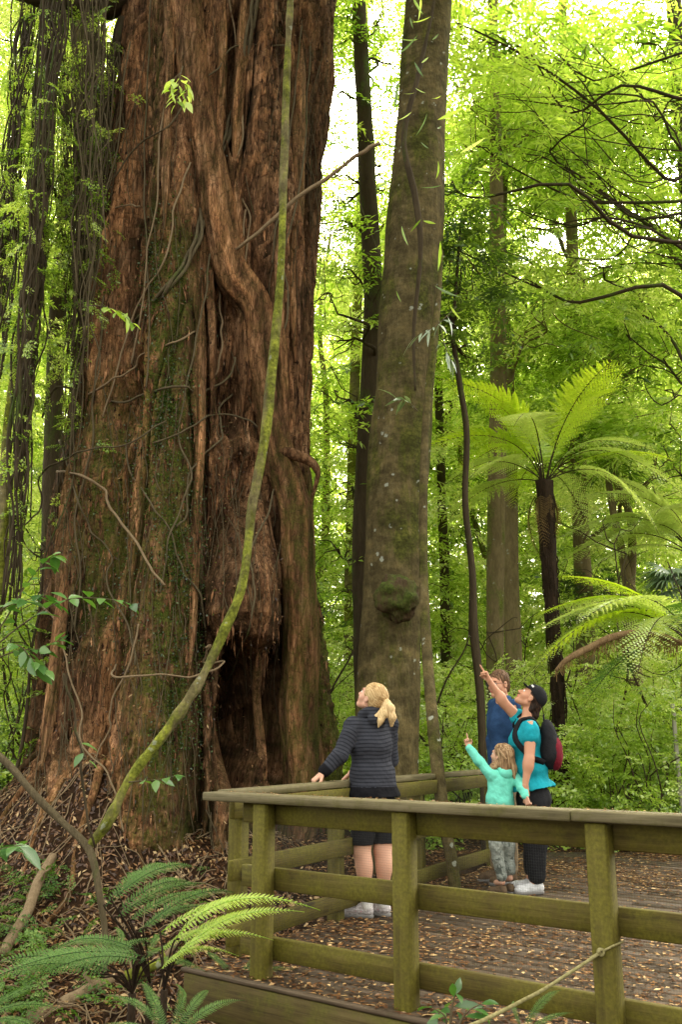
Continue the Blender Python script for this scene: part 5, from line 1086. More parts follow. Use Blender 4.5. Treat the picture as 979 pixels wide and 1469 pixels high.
# unseen crown of the giant tree and canopy over the viewer, added for shade
m = MB(); g = np.random.RandomState(31)
for k in range(16):
    c = np.array([g.uniform(-7.5, 5.5), g.uniform(2, 14), g.uniform(15.5, 19)]); 
    if c[1] > 9 and c[0] > 2.5: continue
    clump(m, c, g.uniform(1.2, 1.9), 24, 1.1, 0.4)
part('crown', m, [M_leafD], gt)
m = MB()
for k in range(16):
    a = np.array([-2.1 + g.uniform(-1, 1), 12.4, 15.5]); c = np.array([g.uniform(-6.5, 4.5), g.uniform(3, 14), g.uniform(16, 18)]); m.tube(wander(a, c, 8, 0.2, g), np.linspace(0.28, 0.04, 8), 9, 0.5, sub=3)
part('upper_limbs', m, [M_barkD], gt, True)
print('veg2', time.time() - T0)
# ------------------------------------------------------------------ litter, logs, sticks
def litter(name, label, P, N_, seed, size, mat=M_litter, root=None, pw=1.3):
    g = np.random.RandomState(seed); n = len(P); a = g.normal(size=(n, 3)); a -= N_ * (a * N_).sum(1, keepdims=True); a /= np.linalg.norm(a, axis=1, keepdims=True); nn = N_ + g.normal(size=(n, 3)) * 0.22; b = np.cross(nn, a); b /= np.linalg.norm(b, axis=1, keepdims=True)
    mb = MB(); leaves(mb, P, a, b, g.uniform(size[0], size[1], n), g.uniform(size[0], size[1], n) * 0.38, g.rand(n) ** pw, g.uniform(-0.3, 0.3)); o = obj(name, mb.mesh(name, [mat])); return tag(o, label, 'leaf litter', kind='stuff')
g = np.random.RandomState(77); n = 130000
x = g.uniform(-1.0, 6.5, n); y = g.uniform(2.6, 11.1, n); q = inpoly(x, y, DECK); dn = fbm(np.stack([x * 1.1, y * 1.1, 0 * x], -1), 3, 90) + 0.5 * np.exp(-polydist(x, y, DECK) / 0.35)
q &= g.rand(n) < np.clip(0.30 + 1.1 * dn, 0.06, 1.0) ; P = np.stack([x, y, g.uniform(0.004, 0.016, n)], -1)[q][:34000]
litter('deck_litter', 'scattering of small dry brown and tan leaves on the platform boards', P, np.tile([0, 0, 1.0], (len(P), 1)), 1, (0.018, 0.062), pw=0.75)
n = 90000; x = g.uniform(-5.5, 1.2, n); y = g.uniform(4.4, 12.0, n); q = ~inpoly(x, y, DECK) & (np.abs(x) < 0.42 * y + 0.4); x, y = x[q][:34000], y[q][:34000]; e = 0.03
nx = -(H(x + e, y) - H(x - e, y)) / (2 * e); ny = -(H(x, y + e) - H(x, y - e)) / (2 * e); Nn = np.stack([nx, ny, np.ones_like(nx)], -1); Nn /= np.linalg.norm(Nn, axis=1, keepdims=True)
litter('forest_litter', 'dead brown leaves and bark scraps thick on the slope under the giant tree', np.stack([x, y, H(x, y) + g.uniform(0.005, 0.05, len(x))], -1), Nn, 2, (0.03, 0.09), pw=1.2)
n = 14000; x = g.uniform(0.8, 7.5, n); y = g.uniform(11.15, 14.5, n); litter('path_litter', 'brown leaves lying on the path beyond the platform boards', np.stack([x, y, H(x, y) + 0.01], -1), np.tile([0, 0, 1.0], (n, 1)), 3, (0.03, 0.07), pw=1.0)
# leaves lying on the top boards
p = []
for k in range(260):
    s_ = g.uniform(0.1, 3.2); o_ = g.uniform(-0.06, 0.065); q_ = A1 + D1 * s_ + N1 * o_; p.append([q_[0], q_[1], 0.974])
for k in range(90):
    s_ = g.uniform(0.3, L2); o_ = g.uniform(-0.06, 0.06); q_ = A1 + D2 * s_ + N2 * o_; p.append([q_[0], q_[1], 0.976])
litter('railing_litter', 'crumbs of dry leaves lying on the top boards of the railings', np.array(p), np.tile([0, 0, 1.0], (len(p), 1)), 4, (0.010, 0.026), pw=0.5)
# twigs in the litter
m = MB()
for k in range(1100):
    x_, y_ = g.uniform(-4.8, -0.4), g.uniform(5.2, 11.4); L = g.uniform(0.1, 0.6); an = g.uniform(0, 6.28); pts = []
    for s_ in np.linspace(-0.5, 0.5, 5): xx, yy = x_ + math.cos(an) * L * s_, y_ + math.sin(an) * L * s_; pts.append([xx + g.normal() * 0.01, yy, float(H(xx, yy)) + 0.03 + g.uniform(0, 0.05)])
    m.tube(np.array(pts), g.uniform(0.002, 0.007), 5, g.rand(), sub=2)
o = obj('forest_twigs', m.mesh('forest_twigs', [M_vineP], True)); tag(o, 'fine dead twigs and rootlets tangled in the leaf litter', 'twigs', kind='stuff')
def log(label, a, b, ra, rb, mat=M_vineP, bend=0.05, seed=0):
    g = np.random.RandomState(seed); P = wander(np.array(a), np.array(b), 8, bend, g); m = MB(); m.tube(P, np.linspace(ra, rb, 8), 14, 0.5, sub=5, rough=0.2, seed=seed); rt_ = thing('fallen_branch', label, 'branch', a); part('wood', m, [mat], rt_, True)
    m = MB(); q = P[5]; m.tube(wander(q, q + np.array([g.normal() * 0.15, g.normal() * 0.1, 0.14]), 5, 0.2, g), np.linspace(rb * 0.5, rb * 0.2, 5), 7, 0.5, sub=3); part('stub', m, [mat], rt_, True)
log('pale bare branch leaning against the litter bank at the far left', gp(5, 1368), gp(76, 1228, 0.12), 0.055, 0.045, seed=1)
log('broken pale log lying at the bottom left under the ferns', gp(40, 1460), gp(160, 1405, 0.08), 0.05, 0.04, seed=2)
log('dead log running behind the fern stems towards the platform', gp(180, 1402, 0.08), gp(262, 1372, 0.08), 0.045, 0.035, M_barkL, seed=3)
log('short pale stick propped between the yellow fern fronds', gp(228, 1378, 0.1), gp(282, 1330, 0.15), 0.025, 0.018, seed=4)
# pale cord tied round the right post
pp = A1 + D1 * PS[2]; kn = np.array([pp[0], pp[1], 0]) + np.array([N1[0], N1[1], 0]) * 0.062; kn[2] = 0.40
t_ = W(600, 1500, 3.15); m = MB(); P = wander(kn, t_, 10, 0.01, np.random.RandomState(1)); P[:, 2] -= 0.03 * np.sin(np.linspace(0, 3.14, 10)); m.tube(P, np.linspace(0.007, 0.009, 10), 8, 0.5, sub=4, rough=0.1)
cr = thing('cord', 'pale cord knotted round the right-hand railing post and running down to the lower left', 'cord', kn); 
def cord_mat():
    t = NT('cord'); return t.pbr(t.ramp(t.noise(t.coord(), 60, 3), [(0.3, (0.16, 0.14, 0.05)), (0.7, (0.34, 0.30, 0.14))]), 0.9)
M_cord = cord_mat(); part('line', m, [M_cord], cr, True)
m = MB(); h = 0.048 + 0.006
loop = []
for (a_, b_) in ((1, 1), (1, -1), (-1, -1), (-1, 1), (1, 1)): q = pp + D1 * h * a_ - N1 * h * b_; loop.append([q[0], q[1], 0.40 + 0.03 * a_])
lp = []
for i in range(4):
    for s_ in np.linspace(0, 1, 6, endpoint=False): lp.append(np.array(loop[i]) * (1 - s_) + np.array(loop[i + 1]) * s_)
lp.append(np.array(loop[-1])); m.tube(np.array(lp), 0.005, 7, 0.5); part('loop', m, [M_cord], cr, True)
m = MB()
for k in range(4):
    a = np.linspace(0, 6.28, 14); g = np.random.RandomState(k); e1, e2 = g.normal(size=3), g.normal(size=3); e1 /= np.linalg.norm(e1); e2 -= e1 * (e1 @ e2); e2 /= np.linalg.norm(e2); m.tube(kn + 0.013 * (np.cos(a)[:, None] * e1 + np.sin(a)[:, None] * e2), 0.006, 6, 0.5, caps=False)
part('knot', m, [M_cord], cr, True)
# little sign at the right edge
sg = W(966, 1012, 9.0); gz = float(H(sg[0], sg[1])); st = thing('trail_sign', 'little black trail sign with white lettering on a pale post at the right edge', 'sign', (sg[0], sg[1], gz))
m = MB(); m.box((sg[0] - 0.022, sg[1] - 0.022, gz - 0.1), (sg[0] + 0.022, sg[1] + 0.022, sg[2] + 0.02), bev=0.004); M_pale = NT('pale_post').pbr((0.30, 0.29, 0.22), 0.8); part('post', m, [M_pale], st)
m = MB(); m.box((sg[0] + 0.024, sg[1] - 0.01, sg[2] - 0.075), (sg[0] + 0.36, sg[1] + 0.004, sg[2] - 0.005), bev=0.002); bd = part('panel', m, [NT('sign_black').pbr((0.02, 0.014, 0.014), 0.5)], st)
tc_ = bpy.data.curves.new('lettering', 'FONT'); tc_.body = 'To Swamp'; tc_.size = 0.055; tc_.extrude = 0.0005; tc_.materials.append(NT('sign_white').pbr((0.7, 0.68, 0.6), 0.6)); to = bpy.data.objects.new('lettering', tc_); COL.objects.link(to); bpy.context.view_layer.update(); me_ = bpy.data.meshes.new_from_object(to); bpy.data.objects.remove(to); to = obj('lettering', me_, bd)
to.location = (sg[0] + 0.04, sg[1] - 0.0125, sg[2] - 0.056); to.rotation_euler = (R(90), 0, 0)
# ------------------------------------------------------------------ people: smooth bodies grown from limbs of varying radius
class Vox:
    def __init__(s, lo, hi, h):
        s.lo = np.array(lo, float); s.h = h; s.n = np.ceil((np.array(hi) - s.lo) / h).astype(int) + 1
        s.d = np.full(s.n, 1.0, np.float32); s.ax = [s.lo[i] + h * np.arange(s.n[i]) for i in range(3)]
    def _blk(s, a, b):
        i0 = np.clip(np.floor((a - s.lo) / s.h).astype(int), 0, s.n - 1); i1 = np.clip(np.ceil((b - s.lo) / s.h).astype(int) + 1, 1, s.n)
        sl = tuple(slice(i0[k], i1[k]) for k in range(3)); g = np.meshgrid(*[s.ax[k][sl[k]] for k in range(3)], indexing='ij'); return sl, np.stack(g, -1)
    def _put(s, sl, d, k, mode):
        o = s.d[sl]; d = d.astype(np.float32)
        if mode == 'sub': d = -d; h = np.clip(0.5 - 0.5 * (o - d) / k, 0, 1); s.d[sl] = o * (1 - h) + d * h + k * h * (1 - h); return
        h = np.clip(0.5 + 0.5 * (o - d) / k, 0, 1); s.d[sl] = o * (1 - h) + d * h - k * h * (1 - h)
    def cone(s, a, b, ra, rb, k=0.02, mode='add'):
        a = np.array(a, float); b = np.array(b, float); m = max(ra, rb) + k + 0.04; sl, P = s._blk(np.minimum(a, b) - m, np.maximum(a, b) + m)
        ab = b - a; t = np.clip(((P - a) @ ab) / max(ab @ ab, 1e-9), 0, 1); s._put(sl, np.linalg.norm(P - a - t[..., None] * ab, axis=-1) - (ra + (rb - ra) * t), k, mode)
    def chain(s, pts, rs_, k=0.02):
        for i in range(len(pts) - 1): s.cone(pts[i], pts[i + 1], rs_[i], rs_[i + 1], k)
    def ell(s, c, r, M=None, k=0.02, mode='add'):
        c = np.array(c, float); r = np.array(r, float); m = r.max() + k + 0.04; sl, P = s._blk(c - m, c + m); q = P - c
        if M is not None: q = q @ M
        k0 = np.linalg.norm(q / r, axis=-1); k1 = np.linalg.norm(q / (r * r), axis=-1); s._put(sl, k0 * (k0 - 1) / np.maximum(k1, 1e-6), k, mode)
    def cut(s, p, n, k=0.006, box=None):
        """remove everything on the side n points to"""
        n = np.array(n, float); n /= np.linalg.norm(n)
        if box is None: sl, P = s._blk(s.lo, s.lo + s.h * s.n)
        else: sl, P = s._blk(np.array(box[0]), np.array(box[1]))
        d = (P - np.array(p)) @ n; o = s.d[sl]; h = np.clip(0.5 - 0.5 * (o - d) / k, 0, 1); s.d[sl] = o * (1 - h) + d * h + k * h * (1 - h)
    def hug(s, Q, off):
        Q = Q.copy(); h = s.h
        def f(P): i = np.clip(np.round((P - s.lo) / h).astype(int), 0, s.n - 1); return s.d[i[:, 0], i[:, 1], i[:, 2]].astype(float)
        for _ in range(14):
            g = np.stack([f(Q + e) - f(Q - e) for e in np.eye(3) * h * 2], -1) / (4 * h); L = np.linalg.norm(g, axis=1, keepdims=True); d = f(Q); m = (L[:, 0] > .2) & (d < .13)
            Q[m] -= (g[m] / L[m]) * (d[m] - off)[:, None] * .5
        for _ in range(2): Q[1:-1] = (Q[:-2] + Q[1:-1] * 2 + Q[2:]) / 4
        return Q
    def mesh(s):
        D = s.d; ins = D < 0; n = s.n
        c = [ins[dx:n[0] - 1 + dx, dy:n[1] - 1 + dy, dz:n[2] - 1 + dz] for dx in (0, 1) for dy in (0, 1) for dz in (0, 1)]
        cnt = sum(x.astype(np.int8) for x in c); act = (cnt > 0) & (cnt < 8); I = np.argwhere(act); idx = np.full(act.shape, -1, np.int64); idx[act] = np.arange(len(I))
        off = np.array([[dx, dy, dz] for dx in (0, 1) for dy in (0, 1) for dz in (0, 1)]); val = np.stack([D[I[:, 0] + o[0], I[:, 1] + o[1], I[:, 2] + o[2]] for o in off], 1)
        acc = np.zeros((len(I), 3)); w_ = np.zeros(len(I))
        for a in range(8):
            for b in range(a + 1, 8):
                if np.abs(off[a] - off[b]).sum() != 1: continue
                va, vb = val[:, a], val[:, b]; m = (va < 0) != (vb < 0); t = np.where(m, va / np.where(m, va - vb, 1), 0); acc += m[:, None] * (off[a] + t[:, None] * (off[b] - off[a])); w_ += m
        V = s.lo + (I + acc / w_[:, None]) * s.h; F = []
        for ax in range(3):
            a1, a2 = (ax + 1) % 3, (ax + 2) % 3; sl0 = [slice(None)] * 3; sl1 = [slice(None)] * 3; sl0[ax] = slice(0, -1); sl1[ax] = slice(1, None)
            ch = ins[tuple(sl0)] != ins[tuple(sl1)]; E = np.argwhere(ch); E = E[(E[:, a1] > 0) & (E[:, a2] > 0) & (E[:, a1] < n[a1] - 1) & (E[:, a2] < n[a2] - 1)]
            q = []
            for o1, o2 in ((0, 0), (1, 0), (1, 1), (0, 1)): e = E.copy(); e[:, a1] -= o1; e[:, a2] -= o2; q.append(idx[e[:, 0], e[:, 1], e[:, 2]])
            q = np.stack(q, 1); fl = ins[E[:, 0], E[:, 1], E[:, 2]]; q[~fl] = q[~fl][:, ::-1]; F.append(q)
        F = np.concatenate(F); F = F[(F >= 0).all(1)]; return V, F
def vnormals(V, F):
    n = np.cross(V[F[:, 2]] - V[F[:, 0]], V[F[:, 3]] - V[F[:, 1]]); N = np.zeros_like(V)
    for k in range(4): np.add.at(N, F[:, k], n)
    return N / (np.linalg.norm(N, axis=1, keepdims=True) + 1e-12)
def vpart(name, vx, mats, root, v=None, disp=None, label=None, cols=None):
    V, F = vx.mesh()
    if disp is not None: V = V + vnormals(V, F) * disp(V)[:, None]
    vv = v(V) if v is not None else np.full(len(V), 0.5)
    return part(name, new_mesh(name, V, [F], vv, mats, smooth=True), None, root, label=label)
def unit(a): a = np.array(a, float); return a / np.linalg.norm(a)
def hframe(fwd, upish=(0, 0, 1)):
    f = unit(fwd); r_ = unit(np.cross(f, upish)); u = np.cross(r_, f); return np.stack([r_, f, u], 1)      # columns: right, forward, up
class Head:
    def __init__(s, c, fwd, upish=(0, 0, 1), sc=1.0): s.c = np.array(c); s.M = hframe(fwd, upish); s.s = sc
    def p(s, x, y, z): return s.c + s.M @ (np.array([x, y, z]) * s.s)
    def build(s, vx, child=False, jaw=1.0):
        k = s.s; p = s.p; e = lambda c, r, kk=0.02, mode='add': vx.ell(p(*c), np.array(r) * k, s.M, kk * k, mode)
        e((0, -.015, .030), (.075, .094, .084)); e((0, .030, -.028), (.060, .056, .082), .03)
        for sd in (-1, 1):
            vx.cone(p(sd * .047 * jaw, -.005, -.060), p(sd * .012, .062, -.098), .020 * k, .018 * k, .03 * k); e((sd * .042, .052, -.032), (.026, .026, .026), .025)
        e((0, .070, -.096), (.019, .018, .017), .015)
        vx.cone(p(0, .084, .004), p(0, .106, -.032), .0085 * k, .0125 * k, .012 * k)
        for sd in (-1, 1): e((sd * .012, .098, -.037), (.009, .010, .008), .008)
        vx.cone(p(-.036, .080, .022), p(.036, .080, .022), .011 * k, .011 * k, .018 * k)
        for sd in (-1, 1): e((sd * .031, .100, .001), (.017, .016, .011), .010, 'sub')
        vx.cone(p(-.020, .083, -.062), p(0, .092, -.059), .0055 * k, .007 * k, .006 * k); vx.cone(p(.020, .083, -.062), p(0, .092, -.059), .0055 * k, .007 * k, .006 * k)
        vx.cone(p(-.016, .083, -.072), p(.016, .083, -.072), .0075 * k, .0075 * k, .006 * k)
        for sd in (-1, 1): e((sd * .077, -.006, -.010), (.009, .019, .032), .006); e((sd * .087, .000, -.008), (.006, .009, .018), .004, 'sub')
    def shade(s, V):
        q = ((V - s.c) @ s.M) / s.s; v = np.full(len(V), 0.5)
        v = np.where((np.abs(q[:, 0]) < .024) & (q[:, 1] > .080) & (q[:, 2] < -.055) & (q[:, 2] > -.079), 0.85, v)
        brow = (np.abs(np.abs(q[:, 0]) - .032) < .017) & (q[:, 1] > .075) & (np.abs(q[:, 2] - .023) < .006); return np.where(brow, 0.08, v)
    def eyes(s, root):
        for sd in (-1, 1):
            mb = MB(); a = np.linspace(0, 2 * np.pi, 16, endpoint=False); b = np.linspace(0.05, np.pi - .05, 12); Bt, At = np.meshgrid(b, a, indexing='ij')
            d = np.stack([np.sin(Bt) * np.cos(At), np.cos(Bt), np.sin(Bt) * np.sin(At)], -1); V = np.array([s.p(sd * .031, .076, .001)])[:, None] + (d * .0125 * s.s) @ s.M.T
            i = np.arange(11)[:, None]; j = np.arange(16)[None]; j2 = (j + 1) % 16; mb.add(V.reshape(-1, 3), np.stack([i * 16 + j, (i + 1) * 16 + j, (i + 1) * 16 + j2, i * 16 + j2], -1).reshape(-1, 4), (d[..., 1] > 0.86).ravel() * 1.0)
            part('eye', mb, [M_eye], root, True)
def hand(vx, w_, d, n, th, pose='relaxed', s=1.0):
    """w_ wrist, d towards the fingers, n palm side, th +-1 picks the thumb side (cross(d, n) * th)"""
    d = unit(d); n = unit(n - d * np.dot(n, d)); t = np.cross(d, n) * th; w_ = np.array(w_)
    for o in (-.022, -.007, .009, .024): vx.cone(w_ + t * o * .7 * s + d * .008 * s, w_ + d * .085 * s + t * o * s, .016 * s, .0125 * s, .012 * s)
    spec = [(.027, .074, .0088), (.009, .080, .0090), (-.010, .075, .0086), (-.027, .060, .0078)]; curls = {'point': [(.05, .05, .03), (1.35, 1.5, 1.1), (1.4, 1.5, 1.1), (1.4, 1.5, 1.1)], 'grip': [(.9, .55, .35), (.95, .6, .35), (1.0, .6, .4), (1.05, .65, .4)], 'relaxed': [(.35, .4, .25), (.4, .45, .3), (.45, .5, .3), (.5, .55, .35)], 'hold': [(1.1, 1.0, .6)] * 4}[pose]
    for (o, L, r_), cu in zip(spec, curls):
        p = w_ + d * .088 * s + t * o * s; a = 0; r0 = r_ * s
        for q, (f, c_) in enumerate(zip((.45, .30, .25), cu)):
            a += c_; dd = d * math.cos(a) + n * math.sin(a) + t * o * 1.2 * (1 - q * .4); dd = unit(dd); e = p + dd * L * f * s; vx.cone(p, e, r0, r0 * .92, .004 * s); p = e; r0 *= .92
    b = w_ + d * .022 * s + t * .026 * s + n * .008 * s; tc = {'point': (.55, .75), 'grip': (.6, .35), 'relaxed': (.35, .3), 'hold': (.6, .8)}[pose]
    d1 = unit(d * .75 + t * .65 + n * .35 * tc[0] * 2); m1 = b + d1 * .042 * s; d2 = unit(d * .9 + t * (.35 - tc[1]) + n * tc[1]); vx.cone(w_ + d * .01 * s + t * .012 * s, b, .016 * s, .0145 * s, .01 * s); vx.cone(b, m1, .0140 * s, .0105 * s, .006 * s); vx.cone(m1, m1 + d2 * .032 * s, .0105 * s, .0085 * s, .004 * s)
def lerp(a, b, t): return np.array(a) * (1 - t) + np.array(b) * t
def skin(name, base):
    t = NT(name); c = t.ramp(t.attr(), [(0.0, (0.10, 0.06, 0.03)), (0.15, (0.10, 0.06, 0.03)), (0.3, base), (0.6, base), (0.85, (0.50, 0.16, 0.13))])
    c = t.mix(t.math('MULTIPLY', t.noise(t.coord(), 14, 4), 0.35), c, (base[0] * 1.05, base[1] * .62, base[2] * .55)); m = t.pbr(c, 0.5, t.bump(t.noise(t.coord(), 200, 3), 0.1, 0.002), 0.35)
    p = [n for n in t.t.nodes if n.type == 'BSDF_PRINCIPLED'][0]; p.inputs['Subsurface Weight'].default_value = 0.12; p.inputs['Subsurface Radius'].default_value = (0.02, 0.008, 0.005); p.inputs['Subsurface Scale'].default_value = 0.5; return m
def cloth(name, col, var=0.25, rough=0.85, weave=260, fold=9):
    t = NT(name); n = t.noise(t.coord(), fold, 5, 0.6); c = t.mix(t.ramp(n, [(0.3, 0.0), (0.7, 1.0)]), tuple(x * (1 - var) for x in col), tuple(min(1, x * (1 + var)) for x in col))
    return t.pbr(c, rough, t.bump(t.math('ADD', t.math('MULTIPLY', n, 1.0), t.math('MULTIPLY', t.noise(t.coord(), weave, 2), 0.12)), 0.6, 0.02), 0.12, 0.0)
def hairmat(name, a, b, c_):
    t = NT(name); v = t.attr(); c = t.ramp(v, [(0.1, a), (0.5, b), (0.9, c_)]); return t.pbr(c, 0.6, t.bump(v, 0.5, 0.003), 0.2)
M_skinA = skin('skin_fair', (0.60, 0.36, 0.25)); M_skinB = skin('skin_warm', (0.54, 0.29, 0.18))
M_eye = NT('eye'); M_eye = M_eye.pbr(M_eye.ramp(M_eye.attr(), [(0.4, (0.75, 0.72, 0.68)), (0.6, (0.06, 0.05, 0.03))]), 0.15)
M_blond = hairmat('hair_blond', (0.22, 0.13, 0.05), (0.42, 0.27, 0.12), (0.66, 0.48, 0.25)); M_brown = hairmat('hair_brown', (0.035, 0.018, 0.009), (0.12, 0.062, 0.03), (0.22, 0.13, 0.07)); M_lbrown = hairmat('hair_light_brown', (0.09, 0.05, 0.025), (0.28, 0.17, 0.085), (0.50, 0.34, 0.19)); M_dhair = hairmat('hair_dark', (0.008, 0.005, 0.004), (0.03, 0.016, 0.010), (0.07, 0.04, 0.025))
def stripe_mat():
    t = NT('striped_knit'); f = t.math('FRACT', t.math('MULTIPLY', t.attr(), 1 / 0.027)); k = t.ramp(f, [(0.0, 0.0), (0.22, 0.0), (0.34, 1.0), (0.90, 1.0), (1.0, 0.0)]); fine = t.ramp(t.math('FRACT', t.math('MULTIPLY', t.attr(), 1 / 0.0045)), [(0.2, 0.8), (0.6, 1.15)])
    n = t.noise(t.coord(), 9, 4); c = t.mix(k, (0.018, 0.019, 0.025), (0.040, 0.042, 0.053)); c = t.mix(0.6, c, fine, 'MULTIPLY'); blk = t.math('LESS_THAN', t.attr(), 0.0); c = t.mix(blk, c, (0.008, 0.008, 0.010)); return t.pbr(c, 0.9, t.bump(t.math('ADD', n, t.math('MULTIPLY', t.noise(t.coord(), 260, 2), 0.1)), 0.6, 0.02), 0.1, 0.0)
M_stripe = stripe_mat(); M_black = cloth('black_cloth', (0.014, 0.014, 0.016)); M_teal = cloth('teal_cloth', (0.012, 0.29, 0.36), 0.15); M_mint = cloth('mint_cloth', (0.17, 0.66, 0.52), 0.12); M_navy = cloth('navy_cloth', (0.022, 0.055, 0.13)); M_khaki = cloth('khaki_cloth', (0.24, 0.18, 0.11))
M_white = cloth('white_cloth', (0.62, 0.60, 0.58), 0.1); M_shoe = cloth('shoe_grey', (0.46, 0.42, 0.42), 0.35, fold=45); M_sole = NT('sole_grey').pbr((0.20, 0.19, 0.18), 0.8); M_pink = NT('pink_trim').pbr((0.50, 0.12, 0.20), 0.7); M_maroon = cloth('maroon_cloth', (0.15, 0.012, 0.022)); M_boot = cloth('boot_brown', (0.13, 0.085, 0.05), fold=20); M_shoeW = cloth('shoe_white', (0.62, 0.62, 0.63), 0.2, fold=30)
def camo():
    t = NT('camouflage_cloth'); n = t.noise(t.coord(), 16, 3, 0.5, 0.6); c = t.ramp(n, [(0.40, (0.10, 0.115, 0.10)), (0.42, (0.25, 0.27, 0.24)), (0.52, (0.25, 0.27, 0.24)), (0.54, (0.16, 0.18, 0.15)), (0.62, (0.34, 0.36, 0.32))]); return t.pbr(c, 0.9, t.bump(t.noise(t.coord(), 12, 4), 0.5, 0.015), 0.15)
M_camo = camo()
def folds(a=0.006, f=(9, 9, 5), sd=0): return lambda V: a * 2 * fbm(V * np.array(f), 3, sd)
def strands(flow, a=0.006, fr=90, sd=0):
    flow = unit(flow); e1 = unit(np.cross(flow, [0.31, 0.2, 0.93])); e2 = np.cross(flow, e1)
    co = lambda V: np.stack([V @ e1 * fr, V @ e2 * fr, V @ flow * 7], -1)
    return (lambda V: a * 2 * fbm(co(V), 2, sd) + a * 0.8 * vn(co(V) * np.array([.3, .3, .6]), sd + 3)), (lambda V: np.clip(0.5 + 0.9 * fbm(co(V) * 1.5, 2, sd) + 0.2 * vn(co(V) * 0.2, sd + 5), 0, 1))
def shoe(root, heel, toe, s=1.0, mats=(None, None), trim=None, high=0.0):
    """heel and toe on the floor"""
    heel = np.array(heel, float); toe = np.array(toe, float); d = unit(toe - heel); L = np.linalg.norm(toe - heel); sd_ = np.cross(d, [0, 0, 1.0]); u = np.array([0, 0, 1.0]); z = heel[2]
    vx = Vox(np.minimum(heel, toe) - 0.09, np.maximum(heel, toe) + [0.09, 0.09, 0.20], 0.005); M = np.stack([d, sd_, u], 1)
    vx.cone(heel + d * .045 * s + u * .050 * s, heel + d * (L - .05 * s) + u * .040 * s, .036 * s, .034 * s, .02); vx.ell(heel + d * (L - .055 * s) + u * .038 * s, (.055 * s, .044 * s, .034 * s), M, .03); vx.cone(heel + d * .05 * s + u * .06 * s, heel + d * .055 * s + u * (.095 + high) * s, .038 * s, .036 * s, .02); vx.cone(heel + d * .09 * s + u * .08 * s, heel + d * .15 * s + u * .058 * s, .028 * s, .026 * s, .02)
    vx.cut([0, 0, z + .022 * s], [0, 0, -1]); vx.ell(heel + d * .052 * s + u * (.125 + high) * s, (.032 * s, .026 * s, .03 * s), M, .008, 'sub') 
    up = vpart('shoe', vx, [mats[0]], root); vx = Vox(np.minimum(heel, toe) - 0.09, np.maximum(heel, toe) + [0.09, 0.09, 0.06], 0.005)
    vx.cone(heel + d * .045 * s + u * .02 * s, heel + d * (L - .05 * s) + u * .02 * s, .040 * s, .040 * s, .01); vx.ell(heel + d * (L - .055 * s) + u * .02 * s, (.060 * s, .048 * s, .04 * s), M, .03); vx.cut([0, 0, z + .028 * s], [0, 0, 1]); vx.cut([0, 0, z + .001], [0, 0, -1])
    V, F = vx.mesh(); so_ = obj('sole', new_mesh('sole', V, [F], None, [mats[1]], smooth=True), up)
    if trim is not None:
        m = MB()
        zz_ = []
        for k_, q in enumerate((.34, .42, .50, .58, .66, .72)): sg_ = 1 if k_ % 2 else -1; zz_ += [heel + d * L * q + u * (.048 - .01 * (k_ > 3)) * s + sd_ * sg_ * .040 * s, heel + d * L * (q + .03) + u * (.082 - .03 * q) * s]
        m.tube(np.array(zz_), 0.0028 * s, 5, 0.5)
        obj('trim', m.mesh('trim', [trim]), up)
    return up
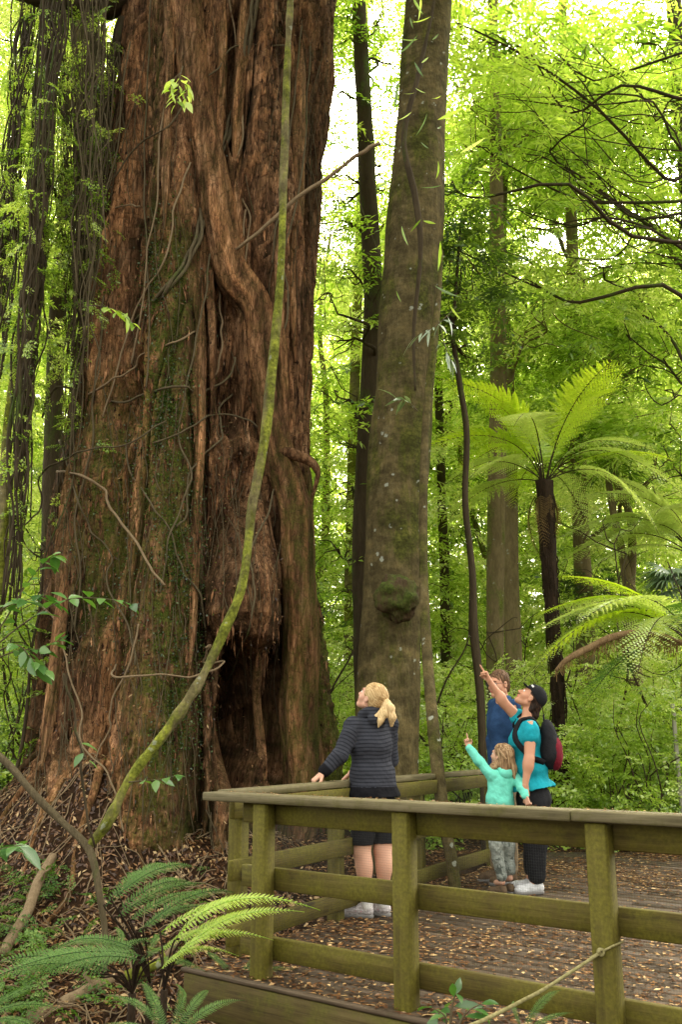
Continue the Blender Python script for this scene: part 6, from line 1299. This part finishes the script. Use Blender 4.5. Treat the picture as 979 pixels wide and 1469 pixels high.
# ================= the woman in the striped hoodie
def woman_striped():
    Y0 = 7.2; J = lambda px, py, dy=0.0: W0(px, py, Y0 + dy); ft = np.array([J(540, 1300)[0], Y0, 0.0])
    root = thing('person', 'woman with blond ponytail, striped hoodie and black shorts looking up, hand on railing', 'person', ft)
    F_ = unit([-.5, .87, 0]); Rt = unit([.87, .5, 0]); TM = np.stack([Rt, F_, [0, 0, 1.0]], 1)
    sc_ = J(533, 1040); Ls = J(507, 1042, -.085); Rs = J(559, 1039, .085); nb = J(534, 1026, 0); pel = J(537, 1150); wai = J(535, 1112); che = J(533, 1068)
    Le, Lw = J(488, 1084, -.17), J(463, 1109, -.20); Re, Rw = J(560, 1090, .16), J(505, 1108, .20)
    Lh, Lk, La = J(524, 1162, -.05), J(519, 1222, -.02), J(527, 1290, -.02); Rh, Rk, Ra = J(552, 1160, .06), J(549, 1220, .05), J(552, 1288, .04)
    hc = J(534, 1001, .0); hd = Head(hc, [-.66, .42, .55], sc=1.02)
    lo = np.array([sc_[0] - .55, Y0 - .40, -.02]); hi = np.array([sc_[0] + .32, Y0 + .55, 1.85])
    vx = Vox(lo, hi, .0058)
    vx.ell(che, (.150, .098, .17), TM, .03); vx.ell(wai, (.125, .09, .15), TM, .05); vx.ell(pel, (.165, .115, .13), TM, .05); vx.cone(Ls, Rs, .05, .05, .05)
    vx.cone(nb + [0, 0, -.05], hd.p(0, -.03, -.04), .052, .048, .03); hd.build(vx)
    for h_, k_, a_ in ((Lh, Lk, La), (Rh, Rk, Ra)):
        vx.cone(h_, k_, .095, .068, .03); vx.cone(k_, a_, .064, .037, .02); vx.ell(lerp(k_, a_, .30) - F_ * .022, (.060, .058, .11), None, .03); vx.cone(a_, a_ + F_ * .03 + [0, 0, -.03], .034, .036, .01)
    for s_, e_, w_ in ((Ls, Le, Lw), (Rs, Re, Rw)): vx.cone(s_, e_, .045, .036, .02); vx.cone(e_, w_, .036, .024, .015)
    hand(vx, Lw, unit([-.70, -.22, -.55]), np.array([.25, .1, -1.0]), 1, 'grip'); hand(vx, Rw, unit([-.6, .3, -.5]), np.array([.1, .2, -1.0]), -1, 'grip')
    V, Fc = vx.mesh(); part('body', new_mesh('body', V, [Fc], hd.shade(V), [M_skinA], smooth=True), None, root); hd.eyes(root)
    # hoodie
    vx = Vox(lo, hi, .0062); o_ = .016
    vx.ell(che, (.166 + o_, .118 + o_, .19), TM, .03); vx.ell(wai, (.172 + o_, .125 + o_, .17), TM, .06); vx.ell(lerp(wai, pel, .8), (.205 + o_, .150 + o_, .13), TM, .07); vx.cone(Ls + [0, 0, -.005], Rs + [0, 0, -.005], .058, .058, .05)
    for s_, e_, w_ in ((Ls, Le, Lw), (Rs, Re, Rw)): vx.cone(s_, e_, .068, .060, .03); vx.cone(e_, lerp(e_, w_, .86), .060, .044, .02)
    vx.cut(J(537, 1143) , [0, 0, -1], box=(lo, hi))
    nkp = nb + np.array([0, 0, .0]); 
    for a in np.linspace(0, 6.28, 12, endpoint=False): vx.ell(nkp + Rt * .072 * math.cos(a) + F_ * .066 * math.sin(a) + [0, 0, .012 - .02 * math.sin(a)], (.030, .030, .034), None, .03)
    vx.ell(nkp - F_ * .085 + [0, 0, -.035], (.085, .042, .055), TM, .03)
    hem = J(537, 1128)[2]; axs = [(Ls, Le), (Le, Lw), (Rs, Re), (Re, Rw)]
    def vv(V):
        best = np.full(len(V), 1e9); s_ = V[:, 2] + 0.02 * vn(V * 5, 3); s_ = np.where(V[:, 2] < hem, -1.0, s_)
        dt = np.maximum(np.linalg.norm((V - lerp(che, wai, .5))[:, :2] @ np.stack([Rt[:2] / 1.25, F_[:2]], 1), axis=1) - .12, 0) 
        L0 = 0
        for i, (a, b) in enumerate(axs):
            ab = b - a; t = np.clip(((V - a) @ ab) / (ab @ ab), 0, 1); d = np.linalg.norm(V - a - t[:, None] * ab, axis=1); L = np.linalg.norm(ab); q = t * L + (np.linalg.norm(axs[i - 1][1] - axs[i - 1][0]) if i % 2 else 0)
            q = np.where((i % 2 == 1) & (t > .72), -1.0, q); m = (d < .074) & (d < best) & ~((t < .12) & (i % 2 == 0)) & (d < dt + .03 + (i % 2) * .05); s_ = np.where(m, q, s_); best = np.where(m, d, best)
        return s_
    vpart('hoodie', vx, [M_stripe], root, v=vv, disp=lambda V: .010 * fbm(V * np.array([8, 8, 9]), 4, 3) * 2 + .006 * np.maximum(0, 1 - np.abs(V[:, 2] - hem) / .08) * vn(V * np.array([22, 22, 3]), 6))
    # shorts
    vx = Vox(lo, [hi[0], hi[1], 1.1], .0062); vx.ell(pel, (.176, .125, .12), TM, .04)
    for h_, k_ in ((Lh, Lk), (Rh, Rk)): vx.cone(h_, lerp(h_, k_, .85), .100, .084, .012)
    vx.cut(J(537, 1211), [0, 0, -1]); vpart('shorts', vx, [M_black], root, disp=folds(.006))
    for k_, a_ in ((Lk, La), (Rk, Ra)):
        vx = Vox(a_ - .12, a_ + .12, .005); vx.cone(a_ + [0, 0, -.002], a_ + [0, 0, -.05], .043, .043, .01); vpart('sock', vx, [M_white], root, disp=folds(.002, (30, 30, 60)))
    td = unit([-.88, .42, 0]); 
    for a_, td in ((La, unit([-.92, .28, 0])), (Ra, unit([-.70, .55, 0]))): h_ = np.array([a_[0], a_[1], 0.0]) - td * .055; shoe(root, h_, h_ + td * .265, 1.0, (M_shoe, M_sole), M_pink)
    # hair
    dsp, cv = strands(hd.M @ np.array([0, -1, -.45]), .0016, 150, 2)
    vx = Vox(hc - .22, hc + .22, .0045); vx.ell(hd.p(0, -.020, .034), np.array([.087, .106, .095]) * 1.02, hd.M, .02); vx.ell(hd.p(0, -.062, -.022), (.068, .055, .070), hd.M, .03)
    vx.ell(hd.p(0, .092, -.045), (.098, .085, .112), hd.M, .012, 'sub')
    for sd in (-1, 1): vx.ell(hd.p(sd * .085, .010, -.045), (.030, .042, .052), hd.M, .012, 'sub')
    hr = vpart('hair', vx, [M_blond], root, v=cv, disp=dsp)
    b0 = J(551, 1009, -.05); pts = [b0, b0 + [.018, -.02, .004], J(560, 1016, -.10), J(563, 1029, -.11), J(562, 1041, -.10)]; vx = Vox(b0 - .28, b0 + .2, .0045)
    vx.chain(pts, [.022, .027, .034, .030, .012], .02); vx.chain([pts[1], J(552, 1024, -.11), J(546, 1034, -.12), J(543, 1043, -.12)], [.024, .026, .020, .006], .02); vx.chain([pts[1], J(548, 1021, -.10), J(538, 1028, -.11), J(534, 1030, -.11)], [.018, .017, .012, .005], .02)
    dsp, cv = strands([.1, -.1, -1], .0028, 130, 5); vpart('ponytail', vx, [M_blond], root, v=lambda V: np.clip(cv(V) + .22, 0, 1), disp=dsp)
    m = MB(); a = np.linspace(0, 6.28, 20); dd = unit(pts[1] - pts[0]); e1 = unit(np.cross(dd, [0, 0, 1.])); e2 = np.cross(dd, e1); m.tube(b0 + dd * .004 + .025 * (np.cos(a)[:, None] * e1 + np.sin(a)[:, None] * e2), .006, 6, .5, caps=False); obj('hair_tie', m.mesh('hair_tie', [M_black]), root).location = -Vector(root.location)
woman_striped()
# ================= the woman with the backpack
def woman_backpack():
    Y0 = 8.3; J = lambda px, py, dy=0.0: W0(px, py, Y0 + dy); ft = np.array([J(768, 1280)[0], Y0, 0.0])
    root = thing('person', 'woman in black cap and teal T-shirt looking up and pointing with her outstretched arm', 'person', ft)
    F_ = unit([-.96, .28, 0]); Rt = unit([.28, .96, 0]); TM = np.stack([Rt, F_, [0, 0, 1.0]], 1)
    Ls, Rs = J(762, 1043, -.155), J(748, 1034, .155); nb = J(757, 1027, 0); che = J(757, 1062, 0); wai = J(762, 1098); pel = J(766, 1146)
    Le, Lw = J(760, 1088, -.21), J(754, 1126, -.22); Re, Rw = J(725, 1010, .12), J(703, 977, .06)
    hc = J(762, 1001, 0); hd = Head(hc, [-.66, .10, .74], sc=1.02)
    Lh, Lk, La = J(765, 1158, -.07), J(768, 1208, -.07), J(771, 1262, -.06); Rh, Rk, Ra = J(769, 1156, .08), J(768, 1205, .10), J(766, 1252, .14)
    lo = np.array([nb[0] - .62, Y0 - .50, -.02]); hi = np.array([nb[0] + .42, Y0 + .42, 2.05]); vx = Vox(lo, hi, .006)
    vx.ell(che, (.165, .115, .17), TM, .03); vx.ell(che + F_ * .075 + [0, 0, -.02], (.13, .075, .08), TM, .05); vx.ell(wai, (.145, .125, .15), TM, .05); vx.ell(pel, (.175, .145, .15), TM, .05); vx.cone(Ls, Rs, .052, .052, .05)
    vx.cone(nb + [0, 0, -.05], hd.p(0, -.03, -.05), .056, .050, .03); hd.build(vx, jaw=1.05)
    for s_, e_, w_ in ((Ls, Le, Lw), (Rs, Re, Rw)): vx.cone(s_, e_, .056, .043, .02); vx.cone(e_, w_, .044, .026, .015); vx.ell(lerp(e_, w_, .25), (.045, .045, .06), None, .03)
    hand(vx, Rw, unit([-.42, -.1, .9]), np.array([-.9, -.2, -.4]), -1, 'point', 1.0); hand(vx, Lw, unit([.1, 0, -1]), np.array([-.4, .5, 0]), 1, 'hold')
    for h_, k_, a_ in ((Lh, Lk, La), (Rh, Rk, Ra)): vx.cone(h_, k_, .095, .062, .03); vx.cone(k_, a_, .062, .038, .02); vx.cone(a_, a_ + [-.03, 0, -.03], .038, .036, .01)
    V, Fc = vx.mesh(); part('body', new_mesh('body', V, [Fc], hd.shade(V), [M_skinB], smooth=True), None, root); hd.eyes(root)
    vx = Vox(lo, hi, .006); o_ = .014
    vx.ell(che, (.175 + o_, .125 + o_, .185), TM, .03); vx.ell(che + F_ * .085 + [0, 0, -.02], (.14, .078, .09), TM, .05); vx.ell(wai, (.165 + o_, .145 + o_, .17), TM, .06); vx.ell(lerp(wai, pel, .7), (.200 + o_, .185 + o_, .11), TM, .06); vx.cone(Ls + [0, 0, -.008], Rs + [0, 0, -.008], .058, .058, .05)
    vx.cone(Ls, lerp(Ls, Le, .32), .064, .066, .045); vx.cone(Rs, lerp(Rs, Re, .22), .062, .064, .03)
    for a, b, f in ((Ls, Le, .34), (Rs, Re, .26)): c_ = lerp(a, b, f); vx.cut(c_, b - a, .004, (c_ - .085 + np.array([0, 0, -.03]), c_ + .085)) if False else None
    vx.cut(J(765, 1131), unit([.15, 0, -1])); vx.ell(nb + F_ * .055 + [0, 0, .045], (.085, .085, .095), TM, .01, 'sub')
    shirt = vx
    vpart('t_shirt', vx, [M_teal], root, disp=lambda V: folds(.011, (7, 7, 7), 4)(V) + folds(.004, (24, 24, 14), 9)(V) + .008 * np.maximum(0, 1 - np.abs(V[:, 2] - J(765, 1131)[2]) / .05) * vn(V * np.array([30, 30, 3]), 6))
    vx = Vox(lo, [hi[0], hi[1], 1.1], .0065); vx.ell(pel, (.185, .155, .15), TM, .04)
    for h_, k_, a_ in ((Lh, Lk, La), (Rh, Rk, Ra)): vx.cone(h_, k_, .112, .098, .03); vx.cone(k_, a_ + [0, 0, .03], .098, .078, .03)
    vpart('trousers', vx, [M_black], root, disp=folds(.010, (8, 8, 5), 7))
    for a_, s_ in ((La, 0), (Ra, .03)): td = unit([-.93, -.15 + s_ * 6, 0]); h_ = np.array([a_[0], a_[1], 0.0]) - td * .065; shoe(root, h_, h_ + td * .265, 1.02, (M_shoeW, M_sole))
    dsp, cv = strands([.3, 0, -1], .004, 100, 3); vx = Vox(hc - .24, hc + .24, .005); vx.ell(hd.p(0, -.022, .025), (.083, .098, .085), hd.M, .02); vx.ell(hd.p(0, -.078, -.040), (.072, .055, .082), hd.M, .03); vx.chain([hd.p(0, -.085, -.03), hd.p(0, -.12, -.085), hd.p(0, -.115, -.15)], [.045, .044, .022], .02)
    vx.ell(hd.p(0, .080, -.045), (.11, .085, .12), hd.M, .01, 'sub')
    for sd in (-1, 1): vx.ell(hd.p(sd * .09, .004, -.02), (.03, .03, .042), hd.M, .01, 'sub')
    vpart('hair', vx, [M_dhair], root, v=cv, disp=dsp)
    vx = Vox(hc - .24, hc + .26, .0045); vx.ell(hd.p(0, -.018, .040), (.094, .112, .098), hd.M, .02); vx.cut(hd.p(0, 0, .030), hd.M @ np.array([0, .30, -1.0])); cp_ = vpart('cap', vx, [M_black], root)
    vx = Vox(hc - .24, hc + .30, .0045); vx.ell(hd.p(0, .078, .046), (.070, .062, .010), hd.M, .01); vx.ell(hd.p(0, -.018, .03), (.088, .106, .1), hd.M, .005, 'sub'); V, Fc = vx.mesh(); b = obj('brim', new_mesh('brim', V, [Fc], None, [M_black], smooth=True), cp_)
    m = MB(); q = [hd.p(-.088, .045, .066), hd.p(-.076, .068, .068), hd.p(-.070, .068, .084), hd.p(-.082, .045, .082)]; c_ = np.mean(q, 0); q = [x + (x - hc) * .055 for x in q]; m.add(np.array(q), np.array([[0, 1, 2, 3]])); obj('logo', m.mesh('logo', [M_white]), cp_)
    # backpack (carried: a thing of its own)
    bc = che - F_ * .185 + [0, 0, -.05]; bp = thing('backpack', 'black and maroon day pack on the back of the woman in teal', 'backpack', bc)
    MT = np.stack([Rt, F_, [0, 0, 1.0]], 1); tl = unit([.10, 0, 1.0]); vx = Vox(bc - .34, bc + .36, .006); up = np.array([0, 0, 1.0])
    vx.ell(bc + up * .03, (.125, .078, .20), MT, .04); vx.ell(bc - up * .06 - F_ * .012, (.135, .088, .14), MT, .05); vpart('bag', vx, [M_black], bp, disp=folds(.006, (10, 10, 10), 9))
    vx = Vox(bc - .34, bc + .36, .006); vx.ell(bc - up * .055 - F_ * .045, (.115, .078, .150), MT, .04); vx.cut(bc - F_ * .030, F_ ); vpart('front_pocket', vx, [M_maroon], bp, disp=folds(.005, (12, 12, 12), 2))
    for s_, c_ in ((Ls, -.10), (Rs, .10)):
        sh = nb + Rt * c_ * 1.15 + up * -.01; m = MB(); pth = [bc + up * .17 + Rt * c_ * .5 + F_ * .05, sh - F_ * .07 + up * .035, sh + up * .052, sh + F_ * .08 + up * .0, che + Rt * c_ * 1.7 + F_ * .10 + up * .03, wai + Rt * c_ * 1.9 + F_ * .0 + up * .09, bc - up * .14 + Rt * c_ + F_ * .05]
        Q, _ = spline(np.array(pth), np.full(7, .01), 8); Q = shirt.hug(Q, .007)
        T = np.gradient(Q, axis=0); T /= np.linalg.norm(T, axis=1, keepdims=True); ref = Q - lerp(che, wai, .3); S = np.cross(T, ref); S /= np.linalg.norm(S, axis=1, keepdims=True); N_ = np.cross(S, T); wd, th_ = .024, .007
        ring = np.stack([Q - S * wd - N_ * th_, Q + S * wd - N_ * th_, Q + S * wd + N_ * th_, Q - S * wd + N_ * th_], 1); i = np.arange(len(Q) - 1)[:, None]; j = np.arange(4)[None]; j2 = (j + 1) % 4; m.add(ring.reshape(-1, 3), np.stack([i * 4 + j, i * 4 + j2, (i + 1) * 4 + j2, (i + 1) * 4 + j], -1).reshape(-1, 4)); part('strap', m, [M_black], bp, True)
    m = MB(); m.tube(np.array([bc + up * .22 + Rt * .03 + F_ * .03, bc + up * .27 + F_ * .03, bc + up * .22 - Rt * .03 + F_ * .03]), .008, 7, .5, sub=6); part('grab_loop', m, [M_black], bp, True)
woman_backpack()
# ================= the girl
def girl():
    Y0 = 8.22; J = lambda px, py, dy=0.0: W0(px, py, Y0 + dy); ft = np.array([J(722, 1270)[0], Y0, 0.0])
    root = thing('person', 'little girl in mint green hooded top and grey camouflage trousers pointing upwards', 'person', ft)
    F_ = unit([-.42, .90, 0]); Rt = unit([.90, .42, 0]); TM = np.stack([Rt, F_, [0, 0, 1.0]], 1)
    Ls, Rs = J(704, 1111, -.05), J(736, 1112, .045); nb = J(720, 1102); che = J(719, 1124); wai = J(718, 1143); pel = J(718, 1163)
    Le, Lw = J(689, 1093, -.03), J(673, 1072, -.02); Re, Rw = J(750, 1129, -.10), J(755, 1143, -.17)
    Lh, Lk, La = J(711, 1170, -.03), J(713, 1213, -.03), J(721, 1260, -.02); Rh, Rk, Ra = J(727, 1170, .03), J(729, 1213, .03), J(732, 1254, .05)
    hc = J(720, 1084, .0); hd = Head(hc, [-.70, .62, .22], sc=.88); lo = np.array([nb[0] - .45, Y0 - .36, -.02]); hi = np.array([nb[0] + .36, Y0 + .32, 1.5]); vx = Vox(lo, hi, .0048)
    vx.ell(che, (.092, .066, .11), TM, .03); vx.ell(wai, (.085, .066, .10), TM, .04); vx.ell(pel, (.098, .078, .085), TM, .04); vx.cone(Ls, Rs, .032, .032, .03); vx.cone(nb + [0, 0, -.03], hd.p(0, -.03, -.04), .034, .032, .02); hd.build(vx)
    for s_, e_, w_ in ((Ls, Le, Lw), (Rs, Re, Rw)): vx.cone(s_, e_, .029, .024, .015); vx.cone(e_, w_, .025, .017, .01)
    hand(vx, Lw, unit([-.28, .1, .95]), np.array([.4, -.9, 0]), 1, 'point', .74); hand(vx, Rw, unit([.25, -.12, -.9]), np.array([.4, .8, 0]), -1, 'hold', .70)
    for h_, k_, a_ in ((Lh, Lk, La), (Rh, Rk, Ra)): vx.cone(h_, k_, .055, .040, .02); vx.cone(k_, a_, .040, .026, .02); vx.cone(a_ + [0, 0, -.03], a_ + F_ * .09 + [0, 0, -.045], .026, .022, .01)
    V, Fc = vx.mesh(); part('body', new_mesh('body', V, [Fc], hd.shade(V), [M_skinA], smooth=True), None, root); hd.eyes(root)
    vx = Vox(lo, hi, .005); o_ = .012; vx.ell(che, (.108 + o_, .080 + o_, .12), TM, .03); vx.ell(lerp(wai, pel, .3), (.118 + o_, .092 + o_, .13), TM, .05); vx.cone(Ls, Rs, .040, .040, .03); vx.cone(Ls, Le, .050, .043, .025); vx.cone(Le, lerp(Le, Lw, .95), .043, .033, .02); vx.cone(Rs, Re, .050, .046, .025); vx.cone(Re, lerp(Re, Rw, .9), .046, .034, .02)
    vx.cut(J(718, 1162), [0, 0, -1]); tp = vpart('hooded_top', vx, [M_mint], root, disp=folds(.010, (13, 13, 10), 3))
    vx = Vox(nb - .2, nb + .2, .0045); 
    for a in np.linspace(0, 6.28, 12, endpoint=False): vx.ell(nb + Rt * .052 * math.cos(a) + F_ * (.046 * math.sin(a) - .01) + [0, 0, .0 - .008 * math.sin(a)], (.022, .022, .024), None, .02)
    vx.ell(nb - F_ * .066 + [0, 0, -.040], (.066, .036, .050), TM, .04); vx.ell(nb - F_ * .075 + [0, 0, .012], (.044, .020, .026), TM, .015, 'sub'); V, Fc = vx.mesh(); obj('hood', new_mesh('hood', V, [Fc], None, [M_mint], smooth=True), tp)
    vx = Vox(lo, [hi[0], hi[1], .95], .005); vx.ell(pel, (.108, .090, .09), TM, .03)
    for h_, k_, a_ in ((Lh, Lk, La), (Rh, Rk, Ra)): vx.cone(h_, k_, .066, .056, .02); vx.cone(k_, a_ + [0, 0, .02], .056, .047, .02)
    vpart('trousers', vx, [M_camo], root, disp=folds(.011, (11, 11, 14), 8))
    for a_ in (La, Ra): td = unit([-.65, .70, 0]); h_ = np.array([a_[0], a_[1], 0.0]) - td * .045; shoe(root, h_, h_ + td * .185, .70, (M_boot, M_sole))
    dsp, cv = strands([.15, .1, -1], .0032, 120, 6); vx = Vox(hc - .26, hc + .20, .0045); vx.ell(hd.p(0, -.022, .032), np.array([.088, .108, .094]) * .9, hd.M, .02); vx.ell(hd.p(0, -.055, -.06), (.078, .058, .10), hd.M, .03); vx.chain([hd.p(.03, -.07, -.02), J(736, 1102, -.03), J(739, 1116, -.05)], [.05, .036, .012], .02); vx.chain([hd.p(-.03, -.05, -.04), J(708, 1100, -.05), J(704, 1114, -.06)], [.045, .028, .008], .02); vx.chain([hd.p(0, -.07, -.04), J(722, 1108, -.06), J(720, 1118, -.07)], [.055, .035, .008], .02)
    vx.ell(hd.p(0, .078, -.04), (.090, .075, .10), hd.M, .01, 'sub'); vpart('hair', vx, [M_lbrown], root, v=cv, disp=dsp)
    m = MB(); 
    for k in range(2):
        t = np.linspace(0, 1, 26); base = np.array([hd.p(-.075 * math.sin(x * 2.2), .05 - .14 * x, .105 * math.cos(x * 1.5) - .01) for x in t]); ph = t * 34 + k * 3.14; m.tube(base + np.stack([.008 * np.cos(ph), .008 * np.sin(ph), .006 * np.sin(ph)], -1), .010, 7, .7)
    part('braid', m, [M_lbrown], root, True)
girl()
# ================= the man
def man():
    Y0 = 8.85; J = lambda px, py, dy=0.0: W0(px, py, Y0 + dy); ft = np.array([J(724, 1262)[0], Y0, 0.0])
    root = thing('person', 'man with short brown hair, glasses and navy sweater standing behind the others', 'person', ft)
    F_ = unit([-.88, -.45, 0]); Rt = unit([-.45, .88, 0]); TM = np.stack([Rt, F_, [0, 0, 1.0]], 1)
    Rs, Ls = J(711, 1012, .16), J(737, 1014, -.15); nb = J(722, 1003); che = J(722, 1040); wai = J(723, 1085); pel = J(724, 1130); hc = J(716, 981, 0); hd = Head(hc, [-.78, -.60, -.06], sc=1.08)
    Le, Lw = J(743, 1062, -.16), J(742, 1100, -.12); Re, Rw = J(707, 1060, .20), J(706, 1100, .16)
    Lh, Lk, La = J(728, 1142, -.08), J(729, 1200, -.09), J(733, 1250, -.08); Rh, Rk, Ra = J(720, 1140, .08), J(716, 1198, .10), J(716, 1244, .12)
    lo = np.array([nb[0] - .45, Y0 - .50, -.02]); hi = np.array([nb[0] + .45, Y0 + .45, 2.05]); vx = Vox(lo, hi, .0062); vx.ell(che, (.18, .115, .20), TM, .03); vx.ell(wai, (.155, .11, .17), TM, .05); vx.ell(pel, (.17, .125, .14), TM, .05); vx.cone(Ls, Rs, .062, .062, .05); vx.cone(nb + [0, 0, -.05], hd.p(0, -.02, -.05), .062, .058, .03); hd.build(vx, jaw=1.15)
    for s_, e_, w_ in ((Ls, Le, Lw), (Rs, Re, Rw)): vx.cone(s_, e_, .055, .042, .02); vx.cone(e_, w_, .042, .029, .015)
    hand(vx, Lw, unit([-.1, 0, -1]), np.array([-.4, .9, 0]), 1, 'relaxed', 1.08); hand(vx, Rw, unit([-.1, 0, -1]), np.array([.4, -.8, 0]), -1, 'relaxed', 1.08)
    for h_, k_, a_ in ((Lh, Lk, La), (Rh, Rk, Ra)): vx.cone(h_, k_, .092, .060, .03); vx.cone(k_, a_, .060, .040, .02)
    V, Fc = vx.mesh(); part('body', new_mesh('body', V, [Fc], hd.shade(V), [M_skinB], smooth=True), None, root); hd.eyes(root)
    vx = Vox(lo, hi, .0065); vx.ell(che, (.195, .13, .215), TM, .03); vx.ell(wai, (.175, .13, .18), TM, .06); vx.ell(lerp(wai, pel, .7), (.178, .138, .11), TM, .05); vx.cone(Ls, Rs, .070, .070, .05)
    for s_, e_, w_ in ((Ls, Le, Lw), (Rs, Re, Rw)): vx.cone(s_, e_, .072, .058, .02); vx.cone(e_, lerp(e_, w_, .92), .058, .042, .02)
    for a in np.linspace(0, 6.28, 14, endpoint=False): vx.ell(nb + Rt * .062 * math.cos(a) + F_ * .06 * math.sin(a) + [0, 0, .012], (.018, .018, .022), None, .015)
    vx.cut(J(724, 1140), [0, 0, -1]); vpart('sweater', vx, [M_navy], root, disp=folds(.010, (8, 8, 8), 5))
    vx = Vox(lo, [hi[0], hi[1], 1.15], .007); vx.ell(pel, (.18, .135, .14), TM, .04)
    for h_, k_, a_ in ((Lh, Lk, La), (Rh, Rk, Ra)): vx.cone(h_, k_, .105, .085, .03); vx.cone(k_, a_ + [0, 0, .03], .085, .068, .03)
    vpart('trousers', vx, [M_khaki], root, disp=folds(.010, (8, 8, 8), 6))
    for a_ in (La, Ra): td = unit([-.88, -.40, 0]); h_ = np.array([a_[0], a_[1], 0.0]) - td * .07; shoe(root, h_, h_ + td * .29, 1.1, (M_boot, M_sole), None, .02)
    dsp, cv = strands([.3, 0, -1], .005, 100, 8); vx = Vox(hc - .24, hc + .24, .005); vx.ell(hd.p(0, -.020, .040), np.array([.087, .106, .094]), hd.M, .02); vx.ell(hd.p(0, -.06, -.02), (.075, .055, .075), hd.M, .03); vx.ell(hd.p(0, .095, -.030), (.10, .085, .098), hd.M, .01, 'sub')
    for sd in (-1, 1): vx.ell(hd.p(sd * .09, .0, -.025), (.03, .03, .048), hd.M, .01, 'sub')
    vpart('hair', vx, [M_brown], root, v=cv, disp=dsp)
    gl = obj('glasses', None, root); m = MB()
    for sd in (-1, 1):
        a = np.linspace(0, 6.28, 24); m.tube(np.array([hd.p(sd * .033 + .026 * math.cos(x), .104, .000 + .017 * math.sin(x)) for x in a]), .0022, 6, .5, caps=False); m.tube(np.array([hd.p(sd * .060, .102, .004), hd.p(sd * .078, .05, .004), hd.p(sd * .084, -.01, .000)]), .002, 5, .5)
    m.tube(np.array([hd.p(-.008, .106, .003), hd.p(.008, .106, .003)]), .002, 5, .5); bpy.data.objects.remove(gl); gl = part('glasses', m, [M_dark], root, True)
    m = MB()
    for sd in (-1, 1): a = np.linspace(0, 6.28, 18, endpoint=False); n0 = m.n; m.add(np.array([hd.p(sd * .033 + .025 * math.cos(x), .104, .016 * math.sin(x)) for x in a]), np.arange(18)[None])
    lm_ = NT('lens').pbr((0.035, 0.030, 0.028), 0.1, None, 0.6); obj('lens', m.mesh('lens', [lm_]), gl)
man()
print('people', time.time() - T0)
print('done', time.time() - T0, sum(len(o.data.polygons) for o in bpy.data.objects if o.type == 'MESH'))
